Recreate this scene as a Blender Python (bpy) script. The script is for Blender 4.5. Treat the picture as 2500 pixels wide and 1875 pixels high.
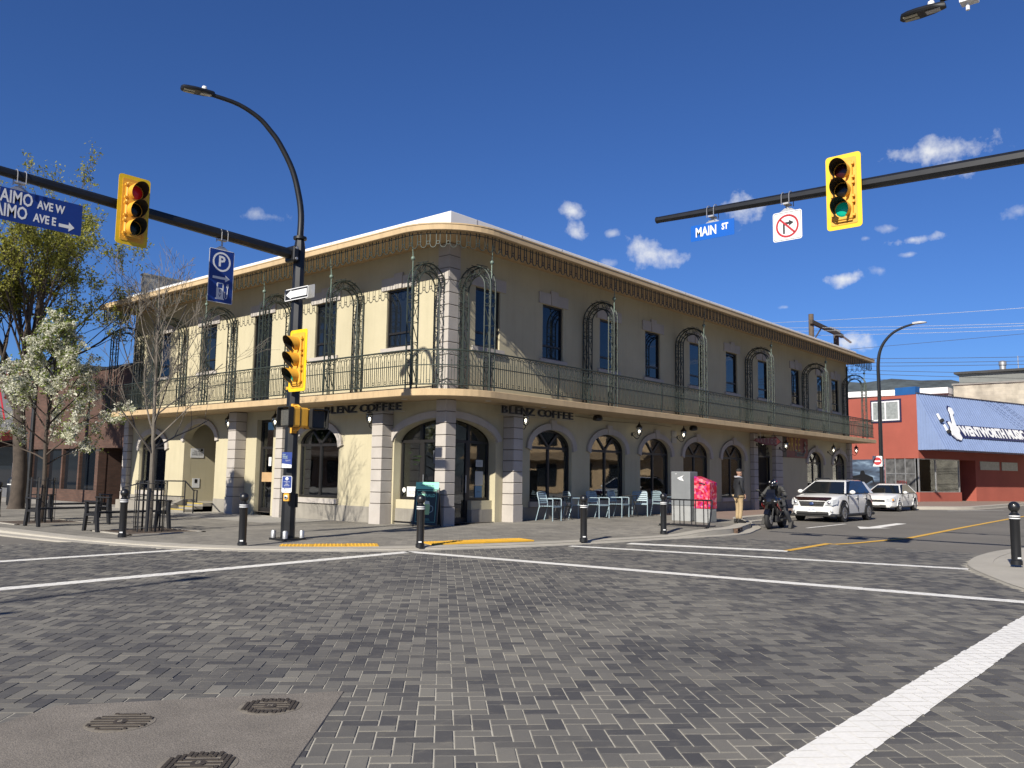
import bpy, bmesh, math, random
from mathutils import Vector, Matrix
from math import sin, cos, pi, radians, sqrt, atan2
random.seed(7)
SC = bpy.context.scene
COL = SC.collection
for o in list(bpy.data.objects): bpy.data.objects.remove(o)

# ------------------------------------------------------------------ camera
# world: the corner of the cream building is the origin, +x runs down its right street, +y up its left street
cam_d = bpy.data.cameras.new('camera'); cam = bpy.data.objects.new('camera', cam_d); COL.objects.link(cam)
SC.camera = cam
AZ, PITCH, ROLL = radians(40.4754), radians(6.1407), radians(0.8451)
fw = Vector((cos(AZ)*cos(PITCH), sin(AZ)*cos(PITCH), sin(PITCH)))
r0 = Vector((sin(AZ), -cos(AZ), 0)); u0 = r0.cross(fw)
rr = r0*cos(ROLL) + u0*sin(ROLL); uu = -r0*sin(ROLL) + u0*cos(ROLL)
cam.matrix_world = Matrix(((rr.x, uu.x, -fw.x, -16.819), (rr.y, uu.y, -fw.y, -16.738), (rr.z, uu.z, -fw.z, 1.5), (0, 0, 0, 1)))
cam_d.sensor_width = 36; cam_d.lens = 30.035; cam_d.clip_start = .05; cam_d.clip_end = 20000
SC.render.resolution_x, SC.render.resolution_y = 1024, 768

# ------------------------------------------------------------------ sun + sky
SUN = Vector((1, .22, -.65)).normalized()
SUN_EL = math.asin(-SUN.z)
sl = bpy.data.lights.new('sun', 'SUN'); sl.energy = 5.0; sl.angle = radians(.53); sl.color = (1, .935, .815)
so = bpy.data.objects.new('sun', sl); COL.objects.link(so); so.rotation_euler = SUN.to_track_quat('-Z', 'Y').to_euler(); so.location = (-40, -10, 40)
W = bpy.data.worlds.new('World'); SC.world = W; W.use_nodes = True
nt = W.node_tree; nt.nodes.clear()
def N(tree, t, **k):
    n = tree.nodes.new(t)
    for a, b in k.items(): setattr(n, a, b)
    return n
def L(tree, a, b): tree.links.new(a, b)
def mth(tree, op, a, b=None, c=None, clamp=False):
    n = N(tree, 'ShaderNodeMath', operation=op, use_clamp=clamp)
    for i, v in enumerate((a, b, c)):
        if v is None: continue
        if isinstance(v, (int, float)): n.inputs[i].default_value = v
        else: L(tree, v, n.inputs[i])
    return n.outputs[0]
sky = N(nt, 'ShaderNodeTexSky', sky_type='NISHITA', sun_disc=False)
sky.sun_elevation = SUN_EL; sky.sun_rotation = atan2(-SUN.x, -SUN.y)
sky.altitude = 400; sky.air_density = 1.0; sky.dust_density = 0; sky.ozone_density = 6
hs = N(nt, 'ShaderNodeVectorMath', operation='MULTIPLY'); hs.inputs[1].default_value = (.59, .81, 1.2)   # the camera's own deeper rendering of blue sky
L(nt, sky.outputs[0], hs.inputs[0])
tc = N(nt, 'ShaderNodeTexCoord')
nz = N(nt, 'ShaderNodeTexNoise'); nz.inputs['Scale'].default_value = 26; nz.inputs['Detail'].default_value = 9; nz.inputs['Roughness'].default_value = .6
L(nt, tc.outputs['Generated'], nz.inputs['Vector'])
nzf = mth(nt, 'SUBTRACT', nz.outputs['Fac'], .5)
CL = [  # azimuth, elevation, half width, half height (degrees), density
    (56.7, 16.35, 1.7, .5, .33), (36.6, 17.65, 1.6, .7, .62), (36.25, 16.3, 1.0, .75, .72), (33.8, 16.1, .6, .35, .45),
    (30.9, 14.75, 2.7, 1.25, 1.0), (34.3, 14.25, 1.2, .45, .5), (25.3, 17.25, 2.2, 1.3, .75), (13.5, 19.6, 4.0, 1.2, .62), (12.6, 18.5, 2.0, .8, .7),
    (19.1, 12.6, 1.7, .65, .85), (16.8, 12.95, 1.0, .6, .55), (16.2, 15.4, 1.0, .4, .5), (14.9, 14.6, 1.7, .4, .6), (17.6, 14.95, .6, .25, .4),
    (15.1, 13.75, .6, .22, .45), (18.8, 8.6, 2.1, .7, .6), (22.6, 11.0, .5, .2, .3), (9.2, 15.6, 1.2, .5, .5), (-8, 14, 4, 1.5, .9), (-25, 20, 6, 2, .9), (95, 12, 4, 1.4, .7), (130, 18, 5, 2, .8), (-60, 15, 5, 2, .9)]
sep = N(nt, 'ShaderNodeSeparateXYZ'); L(nt, tc.outputs['Generated'], sep.inputs[0])
azn = mth(nt, 'ARCTAN2', sep.outputs['Y'], sep.outputs['X']); eln = mth(nt, 'ARCSINE', sep.outputs['Z'])
ae = N(nt, 'ShaderNodeCombineXYZ'); L(nt, azn, ae.inputs[0]); L(nt, eln, ae.inputs[1])
acc = None
for lo_, hi_, dens in ((.6, 2, .93), (0, .6, .5)):
    grp = None
    for az, el, hw, hh, den in CL:
        if not lo_ <= den < hi_: continue
        v1 = N(nt, 'ShaderNodeVectorMath', operation='MULTIPLY_ADD'); L(nt, ae.outputs[0], v1.inputs[0]); v1.inputs[1].default_value = (1/radians(hw), 1/radians(hh), 0); v1.inputs[2].default_value = (-az/hw, -el/hh, 0)
        v2 = N(nt, 'ShaderNodeVectorMath', operation='LENGTH'); L(nt, v1.outputs[0], v2.inputs[0])
        grp = v2.outputs['Value'] if grp is None else mth(nt, 'MINIMUM', grp, v2.outputs['Value'])
    m = mth(nt, 'ADD', mth(nt, 'SUBTRACT', .66, grp), mth(nt, 'MULTIPLY', nzf, 3.6))
    m = mth(nt, 'MULTIPLY', mth(nt, 'MULTIPLY', m, 1.05, clamp=True), dens)
    acc = m if acc is None else mth(nt, 'MAXIMUM', acc, m)
mx = N(nt, 'ShaderNodeMix', data_type='RGBA'); L(nt, acc, mx.inputs['Factor']); L(nt, hs.outputs[0], mx.inputs['A']); mx.inputs['B'].default_value = (10.2, 10.4, 10.8, 1)
bg = N(nt, 'ShaderNodeBackground'); bg.inputs['Strength'].default_value = .05
L(nt, mx.outputs['Result'], bg.inputs['Color'])
wo = N(nt, 'ShaderNodeOutputWorld'); L(nt, bg.outputs[0], wo.inputs['Surface'])
vs = SC.view_settings; vs.view_transform = 'Standard'; vs.look = 'None'; vs.exposure = .74; vs.gamma = 1; vs.use_curve_mapping = False

# ------------------------------------------------------------------ helpers
def srgb(r, g, b):
    f = lambda c: (c/255/12.92 if c/255 <= .04045 else ((c/255+.055)/1.055)**2.4)
    return (f(r), f(g), f(b))
MATS = {}
ALB = .6   # the picture is exposed for the sun: surfaces keep modest albedos and the exposure is raised
def kc(c): return tuple(v*ALB for v in c)
def M(name, col, rough=.6, metal=0., var=.12, vscale=2., fine=0., bump=0., bscale=60., spec=.5, coat=0., emit=0., streak=0.):
    """Principled material with large and fine procedural colour variation and relief."""
    if name in MATS: return MATS[name]
    if metal <= .5 and not emit: col = tuple(v*(ALB if max(col) < .7 else .76) for v in col)
    m = bpy.data.materials.new(name); m.use_nodes = True; t = m.node_tree; p = t.nodes['Principled BSDF']
    p.inputs['Roughness'].default_value = rough; p.inputs['Metallic'].default_value = metal; p.inputs['Specular IOR Level'].default_value = spec
    p.inputs['Coat Weight'].default_value = coat; p.inputs['Coat Roughness'].default_value = .05
    if emit: p.inputs['Emission Color'].default_value = (*col, 1); p.inputs['Emission Strength'].default_value = emit
    geo = N(t, 'ShaderNodeNewGeometry')
    c = None
    if var or fine:
        n1 = N(t, 'ShaderNodeTexNoise'); n1.inputs['Scale'].default_value = vscale; n1.inputs['Detail'].default_value = 6; n1.inputs['Roughness'].default_value = .62
        L(t, geo.outputs['Position'], n1.inputs['Vector'])
        mr = N(t, 'ShaderNodeMapRange'); mr.inputs['From Min'].default_value = .3; mr.inputs['From Max'].default_value = .7
        mr.inputs['To Min'].default_value = 1-var; mr.inputs['To Max'].default_value = 1+var; L(t, n1.outputs['Fac'], mr.inputs['Value'])
        v = mr.outputs[0]
        if fine:
            n2 = N(t, 'ShaderNodeTexNoise'); n2.inputs['Scale'].default_value = bscale; n2.inputs['Detail'].default_value = 3
            L(t, geo.outputs['Position'], n2.inputs['Vector'])
            m2 = N(t, 'ShaderNodeMapRange'); m2.inputs['From Min'].default_value = .25; m2.inputs['From Max'].default_value = .75
            m2.inputs['To Min'].default_value = 1-fine; m2.inputs['To Max'].default_value = 1+fine; L(t, n2.outputs['Fac'], m2.inputs['Value'])
            v = mth(t, 'MULTIPLY', v, m2.outputs[0])
        if streak:   # rain streaks and grime running down the face
            mp = N(t, 'ShaderNodeMapping'); mp.inputs['Scale'].default_value = (5, 5, .35); L(t, geo.outputs['Position'], mp.inputs['Vector'])
            n4 = N(t, 'ShaderNodeTexNoise'); n4.inputs['Scale'].default_value = 1; n4.inputs['Detail'].default_value = 7; n4.inputs['Roughness'].default_value = .7; L(t, mp.outputs[0], n4.inputs['Vector'])
            m4 = N(t, 'ShaderNodeMapRange'); m4.inputs['From Min'].default_value = .5; m4.inputs['From Max'].default_value = .72; m4.inputs['To Min'].default_value = 1; m4.inputs['To Max'].default_value = 1-streak; L(t, n4.outputs['Fac'], m4.inputs['Value'])
            v = mth(t, 'MULTIPLY', v, m4.outputs[0])
        vm = N(t, 'ShaderNodeVectorMath', operation='SCALE'); vm.inputs[0].default_value = col; L(t, v, vm.inputs['Scale'])
        L(t, vm.outputs[0], p.inputs['Base Color'])
    else: p.inputs['Base Color'].default_value = (*col, 1)
    if bump:
        n3 = N(t, 'ShaderNodeTexNoise'); n3.inputs['Scale'].default_value = bscale; n3.inputs['Detail'].default_value = 5
        L(t, geo.outputs['Position'], n3.inputs['Vector'])
        b = N(t, 'ShaderNodeBump'); b.inputs['Strength'].default_value = bump; b.inputs['Distance'].default_value = .01
        L(t, n3.outputs['Fac'], b.inputs['Height']); L(t, b.outputs[0], p.inputs['Normal'])
    MATS[name] = m
    return m
def glass_mat(name, tint, rough=.02, mixw=.0):
    if name in MATS: return MATS[name]
    m = bpy.data.materials.new(name); m.use_nodes = True; t = m.node_tree; t.nodes.clear()
    tr = N(t, 'ShaderNodeBsdfTransparent'); tr.inputs[0].default_value = (*tint, 1)
    gl = N(t, 'ShaderNodeBsdfGlossy'); gl.inputs['Roughness'].default_value = rough; gl.inputs['Color'].default_value = (.9, .95, 1, 1)
    fr = N(t, 'ShaderNodeFresnel'); fr.inputs['IOR'].default_value = 1.5
    geo = N(t, 'ShaderNodeNewGeometry'); nn = N(t, 'ShaderNodeTexNoise'); nn.inputs['Scale'].default_value = .9; L(t, geo.outputs['Position'], nn.inputs['Vector'])
    b = N(t, 'ShaderNodeBump'); b.inputs['Strength'].default_value = .06; b.inputs['Distance'].default_value = .05; L(t, nn.outputs['Fac'], b.inputs['Height']); L(t, b.outputs[0], gl.inputs['Normal'])
    mxn = N(t, 'ShaderNodeMixShader'); L(t, mth(t, 'ADD', mth(t, 'MULTIPLY', fr.outputs[0], 2.0), .05, clamp=True), mxn.inputs[0]); L(t, tr.outputs[0], mxn.inputs[1]); L(t, gl.outputs[0], mxn.inputs[2])
    out = N(t, 'ShaderNodeOutputMaterial'); L(t, mxn.outputs[0], out.inputs[0])
    MATS[name] = m
    return m

class MB:
    def __init__(s): s.v = []; s.f = []; s.mi = []; s.cur = 0
    def add(s, vs, fs):
        b = len(s.v); s.v += [tuple(q) for q in vs]; s.f += [tuple(b+i for i in q) for q in fs]; s.mi += [s.cur]*len(fs); return s
    def box(s, x0, x1, y0, y1, z0, z1):
        return s.add([(x0,y0,z0),(x1,y0,z0),(x1,y1,z0),(x0,y1,z0),(x0,y0,z1),(x1,y0,z1),(x1,y1,z1),(x0,y1,z1)],
                     [(3,2,1,0),(4,5,6,7),(0,1,5,4),(1,2,6,5),(2,3,7,6),(3,0,4,7)])
    def obox(s, c, size, mat):
        b = MB().box(-size[0]/2, size[0]/2, -size[1]/2, size[1]/2, -size[2]/2, size[2]/2)
        return s.add([tuple(Vector(c) + mat @ Vector(q)) for q in b.v], b.f)
    def prism(s, pts, vec):
        n = len(pts); vec = Vector(vec); a = [Vector(q) for q in pts]
        return s.add(a + [q+vec for q in a], [tuple(range(n-1, -1, -1)), tuple(range(n, 2*n))] + [(i, (i+1) % n, n+(i+1) % n, n+i) for i in range(n)])
    def poly(s, pts2, z0, z1): return s.prism([(x, y, z0) for x, y in pts2], (0, 0, z1-z0))
    def tube(s, pts, r, n=8, cap=True, closed=False):
        pts = [Vector(q) for q in pts]; k = len(pts); rs = r if isinstance(r, (list, tuple)) else [r]*k
        vs, fs = [], []; prev = None
        for i, q in enumerate(pts):
            if closed: d = pts[(i+1) % k]-pts[i-1]
            else: d = pts[min(i+1, k-1)]-pts[max(i-1, 0)]
            d.normalize()
            if prev is None:
                ref = Vector((0, 0, 1)) if abs(d.z) < .9 else Vector((1, 0, 0)); a = d.cross(ref).normalized()
            else: a = (prev - d*prev.dot(d)).normalized()
            prev = a; b = d.cross(a)
            for j in range(n):
                th = 2*pi*(j+.5)/n; vs.append(q + (a*cos(th)+b*sin(th))*rs[i])
        m = k if closed else k-1
        for i in range(m):
            for j in range(n):
                i2 = (i+1) % k
                fs.append((i*n+j, i*n+(j+1) % n, i2*n+(j+1) % n, i2*n+j))
        if cap and not closed: fs += [tuple(range(n-1, -1, -1)), tuple((k-1)*n+j for j in range(n))]
        return s.add(vs, fs)
    def cyl(s, p0, p1, r0, r1=None, n=12): return s.tube([p0, p1], [r0, r0 if r1 is None else r1], n)
    def lathe(s, prof, n=16, c=(0, 0, 0), axis='z'):
        vs, fs = [], []; k = len(prof)
        for r, z in prof:
            for j in range(n):
                th = 2*pi*j/n; x, y = r*cos(th), r*sin(th)
                q = (x, y, z) if axis == 'z' else ((z, x, y) if axis == 'x' else (x, z, y))
                vs.append((c[0]+q[0], c[1]+q[1], c[2]+q[2]))
        for i in range(k-1):
            for j in range(n): fs.append((i*n+j, i*n+(j+1) % n, (i+1)*n+(j+1) % n, (i+1)*n+j))
        fs += [tuple(range(n-1, -1, -1)), tuple((k-1)*n+j for j in range(n))]
        return s.add(vs, fs)
    def ball(s, c, r, n=12, m=8, sc=(1, 1, 1)):
        prof = [(sin(pi*i/m), -cos(pi*i/m)) for i in range(m+1)]; vs, fs = [], []
        for a, z in prof:
            for j in range(n): vs.append((c[0]+r*sc[0]*a*cos(2*pi*j/n), c[1]+r*sc[1]*a*sin(2*pi*j/n), c[2]+r*sc[2]*z))
        for i in range(m):
            for j in range(n): fs.append((i*n+j, i*n+(j+1) % n, (i+1)*n+(j+1) % n, (i+1)*n+j))
        return s.add(vs, fs)
    def ring(s, c, r, rad, ax=0, n=10, k=4):
        """ring whose axis is the ax-th world axis"""
        pts = []
        for i in range(n):
            a, b = r*cos(2*pi*i/n), r*sin(2*pi*i/n); q = [a, b]; q.insert(ax, 0); pts.append((c[0]+q[0], c[1]+q[1], c[2]+q[2]))
        return s.tube(pts, rad, k, closed=True)
    def loft(s, rings, capa=True, capb=True, closed=True):
        n = len(rings[0]); vs = [q for r in rings for q in r]; fs = []
        for i in range(len(rings)-1):
            for j in range(n if closed else n-1): fs.append((i*n+j, i*n+(j+1) % n, (i+1)*n+(j+1) % n, (i+1)*n+j))
        if capa: fs.append(tuple(range(n-1, -1, -1)))
        if capb: fs.append(tuple((len(rings)-1)*n+j for j in range(n)))
        return s.add(vs, fs)
    def mesh(s, name, mats=(), smooth=False):
        me = bpy.data.meshes.new(name); me.from_pydata(s.v, [], s.f)
        if not isinstance(mats, (list, tuple)): mats = [mats]
        for m in mats: me.materials.append(m)
        if len(mats) > 1: me.polygons.foreach_set('material_index', s.mi)
        bm = bmesh.new(); bm.from_mesh(me); bmesh.ops.recalc_face_normals(bm, faces=bm.faces); bm.to_mesh(me); bm.free()
        if smooth:
            me.polygons.foreach_set('use_smooth', [True]*len(me.polygons))
            try: me.set_sharp_from_angle(angle=radians(38))
            except Exception: pass
        return me
    def build(s, name, mats, parent=None, smooth=False, bevel=0, seg=1):
        o = bpy.data.objects.new(name, s.mesh(name, mats, smooth)); COL.objects.link(o)
        if parent is not None: o.parent = parent
        if bevel:
            b = o.modifiers.new('bevel', 'BEVEL'); b.width = bevel; b.segments = seg; b.limit_method = 'ANGLE'; b.angle_limit = radians(40)
        return o
def tag(o, label=None, cat=None, group=None, kind=None):
    if label: o['label'] = label
    if cat: o['category'] = cat
    if group: o['group'] = group
    if kind: o['kind'] = kind
    return o
def empty(name, loc=(0, 0, 0), rz=0., label=None, cat=None, group=None):
    o = bpy.data.objects.new(name, None); COL.objects.link(o); o.location = loc; o.rotation_euler = (0, 0, rz); o.empty_display_size = .1
    return tag(o, label, cat, group)
def inst(name, me, parent=None, loc=(0, 0, 0), rz=0., rot=None, sc=None):
    o = bpy.data.objects.new(name, me); COL.objects.link(o)
    if parent is not None: o.parent = parent
    o.location = loc; o.rotation_euler = rot if rot else (0, 0, rz)
    if sc: o.scale = sc
    return o
def copy_tree(o, parent=None):
    c = o.copy(); COL.objects.link(c); c.parent = parent
    for ch in list(o.children): copy_tree(ch, c)
    return c
def facing(name, origin, right, label=None, cat=None, group=None):
    """Empty whose local x is `right` on the sign, y is up and z comes out of its face."""
    o = empty(name, label=label, cat=cat, group=group); R = Vector(right).normalized(); U = Vector((0, 0, 1)); Nn = R.cross(U)
    o.matrix_world = Matrix(((R.x, U.x, Nn.x, origin[0]), (R.y, U.y, Nn.y, origin[1]), (R.z, U.z, Nn.z, origin[2]), (0, 0, 0, 1)))
    return o
def rrect(w, h, r, n=4, cx=0, cy=0):
    pts = []
    for sx, sy, a0 in ((1, 1, 0), (-1, 1, 90), (-1, -1, 180), (1, -1, 270)):
        for i in range(n+1):
            a = radians(a0+90*i/n); pts.append((cx+sx*(w/2-r)+r*cos(a), cy+sy*(h/2-r)+r*sin(a)))
    return pts
def disc(r, n=24, cx=0, cy=0): return [(cx+r*cos(2*pi*i/n), cy+r*sin(2*pi*i/n)) for i in range(n)]
def text_mesh(body, size, ext=.004, sx=1., align='CENTER', bold=0., shear=0., res=2):
    cu = bpy.data.curves.new('text', 'FONT'); cu.body = body; cu.size = size; cu.extrude = ext; cu.align_x = align; cu.align_y = 'CENTER'
    cu.offset = bold; cu.shear = shear; cu.resolution_u = res
    o = bpy.data.objects.new('text', cu); COL.objects.link(o); dg = bpy.context.evaluated_depsgraph_get(); dg.update()
    me = bpy.data.meshes.new_from_object(o.evaluated_get(dg)); bpy.data.objects.remove(o); bpy.data.curves.remove(cu)
    if sx != 1: me.transform(Matrix.Diagonal((sx, 1, 1, 1)))
    return me
def text(name, body, size, mat, parent, loc, ext=.004, sx=1., align='CENTER', bold=0., shear=0., rz=0.):
    me = text_mesh(body, size, ext, sx, align, bold, shear); me.materials.clear(); me.materials.append(mat)
    o = bpy.data.objects.new(name, me); COL.objects.link(o); o.parent = parent; o.location = loc; o.rotation_euler = (0, 0, rz); return o
def sstep(a, b, x):
    t = min(1, max(0, (x-a)/(b-a))); return t*t*(3-2*t)
def catmull(P, n=6):
    out = []; P = [Vector(q) for q in P]
    for i in range(len(P)-1):
        p0, p1, p2, p3 = P[max(i-1, 0)], P[i], P[i+1], P[min(i+2, len(P)-1)]
        for k in range(n):
            t = k/n; out.append(.5*((2*p1)+(p2-p0)*t+(2*p0-5*p1+4*p2-p3)*t*t+(3*p1-p0-3*p2+p3)*t**3))
    out.append(P[-1]); return out
# ================================================================== GROUND
m_asph = M('asphalt', (.2, .184, .162), .92, var=.16, vscale=.35, fine=.3, bump=.5, bscale=150)
m_conc = M('kerb_concrete', (.52, .485, .42), .9, var=.1, vscale=1.2, fine=.12, bump=.25, bscale=90)
m_white = M('road_white_paint', (.9, .88, .83), .6, var=.05, vscale=1.5, fine=.07, bscale=40)
m_sand = M('joint_sand', (.62, .585, .5), .95, var=.12, vscale=3, fine=.25, bump=.4, bscale=220)
g = MB(); S = 4000
g.add([(-S, -S, -.03), (S, -S, -.03), (S, S, -.03), (-S, S, -.03)], [(0, 1, 2, 3)])
tag(g.build('ground', m_asph), kind='structure')

KERB = catmull([(-10.6, 40, 0), (-10.2, 28, 0), (-9.9, 18, 0), (-9.6, 11, 0), (-9.15, 6, 0), (-8.75, 2.2, 0), (-8.2, -.3, 0), (-7.3, -2.0, 0), (-5.6, -3.55, 0), (-3.2, -4.55, 0), (-.8, -5.15, 0),
                (2.2, -5.6, 0), (4.6, -5.85, 0), (6.0, -5.75, 0), (7.3, -5.35, 0), (8.8, -4.85, 0), (10.2, -4.1, 0), (11.5, -3.3, 0), (13.5, -2.8, 0), (22, -2.2, 0), (30, -1.6, 0), (33.2, -1.7, 0), (35, -3.2, 0), (37, -4.6, 0), (40, -5.0, 0), (52, -5.0, 0), (90, -5, 0)], 6)
def zwall(x, y): return .05 + .12*sstep(-5, 5, x-y)
def zkerb(x, y): return .03 + .1*sstep(2.5, 4.6, x) + .03*sstep(2, 6, y)
def inner(q):
    if q.y > 0: return Vector((0, q.y, 0))
    if q.x > 0: return Vector((q.x, 0, 0))
    return Vector((0, 0, 0))
def walk_z(x, y):
    """height of the pavement at a place"""
    best = min(KERB, key=lambda k: (k.x-x)**2+(k.y-y)**2); d = sqrt((best.x-x)**2+(best.y-y)**2)
    t = min(1, d/2.6); return zkerb(best.x, best.y)*(1-t)+zwall(x, y)*t
def walk_z_strip(k, w, t):
    p = k.lerp(w, t); d = (p-k).length; f = min(1, d/2.6); return zkerb(k.x, k.y)*(1-f)+zwall(p.x, p.y)*f
# paving material for the corner pavement: rotated brick pattern, too far away to pick single blocks apart
def walk_mat(name, c1, c2, mort):
    m = bpy.data.materials.new(name); m.use_nodes = True; t = m.node_tree; p = t.nodes['Principled BSDF']; p.inputs['Roughness'].default_value = .9
    geo = N(t, 'ShaderNodeNewGeometry'); mp = N(t, 'ShaderNodeMapping'); mp.inputs['Rotation'].default_value = (0, 0, radians(45)); L(t, geo.outputs['Position'], mp.inputs['Vector'])
    br = N(t, 'ShaderNodeTexBrick'); br.inputs['Scale'].default_value = 1; br.inputs['Brick Width'].default_value = .225; br.inputs['Row Height'].default_value = .1125
    br.inputs['Mortar Size'].default_value = .004; br.inputs['Bias'].default_value = -.1
    br.inputs['Color1'].default_value = (*kc(c1), 1); br.inputs['Color2'].default_value = (*kc(c2), 1); br.inputs['Mortar'].default_value = (*kc(mort), 1)
    L(t, mp.outputs[0], br.inputs['Vector'])
    n1 = N(t, 'ShaderNodeTexNoise'); n1.inputs['Scale'].default_value = .6; n1.inputs['Detail'].default_value = 7; L(t, geo.outputs['Position'], n1.inputs['Vector'])
    mr = N(t, 'ShaderNodeMapRange'); mr.inputs['From Min'].default_value = .3; mr.inputs['From Max'].default_value = .7; mr.inputs['To Min'].default_value = .8; mr.inputs['To Max'].default_value = 1.25; L(t, n1.outputs['Fac'], mr.inputs['Value'])
    vm = N(t, 'ShaderNodeVectorMath', operation='SCALE'); L(t, br.outputs['Color'], vm.inputs[0]); L(t, mr.outputs[0], vm.inputs['Scale']); L(t, vm.outputs[0], p.inputs['Base Color'])
    return m
m_walk = walk_mat('pavement_blocks', (.2, .188, .168), (.335, .31, .265), (.34, .315, .26))
m_redw = M('brown_pavement', (.33, .23, .185), .9, var=.12, vscale=.8, fine=.15, bscale=60)
m_pale = M('pale_pavement', (.42, .4, .36), .9, var=.1, vscale=.8, fine=.12, bscale=60)
def strip(name, i0, i1, mat, t0=0., t1=1., n=10):
    b = MB(); vs = []; fs = []
    for i in range(i0, i1+1):
        k = KERB[i]; w = inner(k)
        for j in range(n+1):
            t = t0+(t1-t0)*j/n; p = k.lerp(w, t); vs.append((p.x, p.y, walk_z_strip(k, w, t)))
    for i in range(i1-i0):
        for j in range(n): a = i*(n+1)+j; fs.append((a, a+1, a+n+2, a+n+1))
    b.add(vs, fs); return tag(b.build(name, mat, smooth=True), kind='structure')
iR = min(range(len(KERB)), key=lambda i: (KERB[i]-Vector((10.6, -3.9, 0))).length)
strip('pavement', 0, iR, m_walk); strip('brown_pavement', iR, len(KERB)-1, m_redw)
# pale concrete strip along the left facade
b = MB()
for y0, y1 in ((4.6, 12), (12, 30)):
    zz = max(zwall(0, y0), zwall(-2.2, y0))
    b.add([(-2.6, y0, walk_z(-2.6, y0)+.006), (-.02, y0, walk_z(-.02, y0)+.006), (-.02, y1, walk_z(-.02, y1)+.006), (-2.6, y1, walk_z(-2.6, y1)+.006)], [(0, 1, 2, 3)])
tag(b.build('pale_path', m_pale), kind='structure')
# kerb stone with a real outer face, and the flush gutter in front of it
def kerb(name, P, zf, wid, gut, mat, inside):
    b = MB(); vs = []; gs = []; k = len(P)
    for i, q in enumerate(P):
        d = (P[min(i+1, k-1)]-P[max(i-1, 0)]).normalized(); nrm = Vector((-d.y, d.x, 0))*inside; z = zf(q.x, q.y)
        vs += [(q.x-nrm.x*.015, q.y-nrm.y*.015, -.03), (q.x, q.y, z-.012), (q.x+nrm.x*.02, q.y+nrm.y*.02, z+.006), (q.x+nrm.x*wid, q.y+nrm.y*wid, z+.006+.012), (q.x+nrm.x*wid, q.y+nrm.y*wid, z-.05)]
        gs += [(q.x-nrm.x*gut, q.y-nrm.y*gut, .002), (q.x-nrm.x*.013, q.y-nrm.y*.013, .003), (q.x-nrm.x*gut, q.y-nrm.y*gut, -.03)]
    b.add(vs, [(i*5+j, i*5+j+1, (i+1)*5+j+1, (i+1)*5+j) for i in range(k-1) for j in range(4)])
    tag(b.build(name, mat, smooth=True), kind='structure')
    b = MB(); b.add(gs, [(i*3+a, i*3+c, (i+1)*3+c, (i+1)*3+a) for i in range(k-1) for a, c in ((0, 1), (2, 0))])
    tag(b.build('gutter', mat), kind='structure')
kerb('kerb', KERB, zkerb, .34, .3, m_conc, 1)
# island corner at the right
ISL = catmull([(-9, -21, 0), (-6.5, -17.2, 0), (-4.6, -15.5, 0), (-2.9, -14.35, 0), (-1.75, -13.75, 0), (-.15, -13.05, 0), (1.2, -12.72, 0), (3, -12.55, 0), (5, -12.65, 0), (8, -13.4, 0), (12, -14, 0), (60, -14, 0)], 5)
b = MB(); vs = []; fs = []
for q in ISL:
    for j in range(5):
        t = j/4; p = q.lerp(Vector((q.x+2, -24, 0)), t); vs.append((p.x, p.y, .035+.07*min(1, (p-q).length/3)))
for i in range(len(ISL)-1):
    for j in range(4): a = i*5+j; fs.append((a, a+1, a+6, a+5))
b.add(vs, fs); tag(b.build('concrete_island', m_conc, smooth=True), kind='structure')
kerb('island_kerb', ISL, lambda x, y: .036, .4, .02, m_conc, -1)
# opposite pavements (only their edges matter)
b = MB(); b.box(-40, -22, -16, 60, -.03, .09); b.box(-60, -8, -60, -24, -.03, .09)
tag(b.build('far_pavement', m_conc), kind='structure')

# ---- block paving of the crossing, each block real geometry, herringbone at 45 degrees
PL, PW, JT = .225, .1125, .0085
def in_view(x, y, mar=2.2):
    d = Vector((x+16.819, y+16.738, -1.5)); z = d.dot(fw)
    if z < .9: return False
    return abs(d.dot(rr)) < z*.6+mar and -d.dot(uu) < z*.45+mar*.8
kx = [(k.x, k.y) for k in KERB]
def on_walk(x, y):
    if x < -9.2 or y > 3: return x > -9.0 and y > -1
    # inside the corner pavement?
    best = min(kx, key=lambda k: (k[0]-x)**2+(k[1]-y)**2); i = kx.index(best); a = kx[max(i-1, 0)]; c = kx[min(i+1, len(kx)-1)]
    return (c[0]-a[0])*(y-best[1])-(c[1]-a[1])*(x-best[0]) > -.2
ix = [(k.x, k.y) for k in ISL]
def on_isl(x, y):
    best = min(ix, key=lambda k: (k[0]-x)**2+(k[1]-y)**2); i = ix.index(best); a = ix[max(i-1, 0)]; c = ix[min(i+1, len(ix)-1)]
    return (c[0]-a[0])*(y-best[1])-(c[1]-a[1])*(x-best[0]) < .02
PATCH = [(-12.91, -11.92), (-14.07, -12.95), (-15.6, -12.9), (-15.9, -11.6), (-14.40, -10.90)]   # concrete slab round the covers
def in_poly(x, y, P):
    s = [(P[(i+1) % len(P)][0]-P[i][0])*(y-P[i][1])-(P[(i+1) % len(P)][1]-P[i][1])*(x-P[i][0]) for i in range(len(P))]
    return all(v > 0 for v in s) or all(v < 0 for v in s)
c45 = sqrt(.5)
def rotp(u, v): return (u*c45-v*c45-13.2, u*c45+v*c45-13.1)
blocks = []
R_ = 260
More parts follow.
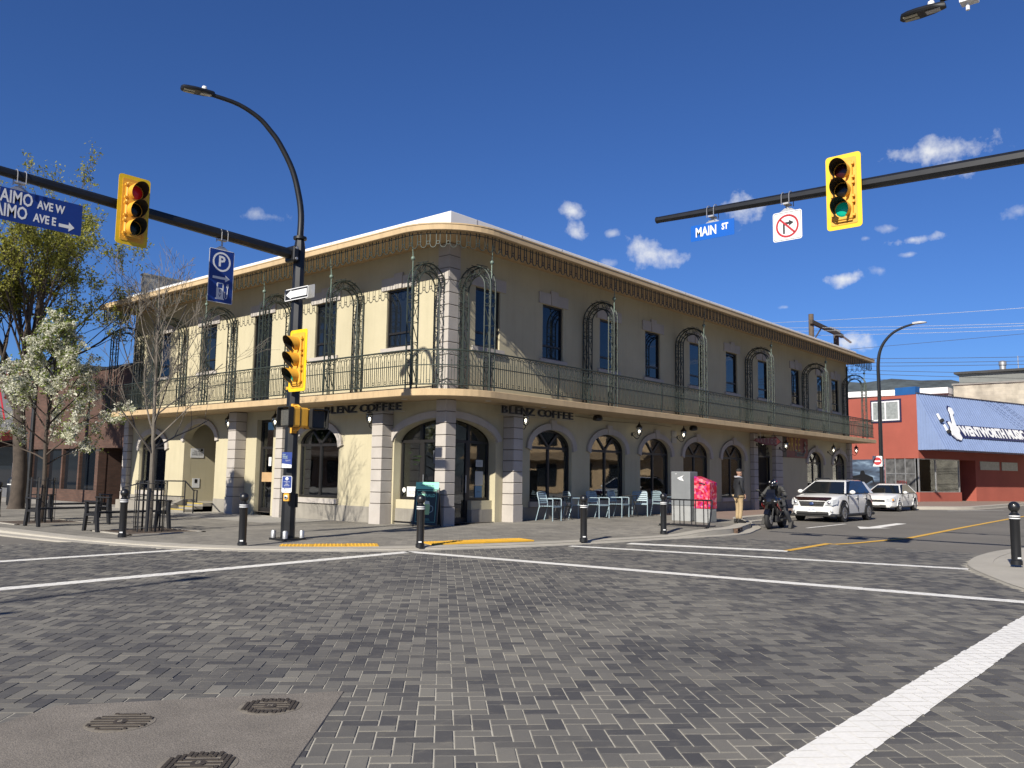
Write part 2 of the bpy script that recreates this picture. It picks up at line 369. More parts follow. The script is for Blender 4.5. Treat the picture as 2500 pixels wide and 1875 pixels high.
for i in range(-R_, R_):
    for j in range(-R_//2, R_//2):
        for hv in (0, 1):
            u = (i+2*j)*PW; v = (i-2*j)*PW
            if hv == 0: rect = (u, u+PL, v, v+PW)
            else: rect = (u, u+PW, v+PW, v+PW+PL)
            cu, cv = (rect[0]+rect[1])/2, (rect[2]+rect[3])/2
            if abs(cu) > 30 or abs(cv) > 18: continue
            x, y = rotp(cu, cv)
            if x > 3.75 or y > 1.9 or x < -19 or y < -20: continue
            if not in_view(x, y): continue
            if all(in_poly(*rotp(*q), PATCH) for q in ((rect[0], rect[2]), (rect[1], rect[2]), (rect[1], rect[3]), (rect[0], rect[3]))): continue
            blocks.append((x, y, hv, rect))
blocks = [q for q in blocks if not on_walk(q[0], q[1]) and not on_isl(q[0], q[1])]
camp = Vector((-16.819, -16.738))
blocks.sort(key=lambda q: (q[0]-camp.x)**2+(q[1]-camp.y)**2)
def strictly_seen(x, y):
    d = Vector((x+16.819, y+16.738, -1.5)); z = d.dot(fw); return z > 0 and abs(d.dot(rr)) < z*.61 and -d.dot(uu) < z*.455
near = [q for q in blocks if strictly_seen(q[0], q[1])][:300]; nearset = set(id(q) for q in near)
def paver_mat(name, single):
    m = bpy.data.materials.new(name); m.use_nodes = True; t = m.node_tree; p = t.nodes['Principled BSDF']; p.inputs['Roughness'].default_value = .86
    if single: rnd = N(t, 'ShaderNodeObjectInfo').outputs['Random']
    else: rnd = N(t, 'ShaderNodeAttribute', attribute_name='tone').outputs['Fac']
    geo = N(t, 'ShaderNodeNewGeometry')
    cr = N(t, 'ShaderNodeValToRGB'); e = cr.color_ramp.elements
    stops = [(0, (.066, .063, .066)), (.24, (.092, .088, .087)), (.42, (.13, .122, .111)), (.62, (.175, .163, .142)), (.85, (.225, .208, .176)), (1, (.27, .25, .208))]
    stops = [(q, tuple(v*w for v, w in zip(kc(c), (.99, 1.01, 1.06)))) for q, c in stops]; e[0].position = 0; e[0].color = (*stops[0][1], 1); e[1].position = 1; e[1].color = (*stops[-1][1], 1)
    for pos, c in stops[1:-1]: q = e.new(pos); q.color = (*c, 1)
    big = N(t, 'ShaderNodeTexNoise'); big.inputs['Scale'].default_value = .55; big.inputs['Detail'].default_value = 5; L(t, geo.outputs['Position'], big.inputs['Vector'])
    v = mth(t, 'ADD', mth(t, 'MULTIPLY', rnd, .8), mth(t, 'MULTIPLY', mth(t, 'SUBTRACT', big.outputs['Fac'], .38), 1.1), clamp=True)
    L(t, v, cr.inputs['Fac'])
    # dusty wear and grit
    n2 = N(t, 'ShaderNodeTexNoise'); n2.inputs['Scale'].default_value = 9; n2.inputs['Detail'].default_value = 8; n2.inputs['Roughness'].default_value = .7; L(t, geo.outputs['Position'], n2.inputs['Vector'])
    n3 = N(t, 'ShaderNodeTexNoise'); n3.inputs['Scale'].default_value = 240; n3.inputs['Detail'].default_value = 2; L(t, geo.outputs['Position'], n3.inputs['Vector'])
    dust = N(t, 'ShaderNodeMapRange'); dust.inputs['From Min'].default_value = .52; dust.inputs['From Max'].default_value = .8; dust.inputs['To Max'].default_value = .5; L(t, n2.outputs['Fac'], dust.inputs['Value'])
    mx = N(t, 'ShaderNodeMix', data_type='RGBA'); L(t, dust.outputs[0], mx.inputs['Factor']); L(t, cr.outputs[0], mx.inputs['A']); mx.inputs['B'].default_value = (*kc((.27, .245, .2)), 1)
    # scuffs and tyre marks drawn out along the two streets, and darker oily patches
    prev = mx.outputs['Result']
    for scl, lo_, hi_, amt, colr in (((.35, 2.6, 1), .57, .74, .42, (.33, .3, .245)), ((2.4, .3, 1), .58, .75, .34, (.05, .048, .047)), ((.5, .5, 1), .6, .78, .45, (.052, .05, .05))):
        mp = N(t, 'ShaderNodeMapping'); mp.inputs['Scale'].default_value = scl; mp.inputs['Rotation'].default_value = (0, 0, .12); L(t, geo.outputs['Position'], mp.inputs['Vector'])
        nn = N(t, 'ShaderNodeTexNoise'); nn.inputs['Scale'].default_value = 1.1; nn.inputs['Detail'].default_value = 8; nn.inputs['Roughness'].default_value = .66; L(t, mp.outputs[0], nn.inputs['Vector'])
        mm = N(t, 'ShaderNodeMapRange'); mm.inputs['From Min'].default_value = lo_; mm.inputs['From Max'].default_value = hi_; mm.inputs['To Max'].default_value = amt; L(t, nn.outputs['Fac'], mm.inputs['Value'])
        m2 = N(t, 'ShaderNodeMix', data_type='RGBA'); L(t, mm.outputs[0], m2.inputs['Factor']); L(t, prev, m2.inputs['A']); m2.inputs['B'].default_value = (*kc(colr), 1); prev = m2.outputs['Result']
    gr = N(t, 'ShaderNodeMapRange'); gr.inputs['From Min'].default_value = .25; gr.inputs['From Max'].default_value = .75; gr.inputs['To Min'].default_value = .75; gr.inputs['To Max'].default_value = 1.25; L(t, n3.outputs['Fac'], gr.inputs['Value'])
    vm = N(t, 'ShaderNodeVectorMath', operation='SCALE'); L(t, prev, vm.inputs[0]); L(t, gr.outputs[0], vm.inputs['Scale']); L(t, vm.outputs[0], p.inputs['Base Color'])
    bp = N(t, 'ShaderNodeBump'); bp.inputs['Strength'].default_value = .35; bp.inputs['Distance'].default_value = .004; L(t, n3.outputs['Fac'], bp.inputs['Height']); L(t, bp.outputs[0], p.inputs['Normal'])
    return m
m_pav1, m_pav2 = paver_mat('paving_block', True), paver_mat('paving_block_field', False)
b = MB(); b.add([(-19.3, -20.5, -.0042), (3.8, -20.5, -.0042), (3.8, 1.95, -.0042), (-19.3, 1.95, -.0042)], [(0, 1, 2, 3)])
paving = tag(b.build('crossing_paving', m_sand), kind='structure')
hx, hy, ch = PL/2-JT/2, PW/2-JT/2, .004
bm_ = MB(); bm_.loft([[(sx*hx, sy*hy, -.0085) for sx, sy in ((-1, -1), (1, -1), (1, 1), (-1, 1))], [(sx*hx, sy*hy, -.003) for sx, sy in ((-1, -1), (1, -1), (1, 1), (-1, 1))], [(sx*(hx-ch), sy*(hy-ch), 0) for sx, sy in ((-1, -1), (1, -1), (1, 1), (-1, 1))]], capa=False)
pme = bm_.mesh('paving_block', m_pav1)
rng = random.Random(3)
for q in near:
    o = inst('paving_block', pme, paving, (q[0], q[1], rng.uniform(-.0015, .0015)), radians(45)+(pi/2 if q[2] else 0), rot=(rng.uniform(-.004, .004), rng.uniform(-.006, .006), radians(45)+(pi/2 if q[2] else 0)))
vs, fs, tone = [], [], []
for q in blocks:
    if id(q) in nearset: continue
    u0_, u1_, v0_, v1_ = q[3]; a = JT/2; k = len(vs); dz = rng.uniform(-.002, .002)
    c4 = [(u0_+a, v0_+a), (u1_-a, v0_+a), (u1_-a, v1_-a), (u0_+a, v1_-a)]
    for (uu_, vv_) in c4: x, y = rotp(uu_, vv_); vs.append((x, y, -.0085))
    for (uu_, vv_) in c4: x, y = rotp(uu_, vv_); vs.append((x, y, dz))
    fs += [(k+4, k+5, k+6, k+7)] + [(k+i, k+(i+1) % 4, k+4+(i+1) % 4, k+4+i) for i in range(4)]
    tone += [rng.random()]*5
me = bpy.data.meshes.new('paving_field'); me.from_pydata(vs, [], fs); me.materials.append(m_pav2)
at = me.attributes.new('tone', 'FLOAT', 'FACE'); at.data.foreach_set('value', tone)
o = bpy.data.objects.new('paving_field', me); COL.objects.link(o); o.parent = paving; tag(o, kind='stuff')

# ---- painted lines: paint lies on the blocks and down in the joints between them
def clip(poly, P):
    out = poly
    for i in range(len(P)):
        a, c = P[i], P[(i+1) % len(P)]; src = out; out = []
        if not src: break
        ins = lambda q: (c[0]-a[0])*(q[1]-a[1])-(c[1]-a[1])*(q[0]-a[0]) >= 0
        for j in range(len(src)):
            p, q = src[j-1], src[j]; ip, iq = ins(p), ins(q)
            if ip != iq:
                d1 = (c[0]-a[0])*(p[1]-a[1])-(c[1]-a[1])*(p[0]-a[0]); d2 = (c[0]-a[0])*(q[1]-a[1])-(c[1]-a[1])*(q[0]-a[0]); t = d1/(d1-d2)
                out.append((p[0]+(q[0]-p[0])*t, p[1]+(q[1]-p[1])*t))
            if iq: out.append(q)
    return out
def line_quad(p, q, w):
    d = (Vector(q)-Vector(p)).normalized(); n = Vector((-d.y, d.x))*w/2; p, q = Vector(p), Vector(q)
    return [tuple(p-n), tuple(q-n), tuple(q+n), tuple(p+n)]
# longitudinal and cross lines, in metres on the road
LINES = {'crossing_line': [line_quad((-5.25, -4.32), (-16.5, -5.12), .27), line_quad((-5.25, -4.25), (-4.1, -15), .27), line_quad((-7.55, -1.2), (-15.5, -1.5), .25),
                           line_quad((-1.62, -5.5), (-.12, -13.0), .27), line_quad((.02, -5.95), (.98, -9.3), .42), line_quad((-19, -14.92), (-3.9, -14.9), .315)]}
def ccw(Q): 
    A = sum(Q[i-1][0]*Q[i][1]-Q[i][0]*Q[i-1][1] for i in range(len(Q))); return Q if A > 0 else Q[::-1]
for Q in LINES['crossing_line']:
    Q = ccw(Q); b = MB(); n = len(Q); xs = [q[0] for q in Q]; ys = [q[1] for q in Q]; bb = (min(xs)-.2, max(xs)+.2, min(ys)-.2, max(ys)+.2)
    b.add([(x, y, .0026) for x, y in Q], [tuple(range(n))])
    # worn, slightly ragged edge: each block is clipped by the line widened or narrowed by a few millimetres
    for q in blocks:
        if not (bb[0] < q[0] < bb[1] and bb[2] < q[1] < bb[3]): continue
        u0_, u1_, v0_, v1_ = q[3]; a = JT/2-.001
        P = ccw([rotp(*c) for c in ((u0_+a, v0_+a), (u1_-a, v0_+a), (u1_-a, v1_-a), (u0_+a, v1_-a))])
        e = rng.uniform(-.012, .012); d = (Vector(Q[1])-Vector(Q[0])).normalized(); nn = Vector((-d.y, d.x))*e
        Q2 = [(Q[0][0]-nn.x, Q[0][1]-nn.y), (Q[1][0]-nn.x, Q[1][1]-nn.y), (Q[2][0]+nn.x, Q[2][1]+nn.y), (Q[3][0]+nn.x, Q[3][1]+nn.y)]
        R = clip(P, Q2)
        if len(R) >= 3: k = len(b.v); b.add([(x, y, .0045) for x, y in R], [tuple(range(len(R)))])
    tag(b.build('crossing_line', m_white), kind='structure')
m_yel = M('road_yellow_paint', (.72, .42, .06), .7, var=.12, vscale=2, fine=.1, bscale=40)
def flat(name, Q, z, mat):
    b = MB(); b.add([(x, y, z) for x, y in Q], [tuple(range(len(Q)))]); return tag(b.build(name, mat), kind='structure')
P = [(1.05, -9.25), (3.9, -9.1), (4.8, -9.35), (8.2, -9.72), (16, -9.35), (26, -8.95), (60, -8.1)]
for a, c in zip(P, P[1:]): flat('centre_line', line_quad(a, c, .17), .0065 if a[0] < 3 else -.02, m_yel)
flat('bay_line', line_quad((10.4, -6.0), (14.2, -5.9), .12), -.02, m_white)
flat('bay_line', line_quad((33.5, -4.6), (38.5, -6.3), .12), -.02, m_white)
# straight arrow with a turn, on the far lane
flat('lane_arrow', [(11.3, -7.75), (12.6, -7.2), (12.6, -7.45), (16.2, -7.35), (16.2, -7.05), (12.6, -7.1), (12.6, -6.8)][:0] or [(11.5, -7.3), (12.9, -6.75), (12.9, -7.12), (16.5, -6.95), (16.5, -7.3), (12.9, -7.5), (12.9, -7.85)], -.02, m_white)
# concrete slab with three iron covers
m_slab = M('old_concrete', (.25, .222, .192), .93, var=.2, vscale=2.2, fine=.35, bump=.6, bscale=110)
b = MB(); b.prism([(x, y, -.02) for x, y in PATCH], (0, 0, .0255)); slab = tag(b.build('concrete_slab', m_slab, bevel=.004), kind='structure')
m_iron = M('cast_iron', (.085, .07, .058), .7, metal=.3, var=.25, vscale=12, fine=.2, bscale=150)
m_iron2 = M('cast_iron_recess', (.26, .23, .19), .9, var=.2, vscale=20)
def cover(x, y, r, kind, label):
    e = empty('manhole_cover', (x, y, .0058), 0, label, 'manhole cover', 'manhole covers in the concrete slab')
    MB().lathe([(r*1.07, 0), (r*1.07, .002), (r*1.0, .0025)], 40).build('rim', m_iron2, e)
    MB().lathe([(r, .0005), (r, .003)], 40).build('plate', m_iron2, e)
    b = MB(); s = .026; a = radians(45)
    k = int(r/s)+1
    for i in range(-k, k+1):
        for j in range(-k, k+1):
            cx, cy = i*s, j*s; rad = sqrt(cx*cx+cy*cy)
            if rad > r*.97: continue
            if rad < r*.25: continue
            band = (kind == 'bars' and r*.25 < rad < r*.9) or (kind != 'bars' and r*.25 < rad < r*.6)
            if band:
                if (kind == 'bars' and i % 2) or (kind != 'bars' and i % 2): continue
                x0, x1, y0, y1 = cx-s*.32, cx+s*.32, cy-s*.5, cy+s*.5
            else:
                off = s*.5*(j % 2); x0, x1, y0, y1 = cx-s*.4+off, cx+s*.4+off, cy-s*.38, cy+s*.38
            b.add([(q[0]*c45-q[1]*c45, q[0]*c45+q[1]*c45, z) for z in (.003, .009) for q in ((x0, y0), (x1, y0), (x1, y1), (x0, y1))], [(4, 5, 6, 7), (0, 1, 5, 4), (1, 2, 6, 5), (2, 3, 7, 6), (3, 0, 4, 7)])
    b.build('tread', m_iron, e)
    MB().lathe([(r*.22, .003), (r*.22, .009), (r*.2, .0095)], 20).build('boss', m_iron, e)
    text('letter', 'B' if kind == 'B' else ('H' if kind == 'H' else 'B'), r*.3, m_iron2, e, (0, 0, .0105), .001, rz=radians(-47))
cover(-14.3, -11.56, .185, 'bars', 'left cast iron cover with long radial bars in the concrete slab')
cover(-13.49, -11.9, .185, 'H', 'right cast iron cover near the slab edge beside the grey blocks')
cover(-14.37, -12.57, .185, 'B', 'nearest cast iron cover cut off by the bottom of the picture')
# tactile plates at the two ramps
m_tac = M('tactile_yellow', (.72, .4, .03), .6, var=.08)
def tactile(P0, P1, wid, label):
    d = (Vector(P1)-Vector(P0)); ln = d.length; d.normalize(); e = empty('tactile_plate', (*P0, 0), atan2(d.y, d.x), label, 'tactile paving', 'yellow tactile plates at the kerb')
    n = max(2, int(ln/.6))
    for i in range(n):
        x0 = ln*i/n; c = Vector(P0)+d*(x0+ln/n/2); nrm = Vector((-d.y, d.x)); c2 = c+nrm*wid/2
        z = max(walk_z(c2.x+dx*.3, c2.y+dy*.3) for dx in (-1, 0, 1) for dy in (-1, 0, 1))+.008
        b = MB(); b.box(x0+.004, x0+ln/n-.004, 0, wid, z-.03, z)
        for a in range(int(ln/n/.075)):
            for c_ in range(int(wid/.075)): b.lathe([(.017, z), (.012, z+.006)], 6, (x0+.05+a*.075, .045+c_*.075, 0))
        b.build('plate', m_tac, e)
tactile((-6.75, -2.15), (-5.2, -3.35), .62, 'yellow tactile plate on the kerb ramp below the signal pole')
tactile((-4.15, -3.8), (-1.75, -4.6), .62, 'yellow tactile plate on the ramp right of the bollard before the green board')
# catch basin in the kerb
e = empty('kerb_inlet', (6.05, -5.69, -.02), radians(18), 'rusty iron storm drain inlet set in the kerb by the bike rack', 'drain')
b = MB(); b.box(-.5, .5, -.1, .1, .125, .15); b.box(-.5, -.44, -.1, .0, -.02, .125); b.box(.44, .5, -.1, 0, -.02, .125); b.box(-.03, .03, -.1, 0, -.02, .125); b.box(-.5, .5, -.1, -.06, .05, .075); b.build('frame', M('rusty_iron', (.16, .1, .07), .8, .4, var=.3, vscale=14), e)
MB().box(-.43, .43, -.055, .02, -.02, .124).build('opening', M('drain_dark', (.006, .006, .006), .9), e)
b = MB(); b.box(-.45, .45, -.62, -.14, -.03, -.022)
for i in range(9): b.box(-.4+i*.09, -.36+i*.09, -.58, -.18, -.022, -.012)
b.build('grate', M('rusty_iron', (.16, .1, .07)), e)
# ================================================================== THE CREAM CORNER BUILDING
m_stuc = M('cream_stucco', (.655, .59, .405), .92, var=.08, vscale=.6, fine=.05, bump=.3, bscale=55, streak=.085)
m_trim = M('grey_stone_trim', (.59, .545, .5), .9, var=.09, vscale=1.5, fine=.05, bump=.2, bscale=60, streak=.1)
m_joint = M('stone_joint', (.16, .14, .125), .95)
m_fasc = M('tan_fascia', (.68, .5, .29), .85, var=.1, vscale=1.0, fine=.05, bump=.15, bscale=40, streak=.22)
m_coping = M('white_coping', (.82, .83, .85), .45, var=.03)
m_dado = M('grey_dado', (.36, .335, .29), .93, var=.15, vscale=1.5, fine=.08, bump=.2, bscale=60, streak=.2)
m_iron_g = M('green_ironwork', (.05, .066, .056), .55, metal=.3, var=.25, vscale=6)
m_frame = M('dark_window_frame', (.018, .016, .015), .45)
m_pane = M('dark_window_glass', (.012, .016, .022), .04, spec=.6, var=0)
m_glass = glass_mat('shop_glass', (.7, .72, .72))
m_black = M('black_paint', (.012, .013, .016), .38, var=.1, coat=.2)
m_int = M('dim_interior', (.2, .17, .14), .9, var=.25, vscale=.8)
BLD = empty('corner_building', (0, 0, 0), 0, 'two storey cream stucco corner building with wraparound iron balcony and coffee shop', 'building')
FR = lambda s, d, z: (s, -d, z)
FL = lambda s, d, z: (-d, s, z)
RLEN, LLEN = 31.9, 18.65
def ell(a, b, zs, rise): c, h = (a+b)/2, (b-a)/2; return lambda s: zs+rise*sqrt(max(0, 1-((s-c)/h)**2))
def half(r, zs, rise): return lambda s: zs+rise*sqrt(max(0, 1-(s/r)**2))
def wall(name, F, s0, s1, z0, z1, ops, mat, depth=.28):
    b = MB(); cur = s0
    def quad(a, c, lo, hi):
        if c-a > 1e-4: b.add([F(a, 0, lo), F(c, 0, lo), F(c, 0, hi), F(a, 0, hi)], [(0, 1, 2, 3)])
    for (a, c, zb, fn) in sorted(ops, key=lambda q: q[0]):
        quad(cur, a, z0, z1)
        if zb > z0: quad(a, c, z0, zb)
        n = 1 if not callable(fn) else 20
        top = (lambda s, f=fn: f) if not callable(fn) else fn
        S_ = [a+(c-a)*(.5-.5*cos(pi*i/n)) for i in range(n+1)] if n > 1 else [a, c]
        for p, q in zip(S_, S_[1:]):
            b.add([F(p, 0, top(p)), F(q, 0, top(q)), F(q, 0, z1), F(p, 0, z1)], [(0, 1, 2, 3)])
            b.add([F(p, 0, top(p)), F(q, 0, top(q)), F(q, -depth, top(q)), F(p, -depth, top(p))], [(0, 1, 2, 3)])
        for s in (a, c): b.add([F(s, 0, max(zb, z0)), F(s, 0, top(s)), F(s, -depth, top(s)), F(s, -depth, max(zb, z0))], [(0, 1, 2, 3)])
        if zb > z0: b.add([F(a, 0, zb), F(c, 0, zb), F(c, -depth, zb), F(a, -depth, zb)], [(0, 1, 2, 3)])
        cur = c
    quad(cur, s1, z0, z1)
    return b.build(name, mat, BLD)
WZB, WZS, WRI = .72, 2.4, .58
RWIN = [(3.7, 5.86), (6.89, 9.06), (10.07, 12.24), (13.25, 15.44), (16.49, 18.67), (25.87, 28.05), (29.38, 31.5)]
LWIN = [(4.66, 6.8), (15.42, 17.58)]
UZB, UZT, UW = 5.23, 6.99, 1.08
RUP = [1.65, 4.8, 8.0, 10.97, 14.36, 17.56, 20.78, 24.6, 27.98, 30.07]
LUP = [2.07, 5.57, 12.67, 16.1]
wall('lower_wall', FR, 0, RLEN, -.1, 3.62, [(.2, 2.1, -.1, half(2.1, 2.42, .68))]+[(a, c, WZB, ell(a, c, WZS, WRI)) for a, c in RWIN]+[(19.7, 21.6, -.1, 3.5)], m_stuc)
wall('lower_wall', FL, 0, LLEN, -.1, 3.62, [(.2, 2.1, -.1, half(2.1, 2.42, .68))]+[(a, c, WZB, ell(a, c, WZS, WRI)) for a, c in LWIN]+[(8.2, 9.2, -.1, 3.3), (11.8, 14.05, .36, ell(11.8, 14.05, 2.62, .66))], m_stuc, .3)
wall('upper_wall', FR, 0, RLEN, 3.62, 8.1, [(s-UW/2, s+UW/2, UZB, UZT) for s in RUP], m_stuc, .14)
wall('upper_wall', FL, 0, LLEN, 3.62, 8.1, [(s-UW/2, s+UW/2, UZB, UZT) for s in LUP]+[(8.57, 9.67, 3.8, UZT)], m_stuc, .14)
b = MB(); b.add([(RLEN, 0, -.1), (RLEN, LLEN, -.1), (RLEN, LLEN, 8.1), (RLEN, 0, 8.1)], [(0, 1, 2, 3)]); b.add([(0, LLEN, -.1), (RLEN, LLEN, -.1), (RLEN, LLEN, 8.1), (0, LLEN, 8.1)], [(0, 1, 2, 3)])
b.build('end_wall', m_stuc, BLD)
# interior shell behind the shop glass
b = MB(); b.add([(.02, .02, .16), (RLEN-.02, .02, .16), (RLEN-.02, LLEN-.02, .16), (.02, LLEN-.02, .16)], [(0, 1, 2, 3)]); b.add([(.02, .02, 3.55), (RLEN-.02, .02, 3.55), (RLEN-.02, LLEN-.02, 3.55), (.02, LLEN-.02, 3.55)], [(0, 1, 2, 3)])
b.add([(5, 5, .16), (RLEN-.05, 5, .16), (RLEN-.05, 5, 3.55), (5, 5, 3.55)], [(0, 1, 2, 3)]); b.add([(5, 5, .16), (5, LLEN-.05, .16), (5, LLEN-.05, 3.55), (5, 5, 3.55)], [(0, 1, 2, 3)])
b.build('interior', m_int, BLD)
# grey dado band under the sills
for a, c in ((3.0, 19.3), (22.4, 31.9)): MB().box(a, c, -.03, 0.0, -.05, .55).build('dado', m_dado, BLD, bevel=.006)
for a, c in ((2.65, 7.05), (10.3, 11.78), (14.07, 18.3)): MB().box(-.03, 0.0, a, c, -.1, .53).build('dado', m_dado, BLD, bevel=.006)

def put(o, side, s, z=0.):
    if side == 'R': o.location = (s, 0, z); o.rotation_euler = (0, 0, 0)
    else: o.location = (0, s, z); o.rotation_euler = (0, 0, -pi/2)
    return o
# ---- upper windows (local frame: x to the viewer's right, -y out of the wall)
def bars(b, rects, y0, y1):
    for x0, x1, z0, z1 in rects: b.box(x0, x1, y0, y1, z0, z1)
h = UW/2; zl = UZB+.44
b = MB(); bars(b, [(-h, -h+.06, UZB, UZT), (h-.06, h, UZB, UZT), (-h+.06, h-.06, UZB, UZB+.06), (-h+.06, h-.06, UZT-.06, UZT), (-h+.06, h-.06, zl-.03, zl+.03)], .06, .13); uw_me = b.mesh('window', m_frame)
b = MB(); b.box(-h+.05, h-.05, .1, .11, zl+.02, UZT-.05); up1 = b.mesh('pane', m_pane)
b = MB(); b.box(-h+.05, h-.05, .1, .11, UZB+.05, zl-.02); up2 = b.mesh('pane', m_pane)
b = MB(); b.box(-h-.16, h+.16, -.07, .06, UZB-.13, UZB-.005); us_me = b.mesh('sill', m_trim)
b = MB(); b.prism([(-h-.22, -.05, UZT+.005), (-.17, -.05, UZT+.005), (-.17, -.05, UZT+.37), (-h-.22, -.05, UZT+.37)], (0, .049, 0)); ul1 = b.mesh('lintel_block', m_trim)
b = MB(); b.prism([(.17, -.05, UZT+.005), (h+.22, -.05, UZT+.005), (h+.22, -.05, UZT+.37), (.17, -.05, UZT+.37)], (0, .049, 0)); ul2 = b.mesh('lintel_block', m_trim)
b = MB(); b.prism([(-.15, -.075, UZT+.005), (.15, -.075, UZT+.005), (.19, -.075, UZT+.47), (-.19, -.075, UZT+.47)], (0, .074, 0)); uk_me = b.mesh('keystone', m_trim)
def upper(side, s):
    w = put(inst('window', uw_me, BLD), side, s)
    for nm, me in (('pane', up1), ('pane', up2), ('sill', us_me), ('lintel_block', ul1), ('lintel_block', ul2), ('keystone', uk_me)): inst(nm, me, w)
for s in RUP: upper('R', s)
for s in LUP: upper('L', s)
# balcony door on the left
b = MB(); bars(b, [(-.55, -.48, 3.8, UZT), (.48, .55, 3.8, UZT), (-.48, .48, UZT-.07, UZT), (-.48, .48, 3.8, 3.95), (-.48, .48, 4.72, 4.8)], .05, .13); dr = put(b.build('balcony_door', m_frame, BLD), 'L', 9.12)
b = MB(); b.box(-.47, .47, .1, .11, 3.95, UZT-.07); b.build('pane', m_pane, dr)
for nm, me in (('lintel_block', ul1), ('lintel_block', ul2), ('keystone', uk_me)): inst(nm, me, dr)
# ---- arched shop windows
hw = 1.085
def arc(r_in, n=18, a0=0., a1=pi, grow=0.):
    return [((hw+grow)*cos(a0+(a1-a0)*i/n), WZS+(WRI+grow)*sin(a0+(a1-a0)*i/n)) for i in range(n+1)]
def strip_poly(b, P, Q, y0, y1):
    for i in range(len(P)-1): b.prism([(P[i][0], y0, P[i][1]), (P[i+1][0], y0, P[i+1][1]), (Q[i+1][0], y0, Q[i+1][1]), (Q[i][0], y0, Q[i][1])], (0, y1-y0, 0))
b = MB(); strip_poly(b, arc(0), arc(0, grow=-.07), .12, .2)
bars(b, [(-hw, -hw+.07, WZB, WZS), (hw-.07, hw, WZB, WZS), (-hw+.07, hw-.07, WZB, WZB+.08), (-hw+.07, -.04, WZS-.04, WZS+.04), (.04, hw-.07, WZS-.04, WZS+.04), (-.04, .04, WZB+.08, WZS+.05)], .12, .2)
def yarm(sx):
    x1, z1 = sx*.5, WZS+WRI*sqrt(1-(.5/hw)**2)-.02; d = Vector((x1, 0, z1-WZS-.03)); L_ = d.length; d.normalize(); n = Vector((-d.z, 0, d.x))*.036
    p0 = Vector((0, .12, WZS+.03)); p1 = p0+d*L_; b.prism([p0-n, p1-n, p1+n, p0+n], (0, .08, 0))
yarm(1); yarm(-1)
aw_me = b.mesh('window', m_frame)
pans = []
for x0, x1 in ((-hw+.06, -.03), (.03, hw-.06)):
    b = MB(); b.box(x0, x1, .16, .165, WZB+.07, WZS-.03); pans.append(b.mesh('pane', m_glass))
A = arc(0, 24, grow=-.06); A = A[::-1]
zc = WZS+.03
for lo, hi in ((-9, -.47), (-.47, .47), (.47, 9)):
    P = [q for q in A if lo < q[0] < hi]
    if lo == -9: P = P+[(-.47, WZS+WRI*.86)]
    if hi == 9: P = [(.47, WZS+WRI*.86)]+P
    b = MB(); b.prism([(x, .16, z) for x, z in P]+[(0, .16, zc)], (0, .005, 0)); pans.append(b.mesh('pane', m_glass))
b = MB(); strip_poly(b, [(-hw-.02, WZS-.1)]+arc(0, grow=.0)[::-1]+[(hw+.02, WZS-.1)], [(-hw-.24, WZS-.02)]+arc(0, grow=.2)[::-1]+[(hw+.24, WZS-.02)], -.08, -.001); at_me = b.mesh('arch_trim', m_trim)
b = MB(); b.prism([(-.1, -.11, WZS+WRI-.01), (.1, -.11, WZS+WRI-.01), (.15, -.11, WZS+WRI+.3), (-.15, -.11, WZS+WRI+.3)], (0, .105, 0)); ak_me = b.mesh('keystone', m_trim)
b = MB(); b.box(-hw-.06, hw+.06, -.09, .12, WZB-.16, WZB-.004); as_me = b.mesh('sill', m_trim)
def arched(side, a, c, key=True):
    w = put(inst('arched_window', aw_me, BLD), side, (a+c)/2); w.scale.x = (c-a)/(2*hw)
    for me in pans: inst('pane', me, w)
    inst('arch_trim', at_me, w); inst('sill', as_me, w)
    if key: inst('keystone', ak_me, w)
for a, c in RWIN: arched('R', a, c)
for a, c in LWIN: arched('L', a, c, False)
# trims of the porch arch and of the two big corner arches
def band(name, F, fn, a, c, wid, ends, parent=BLD, n=22):
    b = MB(); S_ = [a+(c-a)*(.5-.5*cos(pi*i/n)) for i in range(n+1)]; P = [(s, fn(s)) for s in S_]; Q = []
    for i, (s, z) in enumerate(P):
        p0, p1 = P[max(i-1, 0)], P[min(i+1, n)]; d = Vector((p1[0]-p0[0], p1[1]-p0[1])).normalized(); nn = Vector((-d.y, d.x)); Q.append((s+nn.x*wid, z+nn.y*wid))
    for i in range(n):
        q = [F(P[i][0], .07, P[i][1]), F(P[i+1][0], .07, P[i+1][1]), F(Q[i+1][0], .07, Q[i+1][1]), F(Q[i][0], .07, Q[i][1])]
        dv = Vector(F(0, .001, 0))-Vector(F(0, .07, 0)); b.prism(q, dv)
    return b.build(name, m_trim, parent)
band('arch_trim', FL, ell(11.8, 14.05, 2.62, .66), 11.8, 14.05, .19, 1)
for F in (FR, FL): band('arch_trim', F, half(2.12, 2.42, .68), .2, 2.115, .2, 0)
# porch: cream back wall, jamb and floor inside the arch
b = MB(); b.box(.3, 2.2, 11.3, 11.8-.002, .3, 3.5); b.box(.3, 2.2, 14.052, 14.5, .3, 3.5); b.box(2.2, 2.3, 11.3, 14.5, .3, 3.5); b.build('porch', m_stuc, BLD)
b = MB(); b.box(.0, 2.3, 11.3, 14.5, .1, .355); b.build('porch_floor', m_dado, BLD)
b = MB(); bars(b, [(-.5, .5, 0, 2.2)], -.06, 0); pd = b.build('porch_door', m_frame, BLD); pd.location = (2.2, 12.9, .36); pd.rotation_euler = (0, 0, -pi/2)
